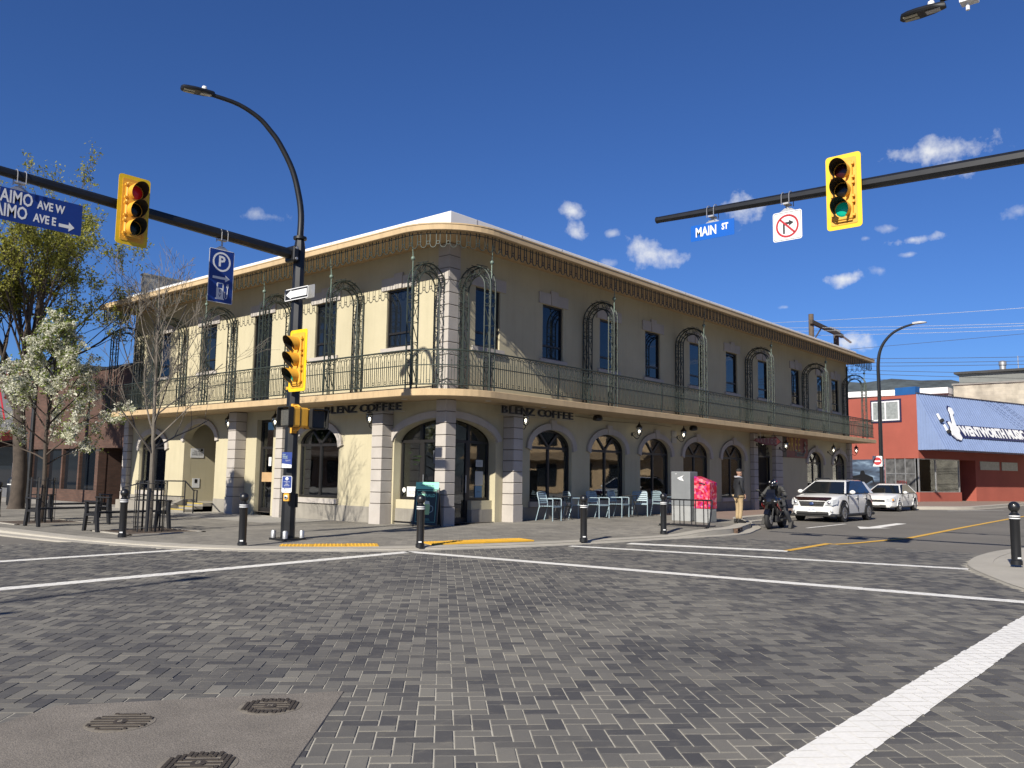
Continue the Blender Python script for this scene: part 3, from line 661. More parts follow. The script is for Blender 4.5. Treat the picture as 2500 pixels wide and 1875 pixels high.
# ---- corner entrance glazing
def glaz(side):
    e = put(inst('shop_front', None, BLD), side, 0)
    sg = 1 if side == 'R' else -1
    X = lambda s: s*sg
    b = MB()
    def vb(s0, s1, z0, z1, y0=.28, y1=.36): b.box(min(X(s0), X(s1)), max(X(s0), X(s1)), y0, y1, z0, z1)
    vb(.2, .27, .15, 3.0); vb(1.2, 1.3, .15, 2.95); vb(2.04, 2.12, .8, 2.5); vb(1.3, 2.04, .78, .86); vb(.27, 1.2, 2.42, 2.5); vb(1.3, 2.04, 2.42, 2.5); vb(.27, 1.2, .15, .3); vb(.27, .34, .3, 2.42); vb(1.13, 1.2, .3, 2.42)
    b.build('frame', m_frame, e)
    b = MB(); vb_ = lambda s0, s1, z0, z1: b.box(min(X(s0), X(s1)), max(X(s0), X(s1)), .32, .325, z0, z1)
    vb_(1.3, 2.04, .86, 2.42); b.build('pane', m_glass, e)
    b = MB(); b.box(min(X(.34), X(1.13)), max(X(.34), X(1.13)), .32, .325, .3, 2.42); b.build('door_pane', m_glass, e)
    b = MB(); n = 12; P = [(X(.27+1.8*i/n), .322, half(2.1, 2.42, .66)(.27+1.8*i/n)) for i in range(n+1)]; b.prism(P+[(X(2.07), .322, 2.5), (X(.27), .322, 2.5)], (0, .005, 0)); b.build('fanlight', m_glass, e)
    b = MB(); b.box(min(X(1.22), X(2.1)), max(X(1.22), X(2.1)), .1, .34, -.05, .52); b.build('plinth', m_dado, e)
    b = MB(); b.box(min(X(1.22), X(2.1)), max(X(1.22), X(2.1)), .12, .34, .522, .775); b.build('low_wall', m_stuc, e)
    b = MB(); b.cyl((X(1.1), .24, 1.0), (X(1.1), .24, 1.5), .016); b.build('door_handle', M('steel', (.5, .5, .5), .3, .9), e)
    return e
gR, gL = glaz('R'), glaz('L')
# ---- side door on the left facade and the iron gate on the right
b = MB(); bars(b, [(-.5, -.42, .1, 3.3), (.42, .5, .1, 3.3), (-.42, .42, 3.22, 3.3), (-.42, .42, 2.3, 2.38), (-.42, .42, .1, .3), (-.42, -.34, .3, 2.3), (.34, .42, .3, 2.3)], .18, .26); sd = put(b.build('side_door', m_frame, BLD), 'L', 8.7)
b = MB(); b.box(-.42, .42, .22, .225, .3, 3.22); b.build('pane', m_glass, sd)
b = MB(); b.box(-.33, .33, .16, .17, 1.18, 1.5); b.build('board', M('plywood', (.62, .4, .2), .8, var=.1, vscale=4), sd)
b = MB(); b.box(-.02, .14, .2, .205, 1.72, 2.02); b.build('notice', M('paper', (.75, .75, .73), .8, var=.03), sd)
g_ = empty('iron_gate'); g_.parent = BLD
b = MB(); bars(b, [(19.72, 19.78, .2, 2.6), (21.5, 21.58, .2, 2.6), (19.78, 21.5, 2.52, 2.6), (19.78, 21.5, .2, .28), (19.78, 21.5, 1.28, 1.36)], .1, .16)
b.build('gate_frame', m_black, g_)
b = MB(); b.box(19.78, 19.781+.012, .12, .135, .28, 2.52); gb = b.mesh('gate_bar', m_black)
for i in range(13): inst('gate_bar', gb, g_, (.1+i*.128, 0, 0))
b = MB()
for i in range(11):
    a = radians(8+164*i/10); p = [(20.65, .13, 2.62), (20.65+.5*cos(a), .13, 2.62+.45*sin(a)), (20.65+.88*cos(a), .13, 2.62+.84*sin(a))]; b.tube(p, .012, 4); b.ring((20.65+.88*cos(a), .13, 2.62+.78*sin(a)), .06, .009, 1, 8)
b.build('fan_grille', m_black, g_)
b = MB(); b.box(19.75, 20.3, .09, .095, 1.3, 1.55); b.build('notice_plate', m_trim, g_)
b = MB(); b.box(19.6, 21.7, 1.6, 1.7, .15, 3.5); b.box(19.5, 19.7, .3, 1.7, .15, 3.5); b.box(21.6, 21.8, .3, 1.7, .15, 3.5); b.build('gate_passage', m_int, BLD)
# ---- rusticated piers and corner column, block by block
def pier(side, s0, s1, dep, base_h=.64, zt=3.56, z0=-.05):
    e = empty('pier'); e.parent = BLD; put(e, side, 0)
    x0, x1 = (s0, s1) if side == 'R' else (-s1, -s0)
    b = MB(); b.box(x0+.015, x1-.015, -dep+.015, -.001, z0, zt+.03); b.build('core', m_joint, e)
    b = MB(); b.box(x0-.012, x1+.012, -dep-.012, -.002, z0, base_h); b.build('base_block', m_trim, e, bevel=.008)
    n = 9; bh = (zt-base_h)/n
    b = MB(); b.box(x0, x1, -dep, -.002, .02, bh); me = b.mesh('stone_block', m_trim)
    for i in range(n):
        o = inst('stone_block', me, e, (0, 0, base_h+i*bh)); md = o.modifiers.new('bevel', 'BEVEL'); md.width = .01; md.segments = 1
pier('R', 2.42, 2.84, .43); pier('R', 19.27, 19.68, .2); pier('R', 21.62, 22.4, .2); pier('R', 31.52, 31.9, .2)
pier('L', 2.16, 2.62, .43, z0=-.1); pier('L', 7.08, 7.45, .43, z0=-.1); pier('L', 9.84, 10.32, .43, z0=-.1); pier('L', 18.25, 18.65, .2, z0=-.1)
e = empty('corner_column'); e.parent = BLD
b = MB(); b.box(-.185, .185, -.185, .185, -.05, 3.6); b.build('core', m_joint, e)
b = MB(); b.box(-.212, .212, -.212, .212, -.05, .62); b.build('base_block', m_trim, e, bevel=.008)
b = MB(); b.box(-.2, .2, -.2, .2, .02, .327); me = b.mesh('stone_block', m_trim)
for i in range(9):
    o = inst('stone_block', me, e, (0, 0, .62+i*.3275)); md = o.modifiers.new('bevel', 'BEVEL'); md.width = .01
e = empty('corner_quoin'); e.parent = BLD
b = MB(); b.box(-.06, .36, -.06, .36, 3.78, 8.03); b.build('core', m_joint, e)
b = MB(); b.box(-.08, .38, -.08, .38, .015, .35); me = b.mesh('stone_block', m_trim)
for i in range(12):
    o = inst('stone_block', me, e, (0, 0, 3.78+i*.354)); md = o.modifiers.new('bevel', 'BEVEL'); md.width = .01
# ---- balcony slab, eave and roof edge with rounded corner
def rpath(off, r, yl, xr, n=14):
    P = [(-off, yl)]; c = (-off+r, -off+r)
    P += [(c[0]-r*cos(a), c[1]-r*sin(a)) for a in [pi/2*i/n for i in range(n+1)]]
    return P+[(xr, -off)]
def slabmesh(name, off, r, yl, xr, z0, z1, mat, bevel=.012):
    P = rpath(off, r, yl, xr); b = MB(); b.prism([(x, y, z0) for x, y in P]+[(xr, .02, z0), (.02, .02, z0), (.02, yl, z0)], (0, 0, z1-z0)); return b.build(name, mat, BLD, bevel=bevel)
slabmesh('balcony_slab', 1.4, 1.9, 18.5, 32.3, 3.585, 3.775, m_fasc)
slabmesh('eave', 1.5, 1.9, 18.7, 32.1, 8.045, 8.225, m_fasc)
b = MB(); P = rpath(1.515, 1.915, 18.7, 32.1); Q = rpath(1.47, 1.87, 18.7, 32.1)
for i in range(len(P)-1): b.add([(*P[i], 8.2), (*P[i+1], 8.2), (*P[i+1], 8.235), (*P[i], 8.235), (*Q[i], 8.235), (*Q[i+1], 8.235)], [(0, 1, 2, 3), (3, 2, 5, 4)])
b.build('drip_edge', m_fasc, BLD)
b = MB(); b.box(-.55, 32, -.55, LLEN+.1, 8.23, 8.74); b.build('roof_coping', m_coping, BLD, bevel=.01)
b = MB()
for i in range(16):
    x = .5+i*2.0; b.box(x, x+.03, -.556, -.552, 8.3, 8.74)
for i in range(9):
    y = .7+i*2.0; b.box(-.556, -.552, y, y+.03, 8.3, 8.74)
b.build('coping_seam', M('coping_seam', (.5, .5, .52), .5), BLD)
# recessed soffit lights under the slab
b = MB(); b.lathe([(.09, 3.575), (.09, 3.583)], 16); pl_ = b.mesh('soffit_light', M('soffit_white', (.7, .7, .68), .5))
for x, y in ((-.75, .9), (.9, -.75), (3.4, -.75), (-.75, 4.2)): inst('soffit_light', pl_, BLD, (x, y, 0))
# ---- ironwork
def along(off, r, yl, xr, step):
    """equally spaced places on the rounded path -> x, y, heading"""
    P = [Vector(q) for q in rpath(off, r, yl, xr, 24)]; out = []; acc_ = step/2; pos = 0
    for a, c in zip(P, P[1:]):
        d = c-a; ln = d.length; d.normalize()
        while acc_ <= pos+ln: p = a+d*(acc_-pos); out.append((p.x, p.y, atan2(d.y, d.x))); acc_ += step
        pos += ln
    return out
rail = empty('balcony_railing'); rail.parent = BLD
P = rpath(1.3, 1.8, 18.4, 32.2, 20)
for nm, z, r_ in (('top_rail', 4.83, .024), ('middle_rail', 4.42, .014), ('bottom_rail', 3.9, .019)):
    MB().tube([(x, y, z) for x, y in P], r_, 6).build(nm, m_iron_g, rail)
b = MB(); w = .078
b.tube([(-w, 0, 3.9), (-w, 0, 4.66)]+[(-w*cos(a), 0, 4.66+.115*sin(a)) for a in [pi*i/6 for i in range(1, 6)]]+[(w, 0, 4.66), (w, 0, 3.9)], .0105, 4)
b.tube([(0, 0, 3.9), (0, 0, 4.56), (0, 0, 4.64)], [.0105, .0105, .002], 4); b.ball((0, 0, 4.55), .018, 6, 4)
b.ring((.125, 0, 4.755), .036, .009, 1, 8); b.ring((.125, 0, 3.985), .04, .008, 1, 8)
bal_me = b.mesh('baluster', m_iron_g)
for x, y, a in along(1.3, 1.8, 18.35, 32.15, .25): inst('baluster', bal_me, rail, (x, y, 0), a)
# posts every few metres
for s in (3.4, 9.4, 15.6, 22.0, 28.3): MB().box(s-.016, s+.016, -1.316, -1.284, 3.775, 4.86).build('post', m_iron_g, rail)
MB().tube([(32.15, -1.3, 4.83), (32.15, -.05, 4.83)], .019, 6).build('top_rail', m_iron_g, rail)
for i in range(5): inst('baluster', bal_me, rail, (32.15, -1.2+i*.25, 0), pi/2)
fr = empty('eave_fringe'); fr.parent = BLD
b = MB(); w = .088
b.tube([(-w, 0, 8.045), (-w, 0, 7.7)]+[(-w*cos(a), 0, 7.7-.1*sin(a)) for a in [pi*i/6 for i in range(1, 6)]]+[(w, 0, 7.7), (w, 0, 8.045)], .0135, 4)
b.ring((.1375, 0, 7.73), .048, .0125, 1, 8)
fl_me = b.mesh('fringe_loop', m_iron_g)
for x, y, a in along(1.35, 1.75, 18.6, 32.0, .275): inst('fringe_loop', fl_me, fr, (x, y, 0), a)
for i in range(5): inst('fringe_loop', fl_me, fr, (32.0, -1.25+i*.275, 0), pi/2)
for i in range(5): inst('fringe_loop', fl_me, fr, (-1.25+i*.275, 18.62, 0), 0)
MB().tube([(x, y, 7.98) for x, y in rpath(1.35, 1.75, 18.6, 32.0, 20)], .012, 4).build('hanging_rail', m_iron_g, fr)
# arched trellises standing across the balcony (local x along the facade, y out from the wall)
def trellis_meshes():
    b = MB(); Ro, Ri, c = .62, .4, .68
    def curve(R, z0=3.775): return [(c+R, z0), (c+R, 6.7)]+[(c+R*cos(a), 6.7+R*sin(a)) for a in [pi*i/12 for i in range(1, 12)]]+[(c-R, 6.7), (c-R, z0)]
    for x in (-.1, .1):
        for R in (Ro, Ri): b.tube([(x, y, z) for y, z in curve(R)], .023, 5)
    frame = b.mesh('trellis_frame', m_iron_g)
    b = MB()
    zs = [3.95+.55*i for i in range(6)]
    for sg in (-1, 1):
        yo, yi = c+sg*Ro, c+sg*Ri; ym = (yo+yi)/2
        for x in (-.1, .1):
            for k, z in enumerate(zs):
                b.tube([(x, yo, z), (x, yi, z)], .009, 4)
                if k in (1, 4): b.ring((x, ym, z+.14), .1, .009, 0, 10); b.ring((x, ym, z+.4), .1, .009, 0, 10)
                elif k < 5: b.tube([(x, yo, z), (x, yi, z+.55)] if k % 2 else [(x, yi, z), (x, yo, z+.55)], .009, 4)
        for y in (yo, yi):
            for k, z in enumerate(zs):
                b.tube([(-.1, y, z), (.1, y, z)], .009, 4)
                if k in (1, 4): b.ring((0, y, z+.14), .085, .009, 1, 10)
                elif k < 5: b.tube([(-.1, y, z), (.1, y, z+.55)], .009, 4)
    for i in range(7):
        a = pi*(i+.5)/7; p, q = (c+Ro*cos(a), 6.7+Ro*sin(a)), (c+Ri*cos(a), 6.7+Ri*sin(a))
        for x in (-.1, .1): b.tube([(x, *p), (x, *q)], .009, 4)
        if i % 2 == 0:
            m_ = ((p[0]+q[0])/2, (p[1]+q[1])/2); b.ring((-.1, *m_), .07, .009, 0, 8); b.ring((.1, *m_), .07, .009, 0, 8)
        b.tube([(-.1, *p), (.1, *p)], .009, 4); b.tube([(-.1, *q), (.1, *q)], .009, 4)
    for i in range(4):
        a = pi*(.36+.28*i/3); b.tube([(-.13, c+(Ro+.05)*cos(a), 6.7+(Ro+.05)*sin(a)), (.13, c+(Ro+.05)*cos(a), 6.7+(Ro+.05)*sin(a))], .012, 4)
    lattice = b.mesh('lattice', m_iron_g)
    b = MB(); b.ball((0, c+.55, 7.37), .062, 10, 7); b.tube([(0, c+.55, 6.4), (0, c+.55, 7.32)], .016, 6); b.tube([(0, c+.55, 7.42), (0, c+.6, 7.9), (0, c+.74, 8.05)], [.02, .008, .008], 5)
    return frame, lattice, b.mesh('ball_finial', M('verdigris', (.2, .27, .22), .6, .2, var=.2), smooth=True)
tf, tl, tb = trellis_meshes()
for side, ss in (('R', (.42, 6.5, 12.7, 18.9, 25.4, 31.1)), ('L', (.18, 3.75, 7.25, 10.8, 14.25, 17.8))):
    for s in ss:
        t_ = inst('arched_trellis', tf, BLD, (s, 0, 0) if side == 'R' else (0, s, 0), pi if side == 'R' else pi/2)
        inst('lattice', tl, t_); inst('ball_finial', tb, t_)
# downpipe at the far corner, wall vents, little dome lights
b = MB(); b.tube([(31.75, -.06, .2), (31.75, -.06, 3.55)], .04, 8); b.tube([(31.8, -.06, 3.8), (31.8, -.06, 7.9)], .04, 8); b.build('downpipe', m_iron_g, BLD)
for z in (3.1, 2.85):
    b = MB(); b.box(12.29, 12.65, -.05, -.001, z, z+.22)
    for i in range(4): b.box(12.32, 12.62, -.062, -.05, z+.03+i*.045, z+.05+i*.045)
    b.build('wall_vent', M('vent_cream', (.6, .57, .5), .7), BLD)
b = MB(); b.lathe([(.02, .0), (.13, -.02), (.17, -.1), (.16, -.18), (.1, -.2)], 14); dm = b.mesh('dome_light', m_black, smooth=True)
for x in (6.85, 13.44): inst('dome_light', dm, BLD, (x, -.35, 3.58))
# conduit and stains stay small: cable along the soffit
MB().tube([(6, -.03, 3.5), (8, -.03, 3.44), (11, -.03, 3.5), (12.3, -.03, 3.47)], .008, 4).build('cable', m_black, BLD)
# ================================================================== STREET FURNITURE, SIGNALS, SIGNS
m_polek = M('pole_black', (.013, .0145, .018), .45, metal=.15, var=.35, vscale=4, fine=.15, bscale=30, coat=.1)
m_galv = M('galvanised', (.42, .42, .42), .45, metal=.7, var=.15, vscale=8)
m_yelb = M('backplate_yellow', (.83, .56, .012), .5, var=.09, vscale=5, streak=.08)
m_yelh = M('signal_housing_yellow', (.78, .4, .04), .5, var=.1, vscale=4)
m_visin = M('visor_black', (.008, .008, .008), .7)
m_blue = M('sign_blue', (.012, .05, .3), .4, var=.05)
m_blue2 = M('sign_blue_bright', (.0, .13, .62), .4, var=.05)
m_swhite = M('sign_white', (.8, .81, .82), .45, var=.03)
m_sblack = M('sign_black', (.012, .012, .013), .5)
m_sred = M('sign_red', (.55, .02, .03), .45)
m_paper = M('paper', (.75, .75, .73), .8, var=.03)
# ---- bollards
def bollard_meshes():
    b = MB(); b.lathe([(.088, 0), (.088, .07), (.074, .08), (.074, .7), (.082, .715), (.082, .8), (.07, .815), (.05, .83), (.05, .85)], 18); body = b.mesh('post', m_black, smooth=True)
    b = MB(); b.ball((0, 0, .925), .088, 18, 12); ball = b.mesh('ball_top', m_black, smooth=True)
    b = MB(); b.lathe([(.0835, .735), (.0835, .752)], 18); r1 = b.mesh('reflective_band', m_swhite)
    b = MB(); b.lathe([(.0835, .772), (.0835, .789)], 18); r2 = b.mesh('reflective_band', m_swhite)
    b = MB(); b.box(-.0765, -.0735, -.03, .03, .1, .125); tg = b.mesh('tag_plate', m_swhite)
    return body, ball, r1, r2, tg
BM = bollard_meshes()
def bollard(x, y, z, label, s=1.05):
    e = empty('bollard', (x, y, z), radians(45), label, 'bollard', 'black ball-top bollards along the kerb'); e.scale = (s, s, s)
    for nm, me in zip(('post', 'ball_top', 'reflective_band', 'reflective_band', 'tag_plate'), BM): inst(nm, me, e)
for x, y, lab in ((-7.05, 11.9, 'bollard at the left picture edge beyond the benches'), (-7.89, 2.05, 'bollard in front of the bare street tree and its guard'), (-7.17, -1.52, 'bollard left of the tall traffic signal pole'),
                  (-4.65, -3.97, 'bollard in front of the green coffee sandwich board'), (-.7, -5.2, 'bollard in front of the blue cafe chairs'), (2.85, -5.2, 'bollard beside the black bike rack')):
    bollard(x, y, walk_z(x, y)-.005, lab)
bollard(.4, -13.65, .09, 'nearest and largest bollard on the concrete island at the right edge', 1.08)

# ---- mast poles
def oct_tube(b, pts, rs): b.tube(pts, rs, 8)
def u_bolts(b, p, r, axis):
    for d in (-.07, .07):
        pts = []
        for i in range(9):
            a = pi*i/8; v, w = (r+.012)*cos(a), (r+.012)*sin(a)
            pts.append((p[0]+d, p[1]+v, p[2]+w) if axis == 'x' else (p[0]+v, p[1]+d, p[2]+w))
        pts = [(pts[0][0], pts[0][1], p[2]-r-.06)]+pts+[(pts[-1][0], pts[-1][1], p[2]-r-.06)]; b.tube(pts, .008, 5)
PX, PY = -5.61, -.81; pz = walk_z(PX, PY)
MP = empty('signal_pole', (PX, PY, pz), 0, 'tall black octagonal traffic signal pole with mast arm and curved lamp arm at the kerb', 'signal pole')
b = MB(); b.box(-.28, .28, -.28, .28, 0, .045); b.box(-.36, .36, -.36, .36, -.03, -.001); b.build('base_plate', m_polek, MP)
b = MB(); b.lathe([(.055, .046), (.055, .19), (.04, .21), (.01, .215)], 12); nut = b.mesh('bolt_cover', m_galv, smooth=True)
for sx in (-1, 1):
    for sy in (-1, 1): inst('bolt_cover', nut, MP, (sx*.215, sy*.215, 0))
b = MB(); oct_tube(b, [(0, 0, .045), (0, 0, 6.55-pz), (0, 0, 6.74-pz)], [.158, .128, .1]); b.lathe([(.15, 6.74-pz), (.15, 6.8-pz)], 12); b.build('pole', m_polek, MP, smooth=True)
b = MB(); b.obox((-.2, 0, 6.36-pz), (.14, .34, .34), Matrix.Identity(3)); b.build('arm_bracket', m_polek, MP, bevel=.02)
for dz in (-.12, .12):
    b = MB(); b.cyl((-.2, -.17, 6.36-pz+dz), (-.2, -.2, 6.36-pz+dz), .03, n=8); b.build('bracket_bolt', m_galv, MP)
ARMZ = lambda x: 6.35+(PX-x)*.037-pz
b = MB(); oct_tube(b, [(-.15, 0, ARMZ(PX-.15)), (-3.5, 0, ARMZ(PX-3.5)), (-7.6, 0, ARMZ(PX-7.6))], [.118, .1, .072]); b.build('mast_arm', m_polek, MP, smooth=True)
def lamp_head(parent, loc, heading, mesh_only=False):
    """LED street lamp head pointing along heading"""
    o = empty('lamp_head', loc, heading); o.parent = parent
    b = MB(); P = [(0, .05), (.05, .075), (.2, .13), (.42, .155), (.58, .14), (.68, .09), (.71, 0)]
    top = [(x, w) for x, w in P]; out = top+[(x, -w) for x, w in top[-2::-1]]
    rings = [[(x, w*.86, .02) for x, w in out], [(x, w, .05) for x, w in out], [(x*.97+.01, w*.8, .1) for x, w in out], [(x*.9+.03, w*.4, .125) for x, w in out]]
    b.loft(rings); b.build('housing', m_polek, o, smooth=True)
    for s in (-1, 1):
        b = MB(); b.box(.42, .64, s*.055-.035, s*.055+.035, .008, .019); b.build('light_panel', M('led_panel', (.55, .52, .4), .3), o)
    b = MB(); b.box(.08, .3, -.06, .06, .01, .019); b.build('driver_cover', m_galv, o)
    b = MB(); b.lathe([(.05, .12), (.055, .16), (.045, .19)], 12, (.22, 0, 0)); b.build('photocell', m_swhite, o)
    return o
a20 = radians(180-20); prof = [(0, 6.8), (0, 7.3), (.07, 7.75), (.24, 8.32), (.55, 8.87), (.78, 9.14), (1.05, 9.38), (1.5, 9.58), (2.05, 9.66)]
pts = catmull([(s*cos(a20), s*sin(a20), z-pz) for s, z in prof], 4); n = len(pts)
MB().tube(pts, [.075-.03*i/(n-1) for i in range(n)], 10).build('lamp_arm', m_polek, MP, smooth=True)
lamp_head(MP, (2.0*cos(a20), 2.0*sin(a20), 9.62-pz), a20)
MB().box(.1, .155, -.12, .06, .7, 1.0).build('handhole_cover', m_polek, MP, bevel=.01)
# sign hangers
def hanger(b, x, y, ztop, zsign, axis):
    r = .09; u_bolts(b, (x, y, ztop), r, axis)
    b.box(x-.09, x+.09, y-.05, y+.05, ztop-r-.05, ztop-r-.02); b.cyl((x, y, ztop-r-.03), (x, y, zsign+.06), .022, n=6)
    if axis == 'x': b.prism([(x-.22, y-.012, zsign-.04), (x+.22, y-.012, zsign-.04), (x+.05, y-.012, zsign+.07), (x-.05, y-.012, zsign+.07)], (0, .024, 0))
    else: b.prism([(x-.012, y-.22, zsign-.04), (x-.012, y+.22, zsign-.04), (x-.012, y+.05, zsign+.07), (x-.012, y-.05, zsign+.07)], (.024, 0, 0))

# ---- traffic lights (local z out of the face)
def traffic_light(origin, right, lit, label, s=1., bars=True):
    e = facing('traffic_light', origin, right, label, 'traffic light', 'yellow traffic lights with backplates')
    W, H = .61, 1.34
    P, Q = rrect(W*s, H*s, .06*s), rrect((W-.15)*s, (H-.15)*s, .03*s)
    b = MB(); b.poly(P, -.02, -.012); b.build('backplate', m_yelb, e)
    b = MB(); b.poly(Q, -.011, -.004); b.build('backplate_centre', m_yelh, e)
    b = MB(); b.poly(rrect(.34*s, 1.05*s, .04*s), -.06, .05); b.build('housing', m_yelh, e, bevel=.012)
    b = MB(); b.cyl((0, 0, -.06), (0, 0, -.22), .05, n=10); b.build('mount', m_yelh, e)
    b = MB()
    for zz in (.34, .0, -.34):
        for sx in (-1, 1): b.box(sx*.185*s-.02, sx*.185*s+.02, (zz+.1)*s, (zz+.14)*s, .02, .06); b.box(sx*.185*s-.02, sx*.185*s+.02, (zz-.14)*s, (zz-.1)*s, .02, .06)
    b.box(-.15*s, .15*s, -.55*s, -.53*s, .01, .03); b.build('hinges', m_yelh, e)
    for k, (nm, col) in enumerate((('red', (.3, .012, .012)), ('amber', (.06, .035, .008)), ('green', (.005, .1, .07)))):
        cy = (.345-.345*k)*s; r = .15*s
        is_lit = nm == lit
        m = M('lens_'+nm+('_lit' if is_lit else ''), {'red': (.3, .006, .01), 'amber': (.05, .03, .01), 'green': (.0, .3, .2)}[nm] if is_lit else tuple(c*.16 for c in col), .25, var=0, emit=.1 if is_lit else 0)
        b = MB(); b.ball((0, cy, .045), r*.9, 18, 8, (1, 1, .25)); b.build('lens', m, e, smooth=True)
        b = MB(); n = 22; vs = []; fs = []
        for i in range(n+1):
            a = radians(-62+304*i/n); tp = .5+.5*sin(a); ln = .05+(.3*s)*(.3+.7*tp)
            for rad, z in ((r, .05), (r*1.03, ln), (r*1.0, ln), (r*.97, .05)): vs.append((rad*cos(a), cy+rad*sin(a), z))
        for i in range(n):
            fs += [(i*4, i*4+1, i*4+5, i*4+4)]
        v0 = vs; b.add(v0, fs); b.cur = 1; b.add(v0, [(i*4+2, i*4+3, i*4+7, i*4+6) for i in range(n)])
        b.build('visor', [m_yelh, m_visin], e, smooth=True)
    return e
traffic_light((-9.53, -1.04, 6.38), (1, 0, 0), 'red', 'traffic light with dull red lamp on the left mast arm')
traffic_light((-5.98, -1.42, 3.9), (0, -1, 0), 'green', 'traffic light fixed to the side of the tall pole below the one way sign')
traffic_light((-2.64, -11.9, 6.34), (0, -1, 0), 'green', 'traffic light hanging on the right mast arm against the sky', .96)
b = MB(); b.box(-5.9, -5.66, -1.3, -.93, 3.3, 3.36); b.box(-5.9, -5.66, -1.3, -.93, 4.42, 4.48); o = b.build('signal_bracket', m_yelh, MP); o.matrix_parent_inverse = Matrix.Translation((-PX, -PY, -pz))
# ---- pedestrian signals on the pole: one facing each crossing
def ped(origin, right, label, dep):
    e = facing('pedestrian_signal', origin, right, label, 'pedestrian signal', 'pedestrian signals on the tall pole')
    b = MB(); b.poly(rrect(.42, .42, .04), -dep, .08); b.build('housing', m_yelh, e, bevel=.012); b = MB(); b.poly(rrect(.435, .435, .045), -.1, -.085); b.build('hinge_band', m_visin, e)
    b = MB(); P, Q = rrect(.44, .44, .05), rrect(.4, .4, .04); n = len(P)
    b.add([(x, y, .08) for x, y in P]+[(x, y, .2) for x, y in P]+[(x, y, .2) for x, y in Q]+[(x, y, .08) for x, y in Q], [(i, (i+1) % n, n+(i+1) % n, n+i) for i in range(n)]+[(n+i, n+(i+1) % n, 2*n+(i+1) % n, 2*n+i) for i in range(n)]+[(2*n+i, 2*n+(i+1) % n, 3*n+(i+1) % n, 3*n+i) for i in range(n)])
    b.build('hood', m_visin, e)
    b = MB(); b.poly(rrect(.38, .38, .02), .081, .085); b.build('screen', m_visin, e)
    b = MB()
    for i in range(-9, 10):
        for sg in (-1, 1):
            p = [(-.18, i*.04-.18*sg), (.18, i*.04+.18*sg)]
            (x0, y0), (x1, y1) = p; t0, t1 = 0, 1
            for ylim in (-.18, .18):
                if y1 != y0:
                    t = (ylim-y0)/(y1-y0)
                    if (ylim < 0) == (y1 > y0): t0 = max(t0, t)
                    else: t1 = min(t1, t)
            if t1-t0 > .05: b.tube([(x0+(x1-x0)*t0, y0+(y1-y0)*t0, .12), (x0+(x1-x0)*t1, y0+(y1-y0)*t1, .12)], .004, 3)
    b.build('louvre', M('louvre_grey', (.2, .2, .18), .5), e)
    return e
ped((-6.0, -1.3, 2.68), (0, -1, 0), 'pedestrian signal box facing left with a mesh louvre over its screen', .3)
ped((-5.46, -1.42, 2.66), (1, 0, 0), 'black fronted pedestrian signal box behind the louvred one', .2)
b = MB(); b.tube([(-5.7, -.95, 2.95), (-5.75, -1.2, 2.95), (-5.75, -1.3, 2.88)], .024, 6); b.tube([(-5.7, -.95, 2.42), (-5.75, -1.2, 2.42), (-5.75, -1.3, 2.48)], .024, 6); b.box(-5.74, -5.62, -1.0, -.92, 2.36, 2.5); b.box(-5.74, -5.62, -1.0, -.92, 2.86, 3.0)
o = b.build('ped_bracket', m_yelh, MP); o.matrix_parent_inverse = Matrix.Translation((-PX, -PY, -pz))
# ---- push button and its two blue signs
e = facing('pedestrian_sign', (-5.84, -1.0, 1.77), (.5, -.86, 0), 'upper blue and white pedestrian notice on the tall pole', 'sign', 'small blue notices on the tall pole')
b = MB(); b.poly(rrect(.23, .34, .012), 0, .006); b.build('plate', m_blue, e); b = MB(); b.poly([(-.113, -.168), (.113, -.168), (.113, -.1), (-.113, -.075)], .0065, .0075); b.build('white_foot', m_swhite, e)
for i, (t_, sz, yy) in enumerate((('Get', .042, .12), ('Ahead', .042, .082), ('of traffic', .036, .044))): text('lettering', t_, sz, M('sign_pale_green', (.55, .7, .55), .5), e, (-.1, yy, .008), .0005, align='LEFT')
text('lettering', 'GPRO', .035, m_blue, e, (0, -.125, .009), .0005); text('lettering', 'Pedestrians get a\nhead start', .017, m_swhite, e, (-.03, -.01, .008), .0005, align='LEFT')
e = facing('pedestrian_sign', (-5.83, -1.02, 1.25), (.5, -.86, 0), 'lower blue push button notice above the yellow button on the pole', 'sign', 'small blue notices on the tall pole')
b = MB(); b.poly(rrect(.23, .36, .03), 0, .006); b.build('plate', m_swhite, e); b = MB(); b.poly(rrect(.21, .25, .02, cy=.045), .0065, .0075); b.build('blue_field', m_blue, e)
b = MB(); b.poly(disc(.035, 18, 0, .12), .008, .009); b.build('symbol', m_swhite, e)
for t_, yy in (('Push Button', .055), ('for', .03), ('Audible', .0), ('Signal Only', -.028)): text('lettering', t_, .028, m_swhite, e, (0, yy, .009), .0005)
b = MB(); b.poly([(-.07, -.1), (-.04, -.085), (-.04, -.095), (.07, -.095), (.07, -.105), (-.04, -.105), (-.04, -.115)], .0075, .0085); b.build('arrow', m_sblack, e); text('lettering', 'GPRO', .03, m_blue, e, (0, -.148, .009), .0005)
e = facing('push_button', (-5.8, -1.0, .97), (.5, -.86, 0), 'yellow pedestrian push button box low on the tall pole', 'push button')
b = MB(); b.poly(rrect(.13, .17, .02), -.03, .05); b.build('box', m_yelh, e, bevel=.01); b = MB(); b.lathe([(.045, .05), (.045, .065), (.03, .07)], 16); b.build('ring', m_galv, e); b = MB(); b.lathe([(.028, .066), (.02, .078)], 12); b.build('button', m_sblack, e)
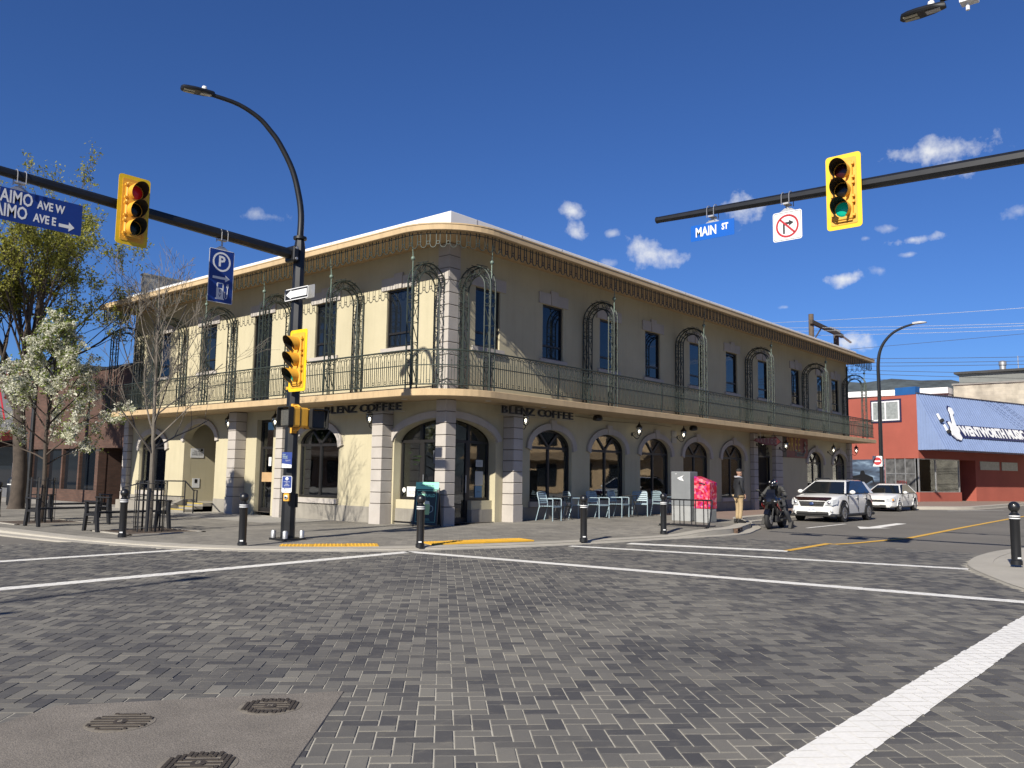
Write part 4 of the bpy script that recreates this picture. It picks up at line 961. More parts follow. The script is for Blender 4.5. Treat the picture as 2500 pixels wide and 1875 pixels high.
# ---- one way sign and the grey back of another
def arrow_pts(x0, x1, y, sh, hh, hl, left=True):
    P = [(x1, y-sh), (x0+hl, y-sh), (x0+hl, y-hh), (x0, y), (x0+hl, y+hh), (x0+hl, y+sh), (x1, y+sh)] if left else [(x0, y-sh), (x1-hl, y-sh), (x1-hl, y-hh), (x1, y), (x1-hl, y+hh), (x1-hl, y+sh), (x0, y+sh)]
    return P
def plate(e, w, h, r, mat, border=None, bw=.015):
    b = MB(); b.poly(rrect(w, h, r), 0, .004); b.build('plate', border or mat, e)
    if border: b = MB(); b.poly(rrect(w-2*bw, h-2*bw, max(.005, r-bw)), .0045, .0055); b.build('field', mat, e)
e = facing('one_way_sign', (-5.8, -1.03, 5.44), (0, -1, 0), 'black one way sign with a white arrow pointing left', 'sign')
plate(e, .86, .265, .03, m_sblack, m_swhite, .018); b = MB(); b.poly(arrow_pts(-.38, .38, 0, .075, .105, .19), .006, .007); b.build('arrow', m_swhite, e)
b = MB(); b.poly(rrect(.05, .05, .01), -.12, 0); b.build('bracket', m_galv, e)
e = facing('side_sign', (-5.5, -1.16, 5.53), (0, 1, 0), 'grey metal sign back sticking out right of the one way sign', 'sign'); e.location = (-5.47, -1.02, 5.54)
plate(e, .44, .3, .03, m_galv)
# ---- signs on the left mast arm
H_ = MB(); hanger(H_, -7.53-PX, 0, ARMZ(-7.53)+0, 6.09-pz, 'x'); H_.build('sign_hanger', m_galv, MP)
H_ = MB(); hanger(H_, -11.44-PX, 0, ARMZ(-11.44), 6.31-pz, 'x'); H_.build('sign_hanger', m_galv, MP)
e = facing('parking_sign', (-7.53, -.83, 5.53), (1, 0, 0), 'tall blue parking sign with white P, arrow and EV charger hung from the mast arm', 'sign')
plate(e, .57, 1.12, .03, m_blue, m_swhite, .012)
def ringpoly(b, R, r, cx, cy, z0, z1, n=28):
    for i in range(n):
        a0, a1 = 2*pi*i/n, 2*pi*(i+1)/n; b.poly([(cx+R*cos(a0), cy+R*sin(a0)), (cx+R*cos(a1), cy+R*sin(a1)), (cx+r*cos(a1), cy+r*sin(a1)), (cx+r*cos(a0), cy+r*sin(a0))], z0, z1)
b = MB(); ringpoly(b, .205, .168, 0, .3, .006, .007); b.build('circle', m_swhite, e)
text('letter', 'P', .31, m_swhite, e, (.0, .3, .0065), .0005, bold=.008)
b = MB(); b.poly(arrow_pts(-.19, .2, -.04, .025, .07, .1, False), .006, .007); b.build('arrow', m_swhite, e)
b = MB(); b.poly([(-.11, -.49), (.09, -.49), (.09, -.465), (.07, -.465), (.07, -.16), (.05, -.14), (-.07, -.14), (-.09, -.16), (-.09, -.465), (-.11, -.465)], .006, .007); b.build('pump', m_swhite, e)
b = MB(); b.poly(rrect(.1, .09, .01, cx=-.01, cy=-.205), .0075, .0085); b.build('pump_screen', m_blue, e)
text('lettering', 'E', .1, m_blue, e, (-.01, -.315, .0085), .0005, bold=.002); text('lettering', 'V', .1, m_blue, e, (-.01, -.41, .0085), .0005, bold=.002)
b = MB(); b.tube([(.075, -.32, .008), (.1, -.32, .008), (.105, -.44, .008), (.13, -.46, .008), (.15, -.44, .008), (.16, -.3, .008), (.16, -.22, .008)], .007, 4); b.poly(rrect(.05, .06, .015, cx=.16, cy=-.2), .006, .01); b.box(.143, .15, -.17, -.14, .006, .009); b.box(.17, .177, -.17, -.14, .006, .009); b.build('plug', m_swhite, e)
e = facing('street_name_sign', (-11.62, -.83, 6.02), (1, 0, 0), 'wide dark blue street name sign with two lines of white lettering at the left edge', 'sign')
plate(e, 2.5, .57, .015, m_blue)
SM = dict(ext=.0008, bold=.006)
text('lettering', 'NANAIMO', .315, m_swhite, e, (.41, .135, .006), sx=.66, align='RIGHT', **SM); text('lettering', 'AVE W', .205, m_swhite, e, (.94, .11, .006), sx=.72, align='RIGHT', **SM)
text('lettering', 'NANAIMO', .315, m_swhite, e, (.335, -.115, .006), sx=.66, align='RIGHT', **SM); text('lettering', 'AVE E', .205, m_swhite, e, (.81, -.135, .006), sx=.72, align='RIGHT', **SM)
b = MB(); b.poly(arrow_pts(.86, 1.13, -.165, .03, .085, .1, False), .006, .007); b.build('arrow', m_swhite, e)
# ---- right mast arm: its pole stands outside the picture
RP = empty('signal_pole', (-2.4, -16.6, .09), 0, 'black mast arm reaching in from the right over the street', 'signal pole')
b = MB(); oct_tube(b, [(0, 0, 0), (0, 0, 6.5), (0, 0, 6.7)], [.158, .128, .1]); b.build('pole', m_polek, RP, smooth=True)
RZ = lambda y: 6.33+(y+16.6)*.0315-.09
b = MB(); oct_tube(b, [(0, .15, RZ(-16.45)), (0, 4, RZ(-12.6)), (0, 8.44, RZ(-8.16))], [.118, .1, .062]); b.build('mast_arm', m_polek, RP, smooth=True)
b = MB(); b.lathe([(.066, 0), (.066, .03), (.05, .04)], 10, (0, 8.42, RZ(-8.18)), 'y'); b.build('arm_cap', m_polek, RP)
for y, zz in ((-9.37, 6.32), (-10.83, 6.25)):
    H_ = MB(); hanger(H_, 0, y+16.6, RZ(y), zz-.09, 'y'); H_.build('sign_hanger', m_galv, RP)
pts = catmull([(0, 0, 6.7), (0, 0, 7.3), (0, .1, 7.9), (0, .45, 8.6), (0, 1.2, 9.1), (0, 2.3, 9.27), (0, 3.2, 9.3)], 4); n = len(pts)
o = MB().tube(pts, [.075-.03*i/(n-1) for i in range(n)], 10).build('lamp_arm', m_polek, RP, smooth=True); 
lamp_head(RP, (.2, 3.15, 9.16), radians(90)).location = (0.2, 3.12, 9.13)
o.rotation_euler = (0, 0, radians(-3.5))
b = MB(); b.box(.1, .3, 2.65, 2.9, 9.1, 9.22); b.cyl((.2, 2.8, 9.1), (.2, 2.8, 8.98), .03); b.build('camera_unit', m_swhite, RP)
e = facing('street_name_sign', (-2.42, -9.37, 6.17), (0, -1, 0), 'small bright blue MAIN ST sign hung from the tip of the right arm', 'sign')
plate(e, .9, .31, .012, m_blue2); text('lettering', 'MAIN', .25, m_swhite, e, (-.13, 0, .006), sx=.72, **SM); text('lettering', 'ST', .165, m_swhite, e, (.26, .03, .006), sx=.75, **SM)
e = facing('no_turn_sign', (-2.42, -10.83, 5.99), (0, -1, 0), 'white no right turn sign with red circle and black arrow', 'sign')
plate(e, .53, .53, .04, m_swhite); b = MB(); P, Q = rrect(.5, .5, .03), rrect(.485, .485, .025)
for i in range(len(P)): b.poly([P[i], P[(i+1) % len(P)], Q[(i+1) % len(P)], Q[i]], .005, .006)
b.build('border', m_sblack, e)
b = MB(); b.poly([(-.08, -.14), (-.045, -.14), (-.045, .03), (.03, .03), (.03, -.005), (.12, .05), (.03, .105), (.03, .07), (-.08, .07)], .006, .007); b.build('arrow', m_sblack, e)
b = MB(); ringpoly(b, .21, .175, 0, 0, .0075, .0085); b.poly([(-.14, .115), (-.115, .14), (.14, -.115), (.115, -.14)], .0075, .0085); b.build('circle', m_sred, e)
# street lamp outside the left edge: only its shadow reaches the picture
LP = empty('street_lamp', (-26.6, -9.0, 0), 0, 'black street lamp outside the picture whose shadow lies on the left crossing', 'street lamp')
b = MB(); oct_tube(b, [(0, 0, 0), (0, 0, 6.8)], [.15, .1]); pts = catmull([(0, 0, 6.8), (0.05, 0, 7.7), (.5, .1, 8.8), (1.6, .35, 9.3)], 4); b.tube(pts, .055, 8); b.build('pole', m_polek, LP); lamp_head(LP, (1.55, .33, 9.2), radians(12))
b = MB(); oct_tube(b, [(0, 0, 6.2), (3.5, 0, 6.4)], [.1, .08]); b.build('mast_arm', m_polek, LP)

# ---- far street lamp on the right street with its sign
SL = empty('street_lamp', (33.2, -1.35, .1), 0, 'slender black street lamp with curved arm beside the red shop', 'street lamp')
pts = catmull([(0, 0, 0), (0, 0, 3), (0, 0, 6.5), (0, .0, 8.1), (0, -.22, 9.0), (0, -.75, 9.65), (0, -1.4, 9.98), (0, -2.0, 10.12)], 5); n = len(pts)
MB().tube(pts, [.12-.065*i/(n-1) for i in range(n)], 8).build('pole', m_polek, SL, smooth=True)
b = MB(); b.loft([[(-.13, -1.9, 10.08), (.13, -1.9, 10.08), (.13, -1.9, 10.2), (-.13, -1.9, 10.2)], [(-.17, -2.3, 10.1), (.17, -2.3, 10.1), (.17, -2.3, 10.22), (-.17, -2.3, 10.22)], [(-.1, -2.62, 10.12), (.1, -2.62, 10.12), (.1, -2.62, 10.17), (-.1, -2.62, 10.17)]]); b.build('lamp_head', M('lamp_pale', (.6, .6, .6), .4), SL, bevel=.02)
e = facing('no_entry_sign', (33.0, -1.2, 2.62), (.35, -.94, 0), 'small red and white no entry sign on the slender street lamp', 'sign')
plate(e, .5, .58, .03, m_swhite); b = MB(); b.poly(disc(.22, 24), .005, .006); b.build('disc', m_sred, e); b = MB(); b.poly(rrect(.3, .075, .005), .0065, .0075); b.build('bar', m_swhite, e)

# ================================================================== THINGS ON THE BUILDING
m_lit = M('lamp_bulb', (1, .9, .72), .4, var=0, emit=5)
m_lglass = glass_mat('lantern_glass', (.75, .75, .72), .1)
def lantern(p, heading, label):
    e = empty('wall_lantern', p, heading, label, 'lantern', 'black wall lanterns')
    b = MB(); b.lathe([(.07, 0), (.065, .02), (.03, .035)], 12, (0, 0, 0), 'x'); b.build('wall_plate', m_black, e)
    b = MB(); b.tube(catmull([(.02, 0, 0), (.1, 0, -.1), (.22, 0, -.17), (.31, 0, -.1), (.31, 0, -.04)], 4), .013, 6); b.tube(catmull([(.03, 0, .04), (.1, 0, .08), (.15, 0, .02), (.1, 0, -.02)], 3), .008, 5); b.build('bracket', m_black, e)
    b = MB(); b.lathe([(.03, -.05), (.07, -.03), (.07, -.015)], 10, (.31, 0, 0)); b.lathe([(.125, .235), (.13, .25), (.08, .3), (.05, .335), (.045, .36), (.02, .375), (.012, .44), (.002, .47)], 10, (.31, 0, 0))
    for i in range(6):
        a = 2*pi*i/6; c, s = cos(a), sin(a); b.tube([(.31+.065*c, .065*s, -.015), (.31+.105*c, .105*s, .08), (.31+.108*c, .108*s, .17), (.31+.1*c, .1*s, .24)], .007, 4)
    b.ring((.31, 0, .235), .1, .01, 2, 10); b.build('cage', m_black, e)
    b = MB(); b.lathe([(.05, -.01), (.092, .08), (.095, .17), (.085, .235)], 12, (.31, 0, 0)); b.build('globe', m_lglass, e, smooth=True)
    b = MB(); b.ball((.31, 0, .1), .036, 10, 7, (1, 1, 1.5)); b.build('bulb', m_lit, e, smooth=True)
for p, hd, lab in (((-.25, 10.33, 3.1), 90, 'wall lantern on the pier right of the arched porch'), ((-.25, 7.47, 3.08), 90, 'wall lantern on the pier beside the narrow shop door'), ((-.25, 2.64, 3.02), 90, 'wall lantern under the left coffee sign'),
                   ((2.86, -.25, 3.08), 0, 'wall lantern under the right coffee sign'), ((9.5, -.01, 3.06), -90, 'wall lantern between the second and third arched windows of the shaded front'), ((12.72, -.01, 3.08), -90, 'wall lantern beside the two small wall vents'),
                   ((19.5, -.22, 3.05), -90, 'wall lantern on the pier left of the iron gate'), ((22.0, -.22, 2.98), -90, 'wall lantern behind the red TATTOO arrow'), ((28.72, -.01, 3.0), -90, 'unlit looking wall lantern between the last two arched windows'), ((31.92, -.1, 3.08), -60, 'wall lantern at the far right end of the cream building')):
    lantern(p, radians(hd), lab)
m_letter = M('letter_black', (.012, .012, .012), .5)
m_outl = M('letter_outline', (.42, .4, .33), .6)
def shop_sign(origin, right, width, label):
    e = facing('shop_sign', origin, right, label, 'sign', 'coffee shop name signs under the balcony')
    txt = 'BLENZ COFFEE'; adv = []; tot = 0
    for c in txt:
        w = {' ': .45, 'L': .78, 'F': .8, 'E': .84, 'Z': .88}.get(c, .98); adv.append((c, tot+w/2)); tot += w
    k = width/tot
    b = MB(); b.box(-width/2-.05, width/2+.1, -.145, -.135, -.02, .02); b.box(-width/2, width/2, .12, .13, -.02, .0); b.build('mounting_rail', m_outl, e)
    for c, x in adv:
        if c == ' ': continue
        px = -width/2+x*k
        text('letter', c, .31, m_letter, e, (px, 0, .03), .025, sx=k/.215*.98, bold=.004)
        text('letter_edge', c, .31, m_outl, e, (px, 0, .0), .012, sx=k/.215*.98, bold=.016)
shop_sign((-.58, 2.93, 3.4), (0, -1, 0), 3.56, 'BLENZ COFFEE letters over the sunlit left front'); shop_sign((3.36, -.58, 3.4), (1, 0, 0), 3.52, 'BLENZ COFFEE letters over the shaded right front')
# tattoo arrow and board
m_dred = M('sign_dark_red', (.2, .012, .02), .5, var=.15, vscale=5)
e = facing('tattoo_arrow_sign', (19.4, -.75, 3.2), (1, 0, .0), 'dark red arrow shaped TATTOO sign hung under the balcony', 'sign'); e.rotation_euler.z += radians(-4)
b = MB(); b.poly([(-1.15, -.02), (-.95, -.06), (-.2, -.16), (.75, -.16), (.75, -.2), (1.25, .02), (.75, .24), (.75, .2), (-.2, .12), (-.95, .08)], -.04, .04); b.build('board', m_dred, e)
b = MB(); b.poly([(.78, -.14), (1.16, .02), (.78, .18)], .041, .045); b.build('arrow_head', M('sign_orange_red', (.75, .1, .06), .5), e)
for i, c in enumerate('TATTOO'): text('lettering', c, .2+.035*i, m_outl, e, (-.86+.26*i+.012*i*i, 0, .042), .004, sx=.9, bold=-.001)
b = MB(); b.tube([(.5, .2, 0), (.7, .45, 0)], .015, 5); b.tube([(-.6, .1, 0), (-.6, .4, 0)], .012, 5); b.build('hanger', m_galv, e)
e = facing('tattoo_shop_board', (24.3, -.03, 3.08), (1, 0, 0), 'dark red wall board with tall yellow letters right of the iron gate', 'sign')
b = MB(); b.poly(rrect(3.1, .98, .01), -.02, .03); b.build('board', m_dred, e)
b = MB(); b.poly(rrect(.42, .98, .01, cx=-1.34), .031, .034); b.build('dark_panel', m_sblack, e)
for i, c in enumerate('HREE'): text('lettering', c, .92, M('sign_yellow', (.62, .42, .05), .5), e, (-.83+i*.42, .12, .034), .004, sx=.58, bold=.006)
text('lettering', 'Tattoo', .45, M('sign_teal', (.12, .25, .25), .5), e, (.45, -.28, .038), .004, shear=.2)
b = MB(); b.tube([(1.05, -.25, .04), (1.18, -.1, .04), (1.0, .05, .04), (1.2, .18, .04), (1.08, .32, .04)], .05, 6); b.build('emblem', M('sign_grey_pale', (.4, .4, .36), .6), e)
# notices behind or on the shop glass, porch signs
def stick(name, side, s, z, w, hgt, mat, d=-.15, label=None, cat='notice', txt=None, tcol=None, tsz=.04):
    if side == 'R': e = facing(name, (s, -d, z), (1, 0, 0), label, cat)
    else: e = facing(name, (-d, s, z), (0, -1, 0), label, cat)
    b = MB(); b.poly(rrect(w, hgt, .004), 0, .003); b.build('sheet', mat, e)
    if txt: text('lettering', txt, tsz, tcol or m_sblack, e, (0, 0, .004), .0004)
    return e
stick('surveillance_sign', 'L', 13.65, 2.05, .62, .42, m_swhite, .305-.7, 'white video surveillance notice with camera symbol inside the porch', txt='THIS\nAREA UNDER\nVIDEO\nSURVEILLANCE', tsz=.075) if False else None
def porch_sign(z, w, h, txt, tsz, lab):
    e = facing('porch_sign', (.55, 14.045, z), (1, 0, 0), lab, 'sign'); b = MB(); b.poly(rrect(w, h, .01), 0, .008); b.build('plate', m_swhite, e); text('lettering', txt, tsz, m_sblack, e, (0, 0, .009), .0005)
    return e
e = porch_sign(2.2, .55, .36, 'THIS AREA\nUNDER VIDEO\nSURVEILLANCE', .066, 'white video surveillance sign inside the arched porch'); b = MB(); b.poly(disc(.05, 12, .18, .12), .009, .01); b.build('camera_symbol', m_sblack, e)
e = porch_sign(1.05, .3, .36, 'OPEN', .05, 'small white notice low inside the arched porch'); b = MB(); b.poly(rrect(.12, .14, .02, cy=.08), .009, .01); b.build('symbol', m_sblack, e)
m_sheet2 = M('notice_pale', (.6, .63, .64), .7, var=.05); m_sheetb = M('notice_blue', (.1, .28, .5), .6, var=.05)
stick('window_notice', 'L', 1.62, .98, .42, .34, m_paper, -.3, 'large white notice low in the window left of the entrance', txt='BLENZ COFFEE\nNow Hiring', tsz=.04)
stick('window_notice', 'L', .62, 2.0, .3, .38, M('notice_dark', (.12, .13, .15), .6), -.3, 'dark framed poster on the left entrance glass')
stick('window_notice', 'R', 1.72, 1.42, .34, .4, m_sheet2, -.3, 'plain pale sheet on the window right of the entrance')
stick('window_notice', 'R', 1.7, 1.02, .3, .36, m_sheetb, -.3, 'blue sheet on the window right of the entrance', txt='OPEN', tsz=.06)
stick('window_notice', 'R', 1.72, 1.85, .3, .2, m_sheet2, -.3, 'small pale opening hours card on the window right of the entrance', txt='| | |', tsz=.12)
e = facing('round_sticker', (.295, 1.95, 1.05), (0, -1, 0), 'round white sticker low in the corner window', 'sticker'); b = MB(); b.poly(disc(.075, 20), 0, .002); b.build('disc', m_paper, e)
e = facing('neon_coffee_sign', (4.25, .26, 1.95), (1, 0, 0), 'dim red COFFEE neon sign behind the first arched window', 'neon sign'); text('lettering', 'COFFEE', .22, M('neon_red', (.6, .12, .06), .4, emit=.25), e, (0, 0, 0), .008)
b = MB()
for i in range(3): b.tube(catmull([(-.08+i*.08, .28, 0), (-.05+i*.08, .34, 0), (-.09+i*.08, .4, 0), (-.06+i*.08, .46, 0)], 3), .008, 5)
b.build('steam', M('neon_white', (.5, .5, .48), .4), e)
# plants inside the windows
m_leaf = M('indoor_leaf', (.06, .13, .03), .5, var=.3, vscale=6); m_pot = M('pot_white', (.6, .58, .52), .6)
def palm(p, h, n, label, seed):
    rg = random.Random(seed); e = empty('potted_palm', p, 0, label, 'plant'); b = MB(); b.lathe([(.12, 0), (.17, .28), (.15, .28)], 14); b.build('pot', m_pot, e)
    b = MB()
    for i in range(n):
        a = rg.uniform(0, 2*pi); tilt = rg.uniform(.1, .45); P = []
        for k in range(9):
            t = k/8; r_ = h*(tilt*t+.25*t*t*tilt*2); P.append(Vector((r_*cos(a), r_*sin(a), .28+h*(t-.25*t*t*tilt*2))))
        b.tube(P, [.012*(1-i_/9)+.003 for i_ in range(9)], 4)
        for k in range(3, 9):
            for sg in (-1, 1):
                d = (P[k]-P[k-1]).normalized(); sd_ = d.cross(Vector((0, 0, 1))).normalized()*sg; L_ = .32*(1-.4*k/9); q0 = P[k]; q1 = q0+sd_*L_*.7+d*L_*.5+Vector((0, 0, -.08)); w_ = d*.018
                b.add([q0-w_, q0+w_, (q0+q1)/2+w_*1.2, q1, (q0+q1)/2-w_*1.2], [(0, 1, 2, 3, 4)])
    b.build('fronds', m_leaf, e); return e
palm((.75, 1.75, .62), 1.35, 14, 'tall palm behind the glass left of the entrance', 4)
palm((.6, 6.35, .75), .45, 9, 'small spiky plant in a white pot inside the sunlit arched window', 5)
palm((.55, 5.2, .72), .3, 8, 'low green plant on the sill inside the sunlit arched window', 6)
b = MB(); b.box(.42, 1.0, 4.7, 6.8, .55, .72); tag(b.build('window_counter', M('counter_wood', (.2, .13, .08), .6)), 'low wooden counter behind the sunlit arched window', 'counter')

# ================================================================== SANDWICH BOARD
e = facing('sandwich_board', (-.62, .02, .1), (.43, -.9, 0), 'green and black coffee sandwich board on the pavement at the entrance', 'sandwich board')
m_mint = M('mint_print', (.25, .72, .52), .6, var=.03); m_chalk = M('chalk_board', (.03, .045, .045), .55, var=.1)
tl = radians(9)
for sg, nm in ((1, 'front_panel'), (-1, 'rear_panel')):
    q = empty(nm, (0, .02, .17*sg)); q.parent = e; q.rotation_euler = (-tl*sg, 0, 0)
    b = MB(); b.box(-.32, .32, .05, 1.0, -.012, .012); b.build('board', m_chalk, q)
    b = MB(); b.box(-.345, -.32, 0, 1.04, -.018, .018); b.box(.32, .345, 0, 1.04, -.018, .018); b.box(-.32, .32, 1.0, 1.04, -.018, .018); b.build('frame', M('board_frame', (.05, .05, .05), .5), q)
    if sg == 1:
        b = MB(); b.box(-.33, .33, 1.0, 1.19, .019, .024); b.build('header', m_mint, q)
        text('lettering', 'ORDER ON THE APP', .042, m_chalk, q, (.0, 1.1, .025), .0005)
        b = MB()
        for x0, x1, y0, y1 in ((-.28, .28, .955, .97), (-.28, -.272, .12, .93), (.272, .28, .12, .93), (-.28, .28, .12, .128)): b.box(x0, x1, y0, y1, .0125, .014)
        b.build('border', m_mint, q); text('lettering', 'EMERALD', .115, m_mint, q, (0, .83, .0135), .0005, bold=.002); text('lettering', 'The', .04, m_mint, q, (-.15, .9, .0135), .0005)
        text('lettering', 'Matcha, cardamom,\nhoneydew and mint', .032, m_mint, q, (0, .19, .0135), .0005)
        b = MB(); b.poly([(-.1, .32), (.1, .32), (.11, .36), (.11, .6), (-.11, .6), (-.11, .36)], .0125, .0145); b.build('drink', M('print_lime', (.5, .72, .3), .6, var=.06, vscale=8), q)
        b = MB(); b.poly([(-.105, .6), (.105, .6), (.08, .68), (-.06, .7)], .0125, .0145); b.build('foam', M('print_cream', (.7, .75, .6), .6), q)
        b = MB(); b.tube(catmull([(.11, .56, .014), (.19, .53, .014), (.19, .42, .014), (.11, .38, .014)], 4), .012, 5); b.build('mug_handle', M('print_grey', (.4, .5, .48), .5), q)
# ================================================================== CAFE CHAIRS AND TABLES
m_chair = M('chair_pale_blue', (.4, .53, .6), .45, var=.06)
m_table = M('table_dark', (.03, .03, .032), .5)
def chair_meshes():
    d = {}
    b = MB(); b.tube([(-.26, -.25, .0), (-.26, -.25, .43), (-.26, -.25, .64), (-.26, -.22, .66), (-.26, .2, .66)], .015, 6); d['front_leg'] = [b.mesh('leg', m_chair, smooth=True)]
    b = MB(); b.tube([(.26, -.25, .0), (.26, -.25, .43), (.26, -.25, .64), (.26, -.22, .66), (.26, .2, .66)], .015, 6); d['front_leg'].append(b.mesh('leg', m_chair, smooth=True))
    d['rear_leg'] = []
    for s in (-1, 1):
        b = MB(); b.tube([(s*.25, .34, .0), (s*.25, .22, .43), (s*.25, .24, .6), (s*.25, .3, .8), (s*.22, .315, .845), (0, .32, .86)], .015, 6); d['rear_leg'].append(b.mesh('leg', m_chair, smooth=True))
    b = MB()
    for i in range(6): y = -.22+i*.085; b.box(-.245, .245, y-.034, y+.034, .43, .445)
    d['seat'] = [b.mesh('seat', m_chair)]
    b = MB(); b.box(-.26, .26, -.265, -.24, .4, .43); b.box(-.26, .26, .2, .225, .4, .43); d['seat_frame'] = [b.mesh('seat_frame', m_chair)]
    b = MB(); b.obox((0, 0, 0), (.48, .012, .045), Matrix.Identity(3)); d['slat'] = [b.mesh('back_slat', m_chair)]
    return d
CH = chair_meshes()
def chair(x, y, rz, label):
    e = empty('cafe_chair', (x, y, walk_z(x, y)+.004), rz, label, 'chair', 'pale blue cafe chairs under the windows')
    for k in ('front_leg', 'rear_leg'):
        for me in CH[k]: inst('leg', me, e)
    inst('seat', CH['seat'][0], e); inst('seat_frame', CH['seat_frame'][0], e)
    for i in range(5):
        t = i/4; inst('back_slat', CH['slat'][0], e, (0, .235+.07*t, .54+.26*t), rot=(radians(-14), 0, 0))
for x, y, r_, lab in ((3.8, -.72, 8, 'blue chair nearest the coffee shop entrance'), (5.35, -.52, 62, 'blue chair turned sideways at the first small table'), (6.5, -.62, -4, 'blue chair just right of the first bollard before the windows'),
                      (7.75, -.6, 6, 'blue chair left of the second small table'), (9.05, -.62, -58, 'blue chair turned towards the second small table from the right'), (10.35, -.75, 75, 'sunlit blue chair nearest the grey mail box')):
    chair(x, y, radians(r_), lab)
def cafe_table(x, y, label):
    e = empty('cafe_table', (x, y, walk_z(x, y)+.003), radians(8), label, 'table', 'dark folding tables under the windows')
    b = MB(); b.lathe([(.3, .7), (.31, .71), (.31, .725), (.3, .73)], 24); b.build('tabletop', m_table, e)
    for s in (-1, 1):
        for q in (-1, 1): MB().tube([(q*.24, s*.22, 0), (q*-.2, s*.2, .7)], .012, 5).build('leg', m_table, e)
    b = MB(); b.tube([(-.24, -.22, .05), (-.24, .22, .05)], .01, 4); b.tube([(.24, -.22, .05), (.24, .22, .05)], .01, 4); b.build('stretcher', m_table, e)
cafe_table(4.65, -.55, 'dark folding table left of the sideways blue chair'); cafe_table(8.4, -.6, 'dark folding table in the middle of the blue chairs'); cafe_table(11.1, -.75, 'dark folding table beside the grey mail box')

# ================================================================== MAIL BOXES AND BIKE RACK
m_mgrey = M('mailbox_grey', (.25, .265, .28), .5, var=.08, vscale=3); m_mfoot = M('mailbox_foot', (.42, .43, .43), .5, var=.1, vscale=4)
mz = walk_z(7.7, -3.2)
e = empty('grey_mail_box', (7.72, -3.11, mz), 0, 'tall grey parcel mail box with white emblem behind the bike rack', 'mail box')
b = MB(); b.box(-.25, .25, -.34, .34, .48, 1.56); b.build('cabinet', m_mgrey, e, bevel=.02, seg=2)
b = MB(); b.box(-.24, .24, -.33, .33, 0, .479); b.build('pedestal', m_mfoot, e, bevel=.01)
b = MB(); b.box(-.02, .02, -.249, -.2, .04, .46)
for i in range(9): b.box(-.22+i*.05, -.2+i*.05, -.345, -.331, .03, .46)
b.build('grille_ribs', m_mgrey, e)
q = facing('emblem', (-.252, 0, 1.35), (0, -1, 0)); q.parent = e; b = MB(); b.poly([(-.12, 0), (.12, .09), (.05, .02), (.12, -.09), (-.02, -.06)], 0, .003); b.poly([(-.2, .13), (-.14, .125), (-.15, .15)], 0, .003); b.build('wing', m_swhite, q)
b = MB(); b.box(-.253, -.251, -.2, .2, .9, 1.1); b.build('door_panel', m_mgrey, e)
def red_mat():
    m = bpy.data.materials.new('red_pattern_wrap'); m.use_nodes = True; t = m.node_tree; p = t.nodes['Principled BSDF']; p.inputs['Roughness'].default_value = .45
    geo = N(t, 'ShaderNodeNewGeometry'); vo = N(t, 'ShaderNodeTexVoronoi'); vo.inputs['Scale'].default_value = 14; L(t, geo.outputs['Position'], vo.inputs['Vector'])
    cr = N(t, 'ShaderNodeValToRGB'); e_ = cr.color_ramp.elements; e_[0].color = (.4, .007, .02, 1); e_[1].color = (.42, .014, .035, 1)
    for pos, c in ((.3, (.45, .0, .04)), (.45, (.75, .08, .2)), (.55, (.35, .02, .25)), (.65, (.7, .03, .04)), (.8, (.75, .3, .35))): q = e_.new(pos); q.color = (*tuple(v*.68 for v in c), 1)
    se = N(t, 'ShaderNodeSeparateColor'); L(t, vo.outputs['Color'], se.inputs[0]); L(t, se.outputs[0], cr.inputs[0]); L(t, cr.outputs[0], p.inputs['Base Color']); return m
e = empty('red_mail_box', (7.7, -3.86, walk_z(7.7, -3.9)), 0, 'red patterned letter box with sloping top beside the grey mail box', 'mail box')
b = MB(); b.prism([(-.24, .27, .42), (-.24, -.27, .42), (-.24, -.27, 1.24), (-.24, .27, 1.43)], (.48, 0, 0)); b.build('cabinet', red_mat(), e, bevel=.012)
b = MB(); b.box(-.225, .225, -.255, .255, 0, .419); b.build('pedestal', m_mfoot, e)
b = MB()
for i in range(7): b.box(-.2+i*.06, -.175+i*.06, -.27, -.256, .03, .4)
b.build('grille_ribs', m_mgrey, e)
b = MB(); b.prism([(-.244, .1, 1.2), (-.244, -.12, 1.15), (-.244, -.12, 1.19), (-.244, .1, 1.24)], (.005, 0, 0)); b.build('slot', m_sblack, e)
rz_ = walk_z(4.9, -4.7)
e = empty('bike_rack', (4.85, -4.78, rz_), 0, 'black tubular bike rack at the kerb before the mail boxes', 'bike rack')
b = MB()
b.tube(catmull([(-.28, .72, .06), (-.1, .72, .04), (.1, .7, .5), (.18, .68, .74), (.18, .6, .75)], 5), .022, 8); b.tube(catmull([(-.28, -.72, .06), (-.1, -.72, .04), (.1, -.7, .5), (.18, -.68, .74), (.18, -.6, .75)], 5), .022, 8); b.tube([(.18, .62, .75), (.18, -.62, .75)], .022, 8); b.tube([(-.28, .72, .06), (-.28, -.72, .06)], .022, 8); b.tube([(.2, .6, .05), (.2, -.6, .05)], .022, 8)
b.tube([(-.28, -.72, .05), (.28, -.72, .05)], .02, 8); b.tube([(-.28, .72, .05), (.28, .72, .05)], .02, 8); b.build('frame', m_black, e, smooth=True)
b = MB(); b.tube([(.19, 0, .05), (.18, 0, .74)], .014, 6); me = b.mesh('upright', m_black)
for y in (-.55, -.42, -.17, -.04, .2, .33, .52): inst('upright', me, e, (0, y, 0))
for s in (-1, 1): b = MB(); b.lathe([(.05, 0), (.05, .02)], 10, (-.27, s*.72, .0)); b.build('foot', m_black, e)
